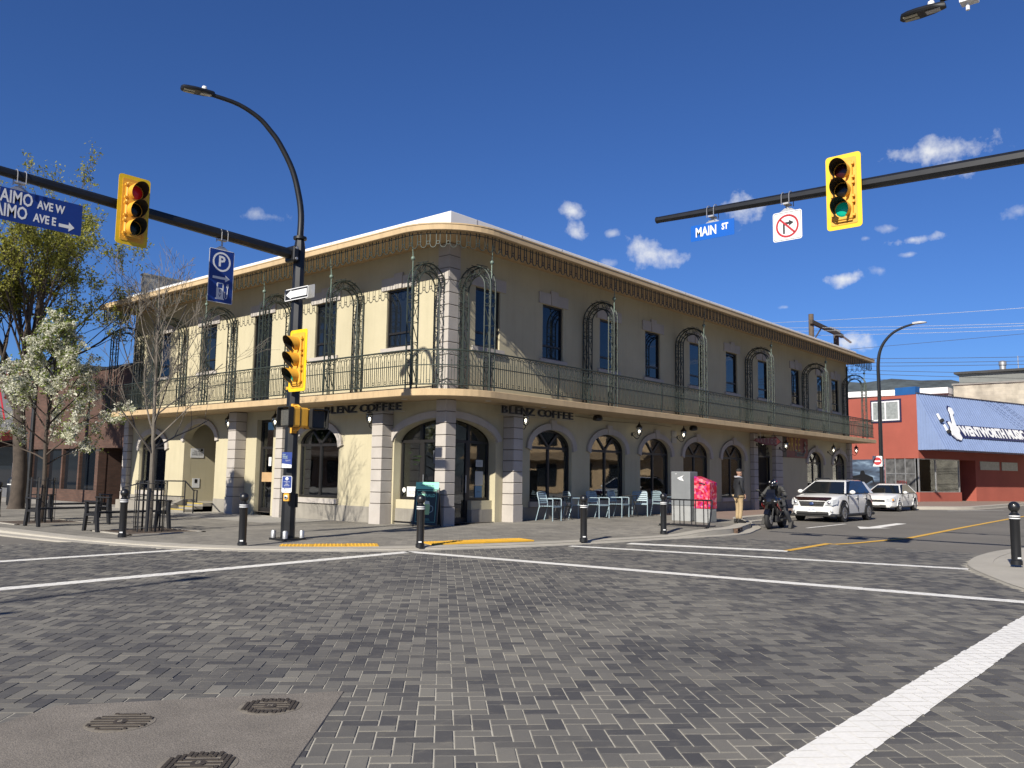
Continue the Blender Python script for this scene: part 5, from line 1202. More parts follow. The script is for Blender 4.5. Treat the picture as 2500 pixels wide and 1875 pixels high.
# ================================================================== VEHICLES
m_carw = M('car_white_paint', (.78, .78, .77), .28, var=.02, coat=.6)
m_cglass = M('car_glass', (.012, .016, .02), .05, spec=.7, var=0)
m_tyre = M('tyre_rubber', (.022, .022, .023), .85, var=.2, vscale=20)
m_alloy = M('alloy_dark', (.24, .24, .25), .35, metal=.6)
m_alloy2 = M('alloy_silver', (.45, .45, .46), .35, metal=.8)
m_chrome = M('chrome', (.7, .7, .72), .15, metal=1.)
m_head = M('headlight_clear', (.62, .64, .66), .12, var=.25, vscale=14, coat=.6)
m_amber = M('amber_lens', (.75, .3, .04), .25)
m_clad = M('black_cladding', (.02, .02, .021), .7)
def car(name, loc, label, prof, Wd, wb, wf, wr, green, spec):
    """prof: stations (x from the nose, bottom z, belt z, half width) ; the car points to -x"""
    e = empty(name, loc, 0, label, 'car')
    b = MB(); rings = []
    for x, zb, zt, w in prof:
        mid = zb+(zt-zb)*.45; h_ = [(0, zb), (w*.86, zb), (w*.97, zb+.07), (w, mid), (w*.985, mid+(zt-mid)*.5), (w*.93, zt-.03), (w*.82, zt), (0, zt+.025)]
        rings.append([(x, y, z) for y, z in h_]+[(x, -y, z) for y, z in h_[-2:0:-1]])
    b.loft(rings); b.build('body', m_carw, e, smooth=True)
    # greenhouse: stations x, z, half width for lower and upper edges
    (a0, a1, r0_, r1_), zbelt, zroof, wl, wu = green
    def ring4(x0, z0, w0): return (x0, z0, w0)
    low = [(a0, zbelt+.0, wl*.84), (a0+.35, zbelt+.02, wl), (a1-.35, zbelt+.02, wl), (a1, zbelt, wl*.86)]
    top = [(r0_, zroof-.045, wu*.9), (r0_+.3, zroof, wu), (r1_-.3, zroof, wu*.98), (r1_, zroof-.06, wu*.86)]
    lowp = [(x, y, z) for x, z, y in [(q[0], q[1], q[2]) for q in low]]; topp = [(x, y, z) for x, z, y in [(q[0], q[1], q[2]) for q in top]]
    def pts(S_): return [(x, w, z) for x, z, w in S_]+[(x, -w, z) for x, z, w in S_[::-1]]
    b = MB(); b.loft([pts(low), pts(top)], capa=False, capb=False); b.build('window_band', m_cglass, e, smooth=False)
    b = MB(); tp = pts(top); crown = [(x*.94+(r0_+r1_)/2*.06, y*.8, z+.035) for x, y, z in tp]; b.loft([tp, crown], capa=False); b.build('roof', m_carw, e, smooth=True)
    # pillars
    def lerp3(p, q, t): return tuple(p[i]+(q[i]-p[i])*t for i in range(3))
    for s in (1, -1):
        for (xl, xu, wd, mt) in spec['pillars']:
            p = Vector((xl, s*(wl+.004) if xl > a0+.05 and xl < a1-.05 else s*(wl*.85+.006), zbelt+.01)); q = Vector((xu, s*(wu*.97+.006) if xu > r0_+.05 and xu < r1_-.05 else s*(wu*.9+.004), zroof-.03))
            b = MB(); b.add([p+Vector((-wd/2, s*.004, 0)), p+Vector((wd/2, s*.004, 0)), q+Vector((wd/2*.8, s*.004, 0)), q+Vector((-wd/2*.8, s*.004, 0)), p+Vector((-wd/2, -s*.04, 0)), p+Vector((wd/2, -s*.04, 0)), q+Vector((wd/2*.8, -s*.04, 0)), q+Vector((-wd/2*.8, -s*.04, 0))], [(0, 1, 2, 3), (4, 5, 6, 7), (0, 3, 7, 4), (1, 2, 6, 5)])
            b.build('pillar', mt, e)
        m_ = MB(); mx0, mz = spec['mirror']; m_.ball((mx0, s*(Wd/2+.11), mz), .11, 12, 8, (.75, 1.0, .75)); mo = m_.build('mirror', m_carw, e, smooth=True)
        MB().box(mx0-.03, mx0+.04, s*(Wd/2+.02)-.05, s*(Wd/2+.02)+.05, mz-.1, mz-.04).build('stalk', m_clad, mo)
        for xd in spec['handles']:
            MB().box(xd-.09, xd+.09, s*(Wd/2-.012), s*(Wd/2+.018), spec['hz'], spec['hz']+.035).build('door_handle', m_carw, e)
        for xg in spec['gaps']:
            MB().box(xg-.006, xg+.006, s*(Wd/2-.03), s*(Wd/2+.0035), .36, spec['hz']+.1).build('door_gap', m_clad, e)
    # wheels
    for xw in (wf, wf+wb):
        for s in (1, -1):
            R = spec['R']; y0 = s*(Wd/2-.1)
            w = empty('wheel', (xw, y0, R)); w.parent = e
            b = MB(); b.lathe([(R*.62, -.1), (R*.97, -.1), (R, -.07), (R, .07), (R*.97, .1), (R*.62, .1)], 28, (0, 0, 0), 'y'); b.build('tyre', m_tyre, w, smooth=True)
            b = MB(); b.lathe([(R*.64, s*.02), (R*.64, s*.085), (R*.6, s*.09)], 24, (0, 0, 0), 'y'); b.build('rim_well', m_clad, w)
            b = MB()
            for i in range(spec['spokes']):
                a = 2*pi*i/spec['spokes']; c, s_ = cos(a), sin(a); d = Vector((c, 0, s_)); n_ = Vector((-s_, 0, c)); p0 = d*.03+Vector((0, s*.092, 0)); p1 = d*R*.6+Vector((0, s*.092, 0))
                b.prism([p0-n_*.035, p1-n_*.022, p1+n_*.022, p0+n_*.035], (0, s*.02, 0))
            b.lathe([(.06, s*.09), (.06, s*.118)], 12, (0, 0, 0), 'y'); b.ring((0, s*.1, 0), R*.6, .018, 1, 24, 5); b.build('rim', spec['rim'], w)
            # dark wheel arch on the body side
            b = MB(); n = 20; P = [((R+.075)*cos(pi*i/n), (R+.075)*sin(pi*i/n)) for i in range(n+1)]; Q = [((R+(.145 if spec['clad'] else .085))*cos(pi*i/n), (R+(.145 if spec['clad'] else .085))*sin(pi*i/n)) for i in range(n+1)]
            yb = s*(Wd/2-.02)
            for i in range(n):
                b.add([(xw+P[i][0], yb, R+P[i][1]), (xw+P[i+1][0], yb, R+P[i+1][1]), (xw+Q[i+1][0], yb+s*.03, R+Q[i+1][1]), (xw+Q[i][0], yb+s*.03, R+Q[i][1]), (xw+Q[i][0]*1.02, yb-s*.02, R+Q[i][1]*1.02), (xw+Q[i+1][0]*1.02, yb-s*.02, R+Q[i+1][1]*1.02)], [(0, 1, 2, 3), (3, 2, 5, 4)])
            b.build('arch_trim', m_clad if spec['clad'] else m_carw, e)
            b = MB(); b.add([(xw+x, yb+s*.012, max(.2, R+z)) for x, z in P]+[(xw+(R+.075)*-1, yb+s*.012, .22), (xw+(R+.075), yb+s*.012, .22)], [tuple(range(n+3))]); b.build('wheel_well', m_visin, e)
    return e
# crossover
XV = [(0, .34, .76, .5), (.06, .26, .8, .72), (.25, .24, .9, .84), (.6, .24, .96, .875), (1.05, .24, 1.02, .885), (1.6, .24, 1.05, .89), (3.0, .24, 1.07, .89), (3.8, .26, 1.06, .875), (4.25, .3, 1.0, .82), (4.42, .4, .9, .72)]
sx = dict(pillars=[(1.12, 1.93, .09, m_carw), (2.45, 2.5, .1, m_clad), (3.3, 3.25, .09, m_clad), (4.08, 3.72, .3, m_carw)], mirror=(1.45, 1.1), handles=(2.25, 3.25), hz=.88, gaps=(1.35, 2.42, 3.42), R=.335, spokes=10, rim=m_alloy, clad=True)
c1 = car('crossover_car', (14.75, -4.5, -.028), 'white crossover car with black cladding parked at the kerb behind the motorcycle', XV, 1.78, 2.72, .88, 0, ((1.05, 4.2, 1.9, 3.85), 1.05, 1.53, .86, .66), sx)
b = MB(); b.box(-.005, .5, -.86, .86, .2, .27); b.box(.3, 4.3, -.895, .895, .2, .31); b.box(-.03, .06, -.6, .6, .27, .38); b.build('lower_cladding', m_clad, c1, bevel=.03)
b = MB(); b.prism([(-.02, -.42, .58), (-.02, .42, .58), (-.0, .5, .76), (-.0, -.5, .76)], (.1, 0, 0)); gr = b.build('grille', m_clad, c1)
b = MB(); b.box(-.035, -.015, -.38, .38, .655, .68); b.build('chrome_bar', m_chrome, gr)
b = MB(); b.ball((-.04, 0, .67), .055, 14, 8, (.3, 1.5, 1)); b.build('badge', M('badge_blue', (.05, .09, .25), .3, .3), gr, smooth=True)
for s in (1, -1):
    b = MB(); b.loft([[(-.035, s*.5, .62), (-.03, s*.52, .77), (.05, s*.55, .79), (.05, s*.53, .62)], [(.02, s*.76, .62), (.04, s*.77, .81), (.2, s*.74, .83), (.2, s*.74, .62)], [(.22, s*.875, .68), (.36, s*.875, .86), (.44, s*.8, .87), (.36, s*.8, .68)]]); h_ = b.build('headlight', m_head, c1, smooth=True)
    b = MB(); b.ball((-.0, s*.63, .71), .065, 12, 8, (.6, 1, 1)); b.build('projector', m_chrome, h_, smooth=True)
    b = MB(); b.ball((.045, s*.7, .42), .06, 12, 8, (.5, 1, 1)); b.build('fog_light', m_head, c1, smooth=True)
    b = MB(); b.tube([(1.95, s*.6, 1.56), (2.1, s*.62, 1.605), (3.5, s*.62, 1.605), (3.75, s*.6, 1.54)], .022, 6); b.build('roof_rail', m_clad, c1)
b = MB(); b.prism([(.0, -.52, .79), (.1, -.68, .86), (.16, -.68, .885), (.16, .68, .885), (.1, .68, .86), (.0, .52, .79)], (-.02, 0, .03)); b.build('bonnet_deflector', M('smoked_plastic', (.03, .012, .012), .15, coat=.5), c1)
def number_plate(car_, x, z, txt):
    q = facing('number_plate', (x, 0, z), (0, -1, 0)); q.parent = car_; b = MB(); b.poly(rrect(.31, .155, .01), 0, .006); b.build('plate', m_swhite, q); text('characters', txt, .085, m_blue, q, (0, -.01, .008), .0005, sx=.9); return q
number_plate(c1, -.03, .45, '083·49T')
b = MB(); b.box(1.3, 1.32, -.6, .6, 1.07, 1.09); b.tube([(.98, .1, 1.065), (1.12, .55, 1.14)], .008, 4); b.build('wiper', m_clad, c1)
# sedan behind
SD = [(0, .3, .6, .55), (.06, .22, .7, .72), (.25, .2, .78, .82), (.7, .2, .86, .86), (1.15, .2, .91, .865), (1.7, .2, .93, .865), (3.2, .2, .95, .86), (3.9, .22, .95, .85), (4.35, .28, .93, .8), (4.5, .36, .8, .7)]
ss_ = dict(pillars=[(1.2, 2.0, .08, m_carw), (2.5, 2.52, .1, m_carw), (3.9, 3.35, .22, m_carw)], mirror=(1.5, .97), handles=(2.3, 3.25), hz=.76, gaps=(1.4, 2.5, 3.4), R=.31, spokes=7, rim=m_alloy2, clad=False)
c2 = car('sedan_car', (28.75, -2.42, -.028), 'white sedan parked behind the white crossover', SD, 1.72, 2.66, .95, 0, ((1.12, 4.1, 1.95, 3.45), .93, 1.38, .83, .62), ss_)
b = MB(); b.box(-.03, .02, -.4, .4, .5, .6); b.build('grille', m_clad, c2); b = MB(); b.box(-.04, -.02, -.42, .42, .545, .565); b.build('chrome_bar', m_chrome, c2)
b = MB(); b.box(-.02, .04, -.45, .45, .24, .34); b.build('lower_grille', m_clad, c2)
for s in (1, -1):
    b = MB(); b.loft([[(-.03, s*.46, .48), (-.03, s*.48, .65), (.06, s*.5, .68), (.06, s*.5, .48)], [(.04, s*.74, .5), (.08, s*.75, .7), (.2, s*.7, .73), (.2, s*.7, .5)], [(.2, s*.84, .54), (.32, s*.85, .73), (.36, s*.8, .74), (.26, s*.8, .54)]]); h_ = b.build('headlight', m_head, c2, smooth=True)
    b = MB(); b.ball((.1, s*.77, .6), .07, 10, 6, (.7, .8, 1)); b.build('indicator', m_amber, h_, smooth=True)
    b = MB(); b.ball((.05, s*.62, .32), .05, 10, 6, (.5, 1, 1)); b.build('fog_light', m_head, c2, smooth=True)
number_plate(c2, -.045, .4, 'AF3 96L')

# ================================================================== PEOPLE
def body(name, parent, mat, joints, edges, root=0, sub=2):
    """one continuous skinned figure"""
    me = bpy.data.meshes.new(name); me.from_pydata([j[0] for j in joints], edges, []); me.materials.append(mat)
    o = bpy.data.objects.new(name, me); COL.objects.link(o); o.parent = parent
    o.modifiers.new('skin', 'SKIN').use_smooth_shade = True
    for i, j in enumerate(joints):
        r_ = j[1]; me.skin_vertices[0].data[i].radius = (r_, r_) if not isinstance(r_, tuple) else r_
    me.skin_vertices[0].data[root].use_root = True
    s = o.modifiers.new('sub', 'SUBSURF'); s.levels = sub; s.render_levels = sub
    return o
m_skin = M('skin', (.52, .31, .22), .55, var=.06, vscale=12)
m_navy = M('jacket_navy', (.012, .014, .02), .8, var=.25, vscale=9, bump=.5, bscale=25)
m_khaki = M('trousers_khaki', (.52, .38, .21), .85, var=.12, vscale=8, bump=.6, bscale=18)
m_shoe = M('shoe_black', (.015, .015, .016), .6)
m_hood = M('hoodie_grey', (.5, .5, .54), .85)
m_cap = M('cap_black', (.01, .01, .011), .75)
def hand(parent, p, d, side, curl, mat):
    """palm with four fingers and a thumb, pointing along d"""
    d = Vector(d).normalized(); up = Vector(side).normalized(); w = d.cross(up).normalized()
    J = [(p, .02), (p+d*.045, (.034, .018)), (p+d*.085, (.036, .016))]; E_ = [(0, 1), (1, 2)]
    for k, (off, ln) in enumerate(((-.03, .07), (-.01, .08), (.01, .075), (.03, .06))):
        base = p+d*.085+w*off; c1_ = base+d*ln*.5+up*curl*.02; c2_ = c1_+d*ln*.35+up*curl*.05
        i = len(J); J += [(base, .01), (c1_, .009), (c2_, .008)]; E_ += [(2, i), (i, i+1), (i+1, i+2)]
    i = len(J); J += [(p+d*.03+w*-.035, .012), (p+d*.065+w*-.055+up*.01, .01), (p+d*.095+w*-.05+up*.02, .009)]; E_ += [(1, i), (i, i+1), (i+1, i+2)]
    return body('hand', parent, mat, [(tuple(a), r_) for a, r_ in J], E_, 0, 1)
def head(parent, c, yaw, mat, tilt=0.):
    """head with brow, nose, mouth, chin and ears; faces local +x"""
    h_ = empty('head', c, yaw); h_.parent = parent; h_.rotation_euler = (0, tilt, yaw)
    b = MB(); rings = []
    for z, rx, ry, ox in ((-.115, .03, .028, .045), (-.1, .05, .045, .035), (-.07, .07, .058, .018), (-.035, .082, .066, .006), (0, .088, .071, 0), (.04, .094, .075, -.004), (.075, .09, .072, -.008), (.1, .07, .056, -.01), (.115, .035, .03, -.012)):
        rings.append([(ox+rx*cos(2*pi*i/16)*(1.0 if cos(2*pi*i/16) > 0 else 1.06), ry*sin(2*pi*i/16), z) for i in range(16)])
    b.loft(rings); sk = b.build('face', mat, h_, smooth=True)
    b = MB(); b.loft([[(.084, -.008, .018), (.084, .008, .018), (.078, .008, .02), (.078, -.008, .02)], [(.112, -.016, -.028), (.112, .016, -.028), (.08, .017, -.032), (.08, -.017, -.032)]]); b.build('nose', mat, sk, smooth=True)
    b = MB(); b.ball((.077, 0, -.062), .024, 10, 6, (.35, 1, .35)); b.build('mouth', M('lips', (.4, .17, .14), .5), sk, smooth=True)
    for s in (1, -1):
        b = MB(); b.ball((-.002, s*.078, -.005), .03, 8, 6, (.7, .35, 1)); b.build('ear', mat, sk, smooth=True)
        b = MB(); b.ball((.079, s*.03, .018), .011, 8, 6); b.build('eye', M('eye_white', (.6, .58, .55), .3), sk, smooth=True)
    return h_
PZ = walk_z(8.45, -4.6)+.003
PE = empty('person', (8.45, -4.62, PZ), radians(-32), 'person in black cap, dark jacket and khaki trousers standing at the kerb', 'person')
# local +x is the way the person faces
J = [((0, 0, .93), (.13, .15)), ((0, 0, 1.1), (.115, .145)), ((.0, 0, 1.28), (.12, .165)), ((-.01, 0, 1.39), (.075, .09)), ((.0, 0, 1.47), .05),
     ((0, .15, 1.36), .06), ((-.02, .2, 1.12), .052), ((.06, .19, .9), .044), ((0, -.15, 1.36), .06), ((-.02, -.2, 1.12), .052), ((.1, -.16, .93), .044),
     ((0, 0, .82), (.135, .155))]
Ed = [(0, 1), (1, 2), (2, 3), (3, 4), (2, 5), (5, 6), (6, 7), (2, 8), (8, 9), (9, 10), (0, 11)]
body('jacket', PE, m_navy, J, Ed)
J = [((0, 0, .86), (.12, .14)), ((.0, .09, .78), .095), ((.03, .1, .46), .07), ((.0, .11, .11), .062), ((0, -.09, .78), .095), ((.01, -.1, .46), .07), ((-.03, -.1, .11), .062)]
body('trousers', PE, m_khaki, J, [(0, 1), (1, 2), (2, 3), (0, 4), (4, 5), (5, 6)])
for y, x in ((.11, 0), (-.1, -.03)):
    b = MB(); b.loft([[(x-.1+.0, y-.035, .0), (x+.2, y-.04, .0), (x+.2, y+.04, 0), (x-.1, y+.035, 0)], [(x-.1, y-.038, .05), (x+.2, y-.04, .04), (x+.2, y+.04, .04), (x-.1, y+.038, .05)], [(x-.085, y-.036, .13), (x+.06, y-.034, .11), (x+.06, y+.034, .11), (x-.085, y+.036, .13)]]); b.build('shoe', m_shoe, PE, smooth=True, bevel=.01)
hand(PE, Vector((.07, .185, .87)), (.25, -.1, -1), (-1, 0, 0), .4, m_skin); hand(PE, Vector((.11, -.155, .9)), (.3, .1, -1), (-1, 0, 0), .5, m_skin)
b = MB(); b.tube([(0.02, 0, 1.4), (.0, 0, 1.5)], .05, 12); b.build('neck', m_skin, PE, smooth=True)
b = MB(); b.tube(catmull([(.11, .0, 1.2), (.1, .05, 1.38), (-.05, .1, 1.44), (-.1, 0, 1.43), (-.05, -.1, 1.44), (.1, -.05, 1.38), (.11, 0, 1.2)], 4), .028, 8); b.build('hood', m_hood, PE, smooth=True)
H1 = head(PE, (.03, 0, 1.575), radians(-6), m_skin)
b = MB(); b.ball((-.01, 0, .055), .099, 16, 10, (1, .82, .72)); b.prism([(.06, -.065, .062), (.15, -.045, .05), (.17, 0, .047), (.15, .045, .05), (.06, .065, .062)], (0, 0, .008)); b.build('cap', m_cap, H1, smooth=True)
b = MB(); b.box(.07, .085, -.065, -.008, .002, .034); b.box(.07, .085, .008, .065, .002, .034); b.box(-.01, .075, -.077, -.072, .018, .026); b.box(-.01, .075, .072, .077, .018, .026); b.build('sunglasses', m_cap, H1)
# ---- motorcycle and rider
MO = empty('motorcycle', (8.78, -5.45, -.028), radians(7), 'black sport motorcycle parked nose first at the kerb', 'motorcycle')
m_moto = M('moto_black', (.008, .008, .01), .18, coat=.8, var=0); m_motom = M('moto_matt', (.02, .02, .021), .6)
for xw, wn in ((0, 'front_wheel'), (1.4, 'rear_wheel')):
    w = empty(wn, (xw, 0, .3)); w.parent = MO; wd = .06 if xw == 0 else .09
    b = MB(); b.lathe([(.2, -wd), (.26, -wd), (.295, -wd*.6), (.305, 0), (.295, wd*.6), (.26, wd), (.2, wd)], 28, (0, 0, 0), 'y'); b.build('tyre', m_tyre, w, smooth=True)
    b = MB(); b.ring((0, 0, 0), .2, .02, 1, 24, 6)
    for i in range(5): a = 2*pi*i/5; b.tube([(0, 0, 0), (.2*cos(a), 0, .2*sin(a))], .016, 5)
    b.lathe([(.05, -.05), (.05, .05)], 10, (0, 0, 0), 'y'); b.build('rim', m_motom, w)
    for s in (-1, 1): b = MB(); b.lathe([(.09, s*.075), (.14, s*.075), (.14, s*.08), (.09, s*.08)], 20, (0, 0, 0), 'y'); b.build('brake_disc', m_alloy2, w)
for s in (-1, 1):
    MB().tube([(0, s*.1, .3), (.32, s*.1, .95)], .027, 8).build('fork', m_motom, MO)
    b = MB(); b.ball((.12, s*.13, .86), .09, 12, 8, (.8, .9, .5)); b.build('headlight', m_head, MO, smooth=True)
    b = MB(); b.tube([(.34, s*.1, .98), (.36, s*.3, 1.0), (.42, s*.4, .98)], .016, 6); b.build('handlebar', m_motom, MO)
    b = MB(); b.tube([(.25, s*.2, 1.05), (.2, s*.34, 1.16)], .01, 5); b.ball((.2, s*.4, 1.19), .06, 10, 6, (.4, 1.2, .6)); b.build('mirror', m_motom, MO, smooth=True)
    MB().tube([(1.4, s*.1, .3), (.85, s*.12, .42)], .03, 6).build('swing_arm', m_motom, MO)
b = MB()
rings = []
for x, zb, zt, w in ((.02, .8, .88, .1), (.08, .7, 1.0, .2), (.2, .58, 1.12, .24), (.35, .4, 1.08, .23), (.6, .28, .98, .21), (.9, .3, .82, .2), (1.05, .38, .72, .15)):
    zm = (zb+zt)/2; rings.append([(x, 0, zb), (x, w*.7, zb+.02), (x, w, zm-.05), (x, w*.92, zm+.1), (x, w*.5, zt), (x, 0, zt+.01), (x, -w*.5, zt), (x, -w*.92, zm+.1), (x, -w, zm-.05), (x, -w*.7, zb+.02)])
b.loft(rings); b.build('fairing', m_moto, MO, smooth=True)
b = MB(); b.prism([(.12, -.16, 1.02), (.12, .16, 1.02), (.28, .12, 1.22), (.28, -.12, 1.22)], (.01, 0, .005)); b.build('windscreen', M('smoked_screen', (.015, .015, .017), .08, coat=.5), MO)
b = MB(); b.ball((.75, 0, .88), .2, 14, 10, (1.3, .85, .6)); b.build('tank', m_moto, MO, smooth=True)
b = MB(); b.loft([[(.95, -.13, .76), (.95, .13, .76), (.95, .13, .84), (.95, -.13, .84)], [(1.3, -.14, .82), (1.3, .14, .82), (1.3, .12, .9), (1.3, -.12, .9)], [(1.75, -.06, 1.0), (1.75, .06, 1.0), (1.75, .05, 1.05), (1.75, -.05, 1.05)]]); b.build('seat', m_motom, MO, smooth=True, bevel=.02)
b = MB(); b.ball((-.02, 0, .42), .31, 14, 8, (.75, .25, .72)); 
b = MB(); n = 10; P = [(.34*cos(radians(20+130*i/n)), .34*sin(radians(20+130*i/n))) for i in range(n+1)]
for i in range(n): b.add([(P[i][0], -.075, .3+P[i][1]), (P[i+1][0], -.075, .3+P[i+1][1]), (P[i+1][0], .075, .3+P[i+1][1]), (P[i][0], .075, .3+P[i][1])], [(0, 1, 2, 3)])
b.build('mudguard', m_moto, MO)
b = MB(); b.tube([(.7, -.2, .28), (1.1, -.22, .3), (1.6, -.22, .5)], [.04, .05, .06], 10); b.build('exhaust', m_motom, MO, smooth=True)
b = MB(); b.box(.35, .9, -.16, .16, .2, .5); b.build('engine', m_motom, MO, bevel=.03)
b = MB(); b.prism([(.1, .24, .72), (.5, .235, .55), (.5, .235, .59), (.12, .24, .8)], (0, .006, 0)); b.prism([(.1, -.24, .72), (.5, -.235, .55), (.5, -.235, .59), (.12, -.24, .8)], (0, -.006, 0)); b.build('red_stripe', M('moto_red', (.5, .02, .02), .3), MO)
m_rj = M('rider_jacket', (.06, .06, .058), .8, var=.35, vscale=7, bump=.7, bscale=18); m_rt = M('rider_trousers', (.025, .027, .035), .8, var=.3, vscale=7); m_boot = M('rider_boot', (.04, .038, .036), .7)
RI = empty('rider', (8.78, -5.45, -.028), radians(7), 'motorcycle rider in black helmet and grey jacket leaning over the handlebars', 'person')
J = [((1.12, 0, .9), (.15, .16)), ((.98, 0, 1.08), (.14, .16)), ((.78, 0, 1.25), (.14, .19)), ((.68, 0, 1.32), (.09, .1)),
     ((.74, .2, 1.27), .075), ((.62, .36, 1.05), .062), ((.46, .38, 1.0), .048), ((.74, -.2, 1.27), .075), ((.62, -.36, 1.05), .062), ((.46, -.38, 1.0), .048)]
body('jacket', RI, m_rj, J, [(0, 1), (1, 2), (2, 3), (2, 4), (4, 5), (5, 6), (2, 7), (7, 8), (8, 9)])
J = [((1.12, 0, .86), (.15, .16)), ((1.05, .18, .82), .1), ((.82, .3, .55), .08), ((.98, .42, .14), .06), ((1.05, -.18, .82), .1), ((.86, -.3, .52), .08), ((1.05, -.4, .12), .06)]
body('trousers', RI, m_rt, J, [(0, 1), (1, 2), (2, 3), (0, 4), (4, 5), (5, 6)])
for x, y, z in ((.96, .42, .1), (1.04, -.4, .0)):
    b = MB(); b.loft([[(x+.1, y-.045, z), (x-.2, y-.05, z), (x-.2, y+.05, z), (x+.1, y+.045, z)], [(x+.1, y-.05, z+.06), (x-.19, y-.05, z+.06), (x-.19, y+.05, z+.06), (x+.1, y+.05, z+.06)], [(x+.09, y-.055, z+.24), (x-.05, y-.055, z+.24), (x-.05, y+.055, z+.24), (x+.09, y+.055, z+.24)]]); b.build('boot', m_boot, RI, smooth=True, bevel=.012)
for s in (1, -1): hand(RI, Vector((.46, s*.38, 1.0)), (-.6, 0, -.35), (0, 0, -1), .9, m_motom)
HE = empty('helmet', (.52, 0, 1.4), 0); HE.parent = RI; HE.rotation_euler = (0, radians(-22), 0)
b = MB(); b.ball((0, 0, 0), .145, 20, 14, (1.1, .9, 1)); b.loft([[(-.16, -.06, -.06), (-.16, .06, -.06), (-.06, .12, -.08), (-.06, -.12, -.08)], [(-.155, -.05, -.14), (-.155, .05, -.14), (-.05, .1, -.15), (-.05, -.1, -.15)]]); b.build('shell', m_moto, HE, smooth=True)
b = MB(); b.ball((-.012, 0, .0), .145, 20, 8, (1.1, .88, .38)); b.build('visor', M('visor_tint', (.03, .032, .036), .06, coat=.6), HE, smooth=True)
for s in (1, -1): b = MB(); b.ball((-.06, s*.075, .09), .05, 10, 6, (.9, .5, .45)); b.build('graphic', M('helmet_white', (.7, .7, .7), .3), HE, smooth=True); b = MB(); b.ball((.05, s*.105, .06), .04, 10, 6, (1, .45, .6)); b.build('graphic', M('moto_red', (.5, .02, .02), .3), HE, smooth=True)
# ================================================================== TREES, BENCHES, PLANTING
m_bark = M('bark_grey', (.19, .165, .135), .9, var=.25, vscale=6, bump=.6, bscale=40)
m_barkd = M('bark_dark', (.085, .065, .05), .9, var=.3, vscale=6, bump=.6, bscale=40)
def leaf_mat(name, cols, trans=.3):
    m = bpy.data.materials.new(name); m.use_nodes = True; t = m.node_tree; p = t.nodes['Principled BSDF']; p.inputs['Roughness'].default_value = .6
    at = N(t, 'ShaderNodeAttribute', attribute_name='tone'); cr = N(t, 'ShaderNodeValToRGB'); e = cr.color_ramp.elements
    cols = [tuple(v*(.66 if max(c) < .6 else .8) for v in c) for c in cols]; e[0].color = (*cols[0], 1); e[1].color = (*cols[-1], 1)
    for i, c in enumerate(cols[1:-1]): q = e.new((i+1)/(len(cols)-1)); q.color = (*c, 1)
    L(t, at.outputs['Fac'], cr.inputs[0]); L(t, cr.outputs[0], p.inputs['Base Color'])
    tr = N(t, 'ShaderNodeBsdfTranslucent'); L(t, cr.outputs[0], tr.inputs[0]); mx = N(t, 'ShaderNodeMixShader'); mx.inputs[0].default_value = trans
    out = t.nodes['Material Output']; L(t, p.outputs[0], mx.inputs[1]); L(t, tr.outputs[0], mx.inputs[2]); L(t, mx.outputs[0], out.inputs[0])
    return m
def grow(b, p, d, ln, r, lev, rg, tips, kids, up=.15, wig=.16, keep=.62, taper=.55, segs=4, spread=(.5, 1.0), minr=.003):
    pts = [Vector(p)]; dd = Vector(d).normalized(); rs = [r]
    for i in range(segs):
        dd = (dd+Vector((rg.uniform(-wig, wig), rg.uniform(-wig, wig), rg.uniform(-wig, wig)+up*.25))).normalized(); pts.append(pts[-1]+dd*ln/segs); rs.append(max(minr, r*(1-(1-taper)*(i+1)/segs)))
    b.tube(pts, rs, 6 if r > .03 else (4 if r > .01 else 3), cap=False)
    if lev == 0: tips.append((pts, dd)); return
    n = kids[lev-1] if isinstance(kids, (list, tuple)) else kids
    for k in range(n):
        t = .35+.65*(k+rg.random()*.8)/n; i = min(segs-1, int(t*segs)); q = pts[i].lerp(pts[i+1], t*segs-i) if t < 1 else pts[-1]
        ax = Vector((rg.uniform(-1, 1), rg.uniform(-1, 1), rg.uniform(-.3, .3))).normalized(); ang = rg.uniform(*spread); nd = (dd*cos(ang)+ax.cross(dd).normalized()*sin(ang)+Vector((0, 0, up))).normalized()
        grow(b, q, nd, ln*keep*rg.uniform(.75, 1.2), max(minr, rs[i]*.55), lev-1, rg, tips, kids, up, wig, keep, taper, segs, spread, minr)
    tips.append((pts[-2:], dd))
def leaves(parent, name, mat, centres, per, spread, size, rg, kind=None):
    vs, fs, tone = [], [], []
    for c in centres:
        tn = rg.random()
        for k in range(per):
            q = c+Vector((rg.gauss(0, spread), rg.gauss(0, spread), rg.gauss(0, spread*.8))); s = size*rg.uniform(.6, 1.3)
            n = Vector((rg.gauss(0, 1), rg.gauss(0, 1), rg.gauss(.4, 1))).normalized(); a = n.orthogonal().normalized(); a.rotate(Matrix.Rotation(rg.uniform(0, 6.28), 3, n)); bb = n.cross(a); i = len(vs)
            vs += [q-a*s, q-bb*s*.5+n*s*.12, q+a*s, q+bb*s*.5+n*s*.12]; fs.append((i, i+1, i+2, i+3)); tone.append(min(1, max(0, tn*.6+rg.random()*.4)))
    me = bpy.data.meshes.new(name); me.from_pydata([tuple(v) for v in vs], [], fs); me.materials.append(mat); me.attributes.new('tone', 'FLOAT', 'FACE').data.foreach_set('value', tone)
    o = bpy.data.objects.new(name, me); COL.objects.link(o); o.parent = parent; return o
m_guard = M('guard_black', (.014, .014, .016), .5)
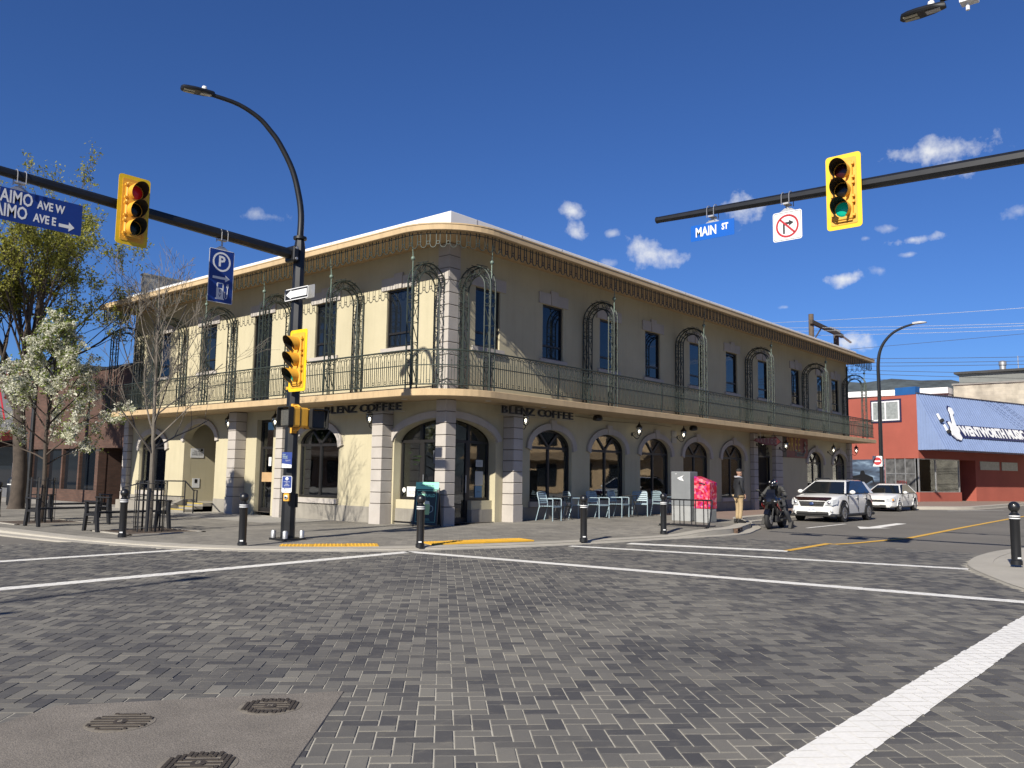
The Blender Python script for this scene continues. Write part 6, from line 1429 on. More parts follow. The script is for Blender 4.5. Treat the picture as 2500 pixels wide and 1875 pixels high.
def guard(x, y, label, gid):
    e = empty('tree_guard', (x, y, walk_z(x, y)), .3, label, 'tree guard', 'black iron tree guards')
    b = MB(); b.box(.33, .342, -.022, .022, 0, 1.22); me = b.mesh('upright', m_guard)
    for i in range(10): inst('upright', me, e, (0, 0, 0), 2*pi*i/10)
    for z in (.12, .75, 1.15):
        b = MB(); b.ring((0, 0, z), .325, .012, 2, 20, 4); b.build('hoop', m_guard, e)
def pit(x, y, s, rz, nm):
    z = max(walk_z(x+dx*s*.6, y+dy*s*.6) for dx in (-1, 0, 1) for dy in (-1, 0, 1))
    b = MB(); b.box(-s, s, -s, s, -.1, .012); o = b.build('tree_pit', M('pit_mulch', (.1, .07, .05), .95, var=.3, vscale=8, fine=.4, bump=.8, bscale=60)); o.location = (x, y, z); o.rotation_euler = (0, 0, rz); tag(o, kind='structure')
    for k in range(4):
        b = MB(); b.box(-s-.1, s+.1, -s-.1, -s, -.1, .018); q = b.build('edging', m_conc, o); q.rotation_euler = (0, 0, k*pi/2)
# bare young tree
TX, TY = -6.72, 3.2; tz = walk_z(TX, TY); rg = random.Random(21)
t = empty('bare_tree', (TX, TY, tz), 0, 'young bare street tree with thin branches inside an iron guard', 'tree')
b = MB(); trunk = [(0, 0, -.05), (.01, 0, .8), (.0, .01, 1.9), (-.02, 0, 2.6), (-.03, .02, 3.5), (-.05, 0, 4.4), (-.06, 0, 5.2), (-.08, .02, 5.9), (-.1, .05, 6.4)]
b.tube(catmull(trunk, 3), [.075-.068*(i/24)**.8 for i in range(25)], 8); b.build('trunk', m_bark, t, smooth=True)
b = MB(); tips = []
for k, (z, az, tilt, ln) in enumerate(((1.85, 200, .75, 1.9), (1.95, 20, .95, 1.9), (2.15, 300, .8, 1.7), (2.35, 110, .75, 2.1), (2.55, 250, .7, 2.0), (2.75, 0, .8, 2.2), (2.95, 170, .75, 2.0), (3.2, 320, .65, 1.9), (3.45, 60, .7, 2.0), (3.7, 220, .65, 1.8), (3.95, 130, .6, 1.7), (4.2, 10, .6, 1.7), (4.5, 290, .55, 1.5), (4.8, 190, .5, 1.4), (5.1, 80, .5, 1.2), (5.5, 340, .4, 1.0))):
    a = radians(az+rg.uniform(-15, 15)); d = (sin(tilt)*cos(a), sin(tilt)*sin(a), cos(tilt)); grow(b, (-.03*z/4, 0, z), d, ln, .032*(1-z/9), 3, rg, tips, [4, 3, 3], .12, .13, .58, .45, 5, (.4, .95), .0042)
b.build('crown', m_bark, t, smooth=True)
guard(TX, TY, 'iron tree guard round the bare tree behind the bollard', 0); pit(TX+.05, TY+.1, .85, 0, 0)
# blossom tree
TX, TY = -7.2, 8.3; tz = walk_z(TX, TY); rg = random.Random(5)
t = empty('blossom_tree', (TX, TY, tz), 0, 'white flowering street tree between the benches at the left', 'tree')
b = MB(); tips = []; b.tube(catmull([(0, 0, -.05), (.03, 0, 1.2), (.0, .03, 2.4), (.05, 0, 3.6), (.1, 0, 4.6), (.12, .02, 5.5)], 4), [.07-.062*i/20 for i in range(21)], 8)
for k in range(26):
    z = 1.55+3.7*k/26; a = k*2.4+rg.uniform(-.3, .3); tilt = 1.1-.75*(z-1.5)/4; ln = max(.5, 1.7-.36*(z-1.6)) if z > 2.1 else 1.3
    grow(b, (.02*z, 0, z), (sin(tilt)*cos(a), sin(tilt)*sin(a), cos(tilt)), ln*1.08, .026, 2, rg, tips, [5, 5], .16, .14, .5, .45, 4, (.4, .9), .004)
b.build('trunk', m_barkd, t, smooth=True)
cs = [p.lerp(q, rg.random()) for pts, d in tips for p, q in zip(pts, pts[1:])]
rg.shuffle(cs)
leaves(t, 'blossom', leaf_mat('blossom_white', [(.72, .74, .5), (.84, .83, .68), (.88, .87, .78)], .45), cs[:1300], 17, .042, .038, rg)
leaves(t, 'crown', leaf_mat('young_leaf', [(.14, .2, .03), (.26, .33, .06), (.38, .45, .1)], .45), cs[::3][:1000], 6, .1, .042, rg)
guard(TX, TY, 'iron tree guard at the foot of the white flowering tree', 1); pit(TX, TY, .85, 0, 1)
# big budding tree
TX, TY = -4.45, 17.2; tz = walk_z(TX, TY); rg = random.Random(9)
t = empty('budding_tree', (TX-.2, TY, tz), 0, 'large tree with fresh yellow-green buds rising behind the benches', 'tree')
b = MB(); tips = []; b.tube(catmull([(0, 0, -.1), (.04, 0, .5), (.05, 0, 1.5), (-.05, 0, 2.6), (-.1, .1, 3.6)], 4), [.36, .3, .27, .26, .25, .25, .25, .24, .24, .23, .23, .22, .22, .21, .2, .2, .2], 12)
for k in range(11):
    a = k*2.4; tilt = .12+.62*((k*7) % 11)/11; z = 3.2+.12*k
    grow(b, (-.06, .05, z), (sin(tilt)*cos(a), sin(tilt)*sin(a), cos(tilt)), 4.15*rg.uniform(.85, 1.15), .12, 4, rg, tips, [4, 3, 4, 3], .26, .16, .6, .42, 4, (.35, .85), .0055)
b.build('trunk', m_barkd, t, smooth=True)
cs = [pts[-1]+Vector((0, 0, 0)) for pts, d in tips]+[pts[len(pts)//2] for pts, d in tips]; rg.shuffle(cs)
leaves(t, 'crown', leaf_mat('bud_green', [(.24, .24, .03), (.4, .4, .06), (.55, .54, .12)], .5), cs[:4200], 8, .1, .06, rg)
# out of frame across the left street: trees that the sunlit windows mirror
def simple_tree(x, y, h, seed, label):
    rg = random.Random(seed); t = empty('shade_tree', (x, y, 0), 0, label, 'tree', 'trees across the left street outside the picture'); b = MB(); tips = []; b.tube([(0, 0, 0), (.05, 0, h*.35)], [.25, .2], 8)
    for k in range(7): a = k*2.4; tilt = .3+.5*((k*3) % 7)/7; grow(b, (.05, 0, h*.33), (sin(tilt)*cos(a), sin(tilt)*sin(a), cos(tilt)), h*.36, .09, 2, rg, tips, [4, 4], .2, .15, .6, .45, 3, (.4, .9), .02)
    b.build('trunk', m_barkd, t); cs = [pts[-1] for pts, d in tips]+[pts[1] for pts, d in tips]; leaves(t, 'crown', leaf_mat('shade_leaf', [(.02, .05, .012), (.05, .09, .02), (.09, .13, .04)], .3), cs, 26, .42, .16, rg)
for i, (x, y, h) in enumerate(((-23, 33, 7.5), (-25, 41, 8), (-22, 50, 7.5))): simple_tree(x, y, h, 30+i, 'leafy tree number %s across the left street outside the picture' % ('one', 'two', 'three')[i])
# ---- benches
m_bench = M('bench_black', (.016, .016, .018), .55, var=.2, vscale=5)
def bench(x, y, rz, ln, label):
    e = empty('bench', (x, y, walk_z(x, y)+.004), rz, label, 'bench', 'black backless benches with end arms')
    for xe in (0, ln):
        f = empty('end_frame', (xe, 0, 0)); f.parent = e
        for s in (-1, 1):
            b = MB(); b.loft([[(-.03, s*.33-.05, 0), (.03, s*.33-.05, 0), (.03, s*.33+.05, 0), (-.03, s*.33+.05, 0)], [(-.03, s*.25-.055, .46), (.03, s*.25-.055, .46), (.03, s*.25+.055, .46), (-.03, s*.25+.055, .46)], [(-.03, s*.27-.04, .68), (.03, s*.27-.04, .68), (.03, s*.27+.04, .68), (-.03, s*.27+.04, .68)]]); b.build('leg', m_bench, f)
        b = MB(); b.box(-.05, .05, -.34, .34, .68, .72); b.build('arm', m_bench, f, bevel=.01); b = MB(); b.box(-.025, .025, -.25, .25, .36, .42); b.build('bearer', m_bench, f)
    b = MB(); b.box(.03, ln-.03, -.045, .045, .42, .46); me = b.mesh('slat', m_bench)
    for k in range(4): inst('slat', me, e, (0, -.165+k*.11, 0))
bench(-8.05, 6.6, radians(6), 1.85, 'long black bench at the left edge before the flowering tree'); bench(-7.68, 4.1, radians(2), 1.8, 'black bench between the flowering tree and the bare tree guard')
bench(-6.6, 9.6, radians(5), 1.8, 'black bench half hidden behind the flowering tree guard')
# ================================================================== STEPS AND HANDRAIL AT THE PORCH
e = empty('porch_steps', (-.02, 12.4, walk_z(-.6, 12.4)), 0, 'concrete porch steps with yellow nosings at the arched doorway', 'steps')
m_nose = M('step_yellow', (.62, .46, .1), .7, var=.15, vscale=6)
for i in range(3):
    b = MB(); b.box(-1.05+.35*i, -.001, -.55, .55, -.05, .1+.1*i-.002*(2-i)); b.build('step', m_dado, e); b = MB(); b.box(-1.06+.35*i, -1.0+.35*i, -.54, .54, .07+.1*i, .104+.1*i); b.build('nosing', m_nose, e)
b = MB(); b.prism([(-1.25, .58, -.05), (-.001, .58, -.05), (-.001, .58, .42), (-.5, .58, .42), (-1.25, .58, .06)], (0, .3, 0)); b.build('cheek_wall', m_dado, e)
b = MB(); b.box(-1.3, -.001, .9, 4.2, -.05, .33); b.build('ramp', m_dado, e)
hr = empty('handrail', (-1.25, 11.0, walk_z(-1.2, 11)), 0, 'black tubular handrail beside the porch ramp and steps', 'handrail')
b = MB(); b.tube([(0, 5.2, .78), (0, 3.1, 1.08), (0, .55, 1.1), (-.02, -.05, .8), (-.02, -.3, .8), (-.02, -.3, .4), (-.02, -.05, .4)], .024, 8); b.tube([(0, 5.2, .35), (0, 3.1, .55), (0, .55, .56)], .018, 8); b.build('rails', m_black, hr, smooth=True)
for y, zt in ((5.2, .78), (4.0, .95), (3.1, 1.08), (1.8, 1.09), (.55, 1.1), (-.05, .8)): MB().cyl((0, y, 0), (0, y, zt), .022).build('post', m_black, hr)

# ================================================================== BRICK BUILDING ON THE LEFT
def brick_mat(name, c1, c2, mort, sc=1., bw=.22, rh=.075):
    m = bpy.data.materials.new(name); m.use_nodes = True; t = m.node_tree; p = t.nodes['Principled BSDF']; p.inputs['Roughness'].default_value = .9
    geo = N(t, 'ShaderNodeNewGeometry'); sp = N(t, 'ShaderNodeSeparateXYZ'); L(t, geo.outputs['Position'], sp.inputs[0]); cb = N(t, 'ShaderNodeCombineXYZ'); L(t, mth(t, 'ADD', sp.outputs[0], sp.outputs[1]), cb.inputs[0]); L(t, sp.outputs[2], cb.inputs[1])
    br = N(t, 'ShaderNodeTexBrick'); br.inputs['Scale'].default_value = 1; br.inputs['Brick Width'].default_value = bw; br.inputs['Row Height'].default_value = rh; br.inputs['Mortar Size'].default_value = .008
    br.inputs['Color1'].default_value = (*kc(c1), 1); br.inputs['Color2'].default_value = (*kc(c2), 1); br.inputs['Mortar'].default_value = (*kc(mort), 1); L(t, cb.outputs[0], br.inputs['Vector'])
    n1 = N(t, 'ShaderNodeTexNoise'); n1.inputs['Scale'].default_value = 1.2; n1.inputs['Detail'].default_value = 6; L(t, geo.outputs['Position'], n1.inputs['Vector']); mr = N(t, 'ShaderNodeMapRange'); mr.inputs['From Min'].default_value = .3; mr.inputs['From Max'].default_value = .7; mr.inputs['To Min'].default_value = .7; mr.inputs['To Max'].default_value = 1.25; L(t, n1.outputs['Fac'], mr.inputs['Value'])
    vm = N(t, 'ShaderNodeVectorMath', operation='SCALE'); L(t, br.outputs['Color'], vm.inputs[0]); L(t, mr.outputs[0], vm.inputs['Scale']); L(t, vm.outputs[0], p.inputs['Base Color']); return m
m_brick = brick_mat('brown_brick', (.095, .045, .031), (.145, .072, .05), (.09, .065, .052))
BB = empty('brick_building', (0, 0, 0), 0, 'low brown brick building left of the cream building', 'building')
b = MB()
b.box(.0, 14, 21.45, 31, 2.45, 5.9); b.box(0, 14, 18.68, 21.45, 2.45, 5.9); b.box(.0, .4, 18.68, 19.0, -.05, 2.45); b.box(0, .35, 21.3, 21.6, -.05, 2.45); b.box(0, .3, 21.6, 31, -.05, .6); b.build('wall', m_brick, BB)
for y in (23.2, 25.0, 26.8, 28.6, 30.85): b = MB(); b.box(0, .28, y, y+.15, .6, 2.45); b.build('mullion', m_brick, BB)
b = MB(); b.prism([(.3, 19.0, -.05), (1.9, 19.6, -.05), (1.9, 21.3, -.05), (.3, 21.32, -.05), (2.0, 21.33, -.05), (2.0, 19.0, -.05)], (0, 0, 2.5)); b.build('recess', m_brick, BB)
b = MB(); b.box(1.85, 1.89, 19.8, 21.0, .05, 2.2); b.build('door', m_frame, BB)
for y0, y1 in ((21.6, 23.2), (23.35, 25.0), (25.15, 26.8), (26.95, 28.6), (28.75, 30.85)): b = MB(); b.box(.14, .15, y0, y1, .6, 2.45); b.build('pane', m_pane, BB)
b = MB(); b.box(-.06, 14.1, 18.66, 31.1, 5.9, 6.0); b.build('roof_cap', m_frame, BB)
GB = empty('grey_shop_building', (0, 0, 0), 0, 'dark grey shopfront building at the far left behind the trees', 'building')
m_gw = M('grey_cladding', (.16, .165, .18), .8, var=.12)
b = MB(); b.box(.2, 14, 31.1, 60, 2.9, 7.2); b.box(.2, 14, 31.1, 31.6, -.05, 2.9); b.box(.2, 14, 59, 60, -.05, 2.9); b.box(.2, .6, 31.6, 59, -.05, .5); b.build('wall', m_gw, GB)
for i in range(8): b = MB(); b.box(.4, .41, 31.8+3.4*i, 34.9+3.4*i, .55, 2.85); b.build('pane', m_pane, GB)
b = MB(); b.prism([(.19, 31.1, 3.0), (-1.3, 31.1, 2.75), (-1.3, 31.1, 2.95), (.19, 31.1, 3.5)], (0, 16, 0)); b.build('awning', M('awning_red', (.2, .025, .022), .7), GB)
for i in range(4): b = MB(); b.prism([(.18, 33+i*1.6, 4.0), (.18, 33.2+i*1.6, 4.0), (.18, 34.4+i*1.6, 6.0), (.18, 34.2+i*1.6, 6.0)], (.015, 0, 0)); b.build('red_stripe', m_sred, GB)
b = MB(); b.box(.0, 6, 18.1, 18.35, 8.75, 9.72); b.box(-.04, 6.04, 18.06, 18.39, 9.72, 9.79); tag(b.build('roof_block', M('roof_block_pale', (.42, .42, .39), .85, var=.1)), 'pale plaster roof block rising behind the left end of the cornice', 'building')
# banner pole
LPz = empty('banner_pole', (-2.5, 22, .06), 0, 'black lamp pole carrying a banner behind the flowering tree', 'lamp pole')
b = MB(); b.tube([(0, 0, 0), (0, 0, 8.55)], [.1, .07], 8); b.tube([(0, 0, 7.95), (-3.2, 0, 8.1)], .05, 6); b.tube([(0, 0, 8.4), (-2.8, 0, 8.13)], .012, 4); b.tube([(-.05, 0, 5.85), (-1.2, 0, 5.85)], .02, 5); b.tube([(-.05, 0, 4.35), (-1.2, 0, 4.35)], .02, 5); b.build('pole', m_polek, LPz)
e = facing('street_banner', (-3.25, 21.99, 5.1), (1, 0, 0), 'red and orange street banner with white lettering behind the flowering tree', 'banner')
b = MB(); b.poly(rrect(.85, 1.5, .01), 0, .006); b.build('cloth', M('banner_red', (.5, .05, .05), .7, var=.05), e)
b = MB(); b.poly([(-.38, -.3), (.38, -.3), (.3, .35), (.1, .55), (-.2, .5), (-.36, .3)], .007, .009); b.build('orange_field', M('banner_orange', (.65, .28, .08), .7, var=.2, vscale=6), e)
b = MB(); b.poly(disc(.13, 16, -.08, .52), .01, .011); b.build('leaf', M('banner_green', (.05, .25, .08), .7), e)
text('lettering', 'MARKET', .17, m_swhite, e, (0, -.42, .008), .0005, bold=.004); text('lettering', 'TIME', .17, m_swhite, e, (0, -.6, .008), .0005, bold=.004)
# street bin at the trunk
e = empty('street_bin', (-3.6, 20.4, .06), 0, 'dark street bin standing beside the big tree trunk', 'bin')
b = MB(); b.lathe([(.24, 0), (.26, .1), (.26, .95), (.22, 1.05), (.1, 1.12)], 16); b.build('drum', m_polek, e, smooth=True); b = MB(); b.lathe([(.263, .8), (.263, .84)], 16); b.build('band', m_swhite, e)

# ================================================================== RED MUSIC SHOP ON THE RIGHT
WA = radians(-17)
WB = empty('music_shop_building', (45.9, .1, .06), WA, 'brick red shop with a big blue sloping metal awning down the right street', 'building')
m_redw2 = M('red_render', (.46, .115, .08), .88, var=.1, vscale=.6, fine=.06, bscale=30, bump=.15)
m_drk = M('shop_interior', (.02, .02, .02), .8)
m_bawn = M('blue_metal', (.3, .4, .66), .5, var=.07, vscale=1.0, streak=.1)
b = MB(); b.box(0, 16, 0, 14, 3.05, 7.45); b.box(0, .3, 5.5, 14, 0, 3.05); b.box(0, .12, 2.55, 5.5, 0, 3.05); b.box(0, 5.1, 0.0, .25, 0, .74); b.box(0, .25, .25, 2.55, 0, .74); b.box(7.1, 16, 0, .25, 0, 3.05); b.box(4.95, 5.1, .25, 2.4, 0, 3.05); b.box(7.0, 7.1, .0, 2.4, 0, 3.05); b.box(5.1, 7.0, 2.3, 2.4, 0, 3.05); b.build('wall', m_redw2, WB)
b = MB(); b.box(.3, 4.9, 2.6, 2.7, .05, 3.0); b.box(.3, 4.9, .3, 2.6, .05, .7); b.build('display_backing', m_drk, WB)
# side window
w = empty('side_window', (-.001, 2.35, 6.42)); w.parent = WB
b = MB(); b.box(-.05, .0, -1.2, 1.2, -.82, .82); b.build('surround', M('window_navy', (.03, .02, .07), .6), w)
b = MB(); b.box(-.09, -.051, -1.08, 1.08, .6, .7); b.box(-.09, -.051, -1.08, 1.08, -.7, -.6); b.box(-.09, -.051, -1.08, -.98, -.6, .6); b.box(-.09, -.051, .98, 1.08, -.6, .6); b.box(-.09, -.051, -.05, .05, -.6, .6); b.build('frame', m_swhite, w)
for s in (-1, 1): b = MB(); b.box(-.06, -.052, s*.52-.46, s*.52+.46, -.6, .6); b.build('pane', M('curtained_pane', (.4, .43, .42), .2, var=.25, vscale=5, spec=.6), w)
# shop windows
m_sglass = glass_mat('display_glass', (.55, .62, .6))
for nm, x0, x1, z0, z1 in (('front', .1, 2.0, .78, 3.0), ('front', 2.1, 4.9, .78, 3.0)): b = MB(); b.box(x0, x1, .06, .07, z0, z1); b.build('display_pane', m_sglass, WB)
b = MB()
for x in (0.0, 2.0, 4.88): b.box(x, x+.09, .02, .1, .74, 3.05)
b.box(.09, 4.9, .03, .09, 2.99, 3.05); b.box(.09, 4.88, .02, .1, .74, .79); b.build('display_frame', m_galv, WB)
b = MB(); b.box(.04, .05, .25, 2.55, .78, 3.0); b.build('side_display', M('poster_grey', (.12, .12, .12), .6, var=.75, vscale=2.6), WB)
b = MB()
for y in (.25, 1.0, 1.75, 2.5): b.box(0.0, .04, y, y+.05, .74, 3.05)
b.box(0, .04, .3, 2.5, 1.95, 2.0); b.build('side_display_frame', m_galv, WB)
for i, (x, z, sc) in enumerate(((1.6, 1.6, 1), (3.6, 1.7, .8))):
    b = MB(); b.lathe([(.22*sc, -.75), (.3*sc, -.55), (.2*sc, -.25), (.24*sc, 0), (.05, .2), (.045, .95)], 14); o = b.build('display_guitar', M('guitar_pale', (.5, .45, .35), .5), WB, smooth=True); o.location = (x, .7, z); o.rotation_euler = (0, radians(12), 0); o.scale = (1, .35, 1)
q = facing('open_sign', (-.01, 1.3, 1.4), (0, -1, 0)); q.parent = WB; text('lettering', 'OPEN', .3, M('open_dim_red', (.3, .04, .04), .5), q, (0, 0, .02), .005)
b = MB(); b.box(7.6, 10.2, -.03, -.001, 2.38, 3.0); b.box(10.55, 12.8, -.03, -.001, 2.38, 3.0); b.build('block_glass', M('block_glass', (.32, .34, .33), .3, var=.2, vscale=6), WB)
b = MB(); b.box(5.3, 6.8, 2.2, 2.25, .1, 2.3); b.build('door', m_frame, WB)
# awning of ribbed sheet metal
T0, T1, L0 = Vector((0, 0, 7.5)), Vector((0, -1.92, 3.62)), 14.2
b = MB(); b.prism([(-.02, .0, 7.5), (-.02, .0, 3.62), (-.02, -1.92, 3.62)], (14.25, 0, 0)); aw = b.build('awning', m_bawn, WB)
nrm = Vector((1, 0, 0)).cross(T1-T0).normalized(); nrm = nrm if nrm.y < 0 else -nrm
b = MB(); sl_ = T1-T0
for x in range(48):
    p = Vector((.02+x*.295, 0, 0)); b.prism([p+T0, p+Vector((.045, 0, 0))+T0, p+Vector((.045, 0, 0))+T1, p+T1], nrm*.03)
b.build('roof_rib', m_bawn, aw)
b = MB()
for k in range(9):
    y = -.2*k-.05; b.box(-.045, -.021, y-.015, y+.015, 3.63, 7.5+y*2.02-.06)
b.build('end_rib', m_bawn, aw)
b = MB(); b.box(-.03, 14.25, -.06, .06, 7.5, 7.58); b.build('ridge_cap', M('ridge_dark', (.08, .08, .12), .6), aw)
b = MB(); b.box(-.02, .5, .05, 1.6, 7.46, 8.0); b.build('roof_upstand', M('blue_deep', (.02, .13, .4), .5), WB)
# sign on the slope: local x along the awning, y up the slope
SG = empty('music_shop_sign', (0, 0, 0), 0, 'white WENTWORTH MUSIC lettering on a navy strip on the blue awning', 'sign')
up_ = (T0-T1).normalized(); base = T0.lerp(T1, .66)+nrm*.05
loc_m = Matrix(((1, up_.x, nrm.x, base.x), (0, up_.y, nrm.y, base.y), (0, up_.z, nrm.z, base.z), (0, 0, 0, 1)))
WBM = Matrix.Translation((45.9, .1, .06)) @ Matrix.Rotation(WA, 4, 'Z')
SG.matrix_world = WBM @ loc_m
m_navy2 = M('sign_navy', (.02, .025, .11), .5)
b = MB(); b.box(2.3, 12.6, -.52, .5, 0, .03); b.build('strip', m_navy2, SG)
txt_me = text('lettering', 'WENTWORTH MUSIC', 1.0, m_swhite, SG, (7.25, 0, .034), .008, sx=.98, bold=.055)
wdt = max(v.co.x for v in txt_me.data.vertices)-min(v.co.x for v in txt_me.data.vertices); txt_me.scale.x = 8.5/wdt
GT = empty('guitar_emblem', (0, 0, 0), 0, 'white electric guitar emblem left of the music shop lettering', 'emblem'); GT.matrix_world = WBM @ loc_m
G_ = [(1.95, -.75), (2.3, -.85), (2.6, -.62), (2.55, -.25), (2.75, 0), (2.8, .35), (2.62, .4), (2.55, .22), (2.9, 1.35), (3.2, 1.55), (3.22, 1.95), (2.95, 2.05), (2.75, 1.8), (2.72, 1.45), (2.3, .45), (2.05, .75), (1.85, .7), (1.9, .3), (1.7, 0), (1.62, -.4)]
b = MB(); b.poly([(x*1.0, y*.92) for x, y in G_], .03, .1); b.build('body', m_swhite, GT); b = MB(); cx_, cy_ = 2.35, .3; b.poly([(cx_+(x-cx_)*1.1-.06, (cy_+(y-cy_)*1.08)*.92+.05) for x, y in G_], .0, .028); b.build('edge', m_navy2, GT)
for i, (x, y) in enumerate(((1.05, 1.0), (1.2, .15))):
    e = empty('sign_lamp', (0, 0, 0), 0, ('upper' if i == 0 else 'lower')+' little floodlight on the left edge of the blue awning', 'lamp', 'floodlights on the blue awning'); e.matrix_world = WBM @ loc_m @ Matrix.Translation((x, y, 0)); b = MB(); b.box(-.05, .05, -.25, .25, .02, .14); b.build('arm', m_swhite, e); b = MB(); b.box(-.1, .1, -.42, -.22, .05, .25); b.build('head', m_clad, e)
# mural on the shaded side wall
def mural_mat():
    m = bpy.data.materials.new('mural_paint'); m.use_nodes = True; t = m.node_tree; p = t.nodes['Principled BSDF']; geo = N(t, 'ShaderNodeNewGeometry'); n1 = N(t, 'ShaderNodeTexNoise'); n1.inputs['Scale'].default_value = .8; n1.inputs['Detail'].default_value = 6
    mp = N(t, 'ShaderNodeMapping'); mp.inputs['Scale'].default_value = (1, .5, 2.2); L(t, geo.outputs['Position'], mp.inputs['Vector']); L(t, mp.outputs[0], n1.inputs['Vector']); cr = N(t, 'ShaderNodeValToRGB'); e = cr.color_ramp.elements; e[0].position = .38; e[0].color = (.02, .022, .03, 1); e[1].position = .68; e[1].color = (.3, .4, .5, 1); q = e.new(.52); q.color = (.07, .1, .15, 1); L(t, n1.outputs['Fac'], cr.inputs[0]); L(t, cr.outputs[0], p.inputs['Base Color']); return m
e = empty('wall_mural', (45.9, .1, .06), WA, 'dark stormy mural with a black figure on the shop side wall', 'mural'); b = MB(); b.box(-.02, -.003, 2.6, 8.5, .2, 3.0); b.build('painting', mural_mat(), e)
b = MB(); b.prism([(-.03, 4.5, .3), (-.03, 4.2, 1.2), (-.03, 3.6, 1.5), (-.03, 3.4, 1.2), (-.03, 3.55, 1.75), (-.03, 4.15, 1.95), (-.03, 4.25, 2.2), (-.03, 4.5, 2.2), (-.03, 4.6, 1.9), (-.03, 5.6, 1.75), (-.03, 5.2, 1.4), (-.03, 4.9, .3)], (.008, 0, 0)); b.build('figure', m_sblack, e)
# paler roof and block building behind, plant room with flues
PB = empty('pale_block_building', (0, 0, 0), 0, 'pale concrete block building behind the blue awning', 'building')
m_blk = brick_mat('pale_blocks', (.6, .55, .45), (.52, .48, .4), (.45, .42, .36), bw=.9, rh=.35)
b = MB(); b.box(63, 95, -18, 1.7, 0, 9.75); b.build('wall', m_blk, PB); b = MB(); b.box(62.9, 95.1, -18.1, 1.8, 9.75, 9.9); b.build('parapet_cap', M('cap_grey', (.3, .29, .27), .8), PB)
b = MB(); b.box(62, 90, 1.85, 16, 0, 9.0); b.build('rear_wing', M('wing_white', (.5, .5, .5), .8), PB); b = MB(); b.box(61.6, 90.2, 1.82, 16.2, 9.0, 9.5); b.build('wing_fascia', m_swhite, PB)
PH = empty('plant_room', (0, 0, 0), 0, 'grey roof plant room with dark flat roof above the pale block building', 'building')
m_ph = M('plant_grey', (.22, .23, .22), .8, var=.1); b = MB(); b.box(78, 88, -8, 4.6, 9.95, 12.4); b.build('wall', m_ph, PH); b = MB(); b.box(77.6, 88.4, -8.4, 5.0, 12.4, 12.62); b.build('roof', M('roof_dark', (.05, .05, .05), .8), PH)
for y in (1.4, -1.0): b = MB(); b.lathe([(.3, 12.62), (.3, 13.5), (.36, 13.5), (.36, 13.9), (.2, 14.0)], 14, (82, y, 0)); b.build('flue', m_galv, PH, smooth=True)
b = MB(); b.cyl((82, .0, 12.6), (82, 0, 14.4), .04); b.build('mast', m_galv, PH)
# ================================================================== UTILITY POLES AND WIRES
m_wood = M('pole_wood', (.16, .12, .09), .9, var=.3, vscale=4)
UP = empty('utility_pole', (50.3, 9, 0), 0, 'wooden utility pole with a heavy crossbeam behind the cornice', 'utility pole'); b = MB(); b.tube([(0, 0, 0), (0, 0, 14.8)], [.28, .2], 10); b.build('pole', m_wood, UP)
b = MB(); b.obox((3.1, -.15, 14.0), (7.0, .22, .32), Matrix.Rotation(radians(2), 3, 'Y')); b.build('crossbeam', m_barkd, UP); b = MB(); b.tube([(.1, -.15, 12.7), (1.6, -.15, 13.8)], .06, 5); b.build('brace', m_barkd, UP)
UP2 = empty('utility_pole', (56.4, 9.2, 0), 0, 'second wooden utility pole carrying insulators and drop wires', 'utility pole'); b = MB(); b.tube([(0, 0, 0), (0, 0, 14.1)], [.28, .22], 10); b.build('pole', m_wood, UP2)
b = MB()
for i in range(5): b.lathe([(.05, 0), (.12, .05), (.06, .1), (.12, .15), (.06, .2), (.12, .25), (.03, .3)], 8, (-1.8+i*.5, -.2, 14.1))
for i in range(6): b.lathe([(.05, 0), (.1, .12), (.05, .24), (.1, .36), (.04, .5)], 8, (.6+i*.35, -.3, 13.9-.05*i), 'x')
b.build('insulators', m_galv, UP2)
b = MB()
for i in range(3): b.cyl((-1.2+i*.45, 0, 12.4), (-1.2+i*.45, 0, 13.1), .1, n=8)
b.obox((-.5, 0, 12.35), (2.0, .15, .15), Matrix.Identity(3)); b.build('cutouts', m_clad, UP2)
m_wire = M('wire_dark', (.03, .03, .035), .6); m_wirel = M('wire_pale', (.55, .56, .58), .4, .5)
WIRES = [((5.1, 10.97), (-5.43, 10.45)), ((5.1, 10.62), (-5.42, 10.16)), ((5.3, 10.37), (-5.4, 9.92)), ((5.34, 10.04), (-5.38, 9.29)), ((5.34, 9.75), (-5.36, 8.93)), ((6.1, 13.53), (-5.5, 12.85)), ((6.1, 13.28), (-5.5, 12.67)), ((7.0, 12.97), (-5.5, 12.4)), ((5.8, 11.62), (-5.5, 11.75)), ((9.5, 14.3), (-5.6, 13.95)), ((5.4, 9.37), (-.5, 8.91))]
WL = ('dark wire fifth from the bottom of the low bundle', 'dark wire just under the topmost of the low bundle', 'dark wire in the middle of the low bundle', 'dark wire next to lowest of the low bundle', 'dark wire just above the hill ridge', 'pale wire of the upper pair, higher strand', 'pale wire of the upper pair, lower strand', 'pale wire leaving the second utility pole', 'thin dark wire rising between the low bundle and the pale wires', 'topmost pale wire starting at the taller utility pole', 'lowest dark wire crossing the hill')
for i, (a, c) in enumerate(WIRES):
    (y0, z0), (y1, z1) = a, c; s = (z1-z0)/(y1-y0); P = []
    for k in range(13):
        t = k/12; y = 14-44*t; z = z0+s*(y-y0); P.append((52, y, z-.5*sin(pi*t)*(1 if i != 8 else .3)+.42))
    tag(MB().tube(P, .022 if i < 5 else .017, 4).build('overhead_wire', m_wirel if i in (5, 6, 7, 9) else m_wire), WL[i], 'wire', 'overhead wires above the red music shop')
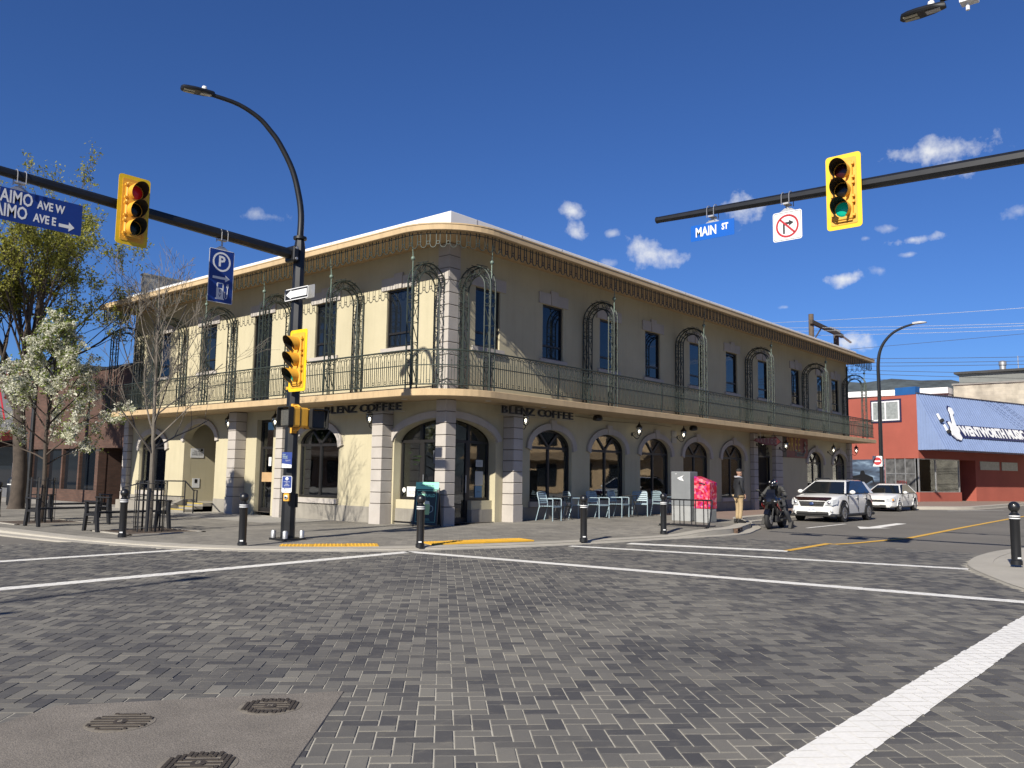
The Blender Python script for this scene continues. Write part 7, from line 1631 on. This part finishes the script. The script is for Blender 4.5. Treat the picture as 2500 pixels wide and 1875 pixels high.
# ================================================================== HILLS ALL ROUND
def hills():
    rg = random.Random(3); vs, fs = [], []; n = 220
    ph = [rg.uniform(0, 6.28) for _ in range(9)]
    for i in range(n):
        a = 2*pi*i/n; el = 3.2+sum(sin(a*k+ph[k])*.75/(k**.6) for k in range(1, 9))*.7
        d = math.degrees(a)
        w1 = math.exp(-((d-17)/9)**2); el = el*(1-w1)+6.5*w1 + .25*sin(a*37)+.15*sin(a*71+1); el = max(1.2, el)
        for k, (R, f_) in enumerate(((1500, 0), (1650, .35), (1850, .7), (2100, 1.0), (2500, .6))):
            h_ = R*math.tan(radians(el*f_)) + (rg.uniform(-8, 8) if 0 < k < 4 else 0); vs.append((-16+R*cos(a), -16+R*sin(a), max(-1, h_)))
    for i in range(n):
        j = (i+1) % n
        for k in range(4): fs.append((i*5+k, j*5+k, j*5+k+1, i*5+k+1))
    b = MB(); b.add(vs, fs); m = M('hazed_hill_forest', (.085, .108, .115), .95, var=.4, vscale=.012, fine=.4, bscale=.06); tag(b.build('hills', m, smooth=True), kind='structure')  # forest green shifted to blue-grey: distance haze is put into the colour
hills()
# ================================================================== BUILDINGS ACROSS THE STREETS (outside the picture, seen in the shop windows)
def opposite(name, x0, x1, y0, y1, h_, col, face, label):
    e = empty(name, (0, 0, 0), 0, label, 'building'); m = M(name+'_wall', col, .9, var=.1)
    b = MB(); b.box(x0, x1, y0, y1, 0, h_); b.build('wall', m, e)
    n = int(((x1-x0) if face == '-y' else (y1-y0))/4)
    for i in range(n):
        for zb, zt in ((.6, 2.7), (4.4, 6.0)):
            if zt > h_-.4: continue
            b = MB()
            if face == '-x': b.box(x0-.06, x0, y0+.7+i*4, y0+3.0+i*4, zb, zt)
            else: b.box(x0+.7+i*4, x0+3.0+i*4, y0-.06, y0, zb, zt)
            b.build('window', m_pane, e)
    b = MB()
    if face == '-x': b.prism([(x0, y0, 3.3), (x0-1.2, y0, 3.0), (x0-1.2, y0, 3.2), (x0, y0, 3.7)], (0, y1-y0, 0))
    else: b.prism([(x0, y0, 3.3), (x0, y0-1.2, 3.0), (x0, y0-1.2, 3.2), (x0, y0, 3.7)], (x1-x0, 0, 0))
    b.build('canopy', M('canopy_'+name, tuple(c*.5 for c in col), .8), e)
opposite('opposite_tan_building', 46, 66, -42, -21, 7.5, (.68, .48, .28), '-x', 'tan shop building across the right street outside the picture')
opposite('opposite_pale_building', 78, 100, -60, -22, 7, (.5, .46, .4), '-x', 'pale shop building far down the right street outside the picture')
opposite('opposite_brown_building', -44, -28, 54, 90, 5.5, (.26, .17, .12), '-y', 'brown shop building across the left street outside the picture')
# cars standing across the right street, mirrored in the shop windows
c3 = copy_tree(c2); c3.location = (27, -12.4, -.028); c3['label'] = 'white sedan across the right street outside the picture'; c3.name = 'sedan_car'
c4 = copy_tree(c1); c4.location = (34.5, -12.4, -.028); c4['label'] = 'white crossover across the right street outside the picture'; c4.name = 'crossover_car'
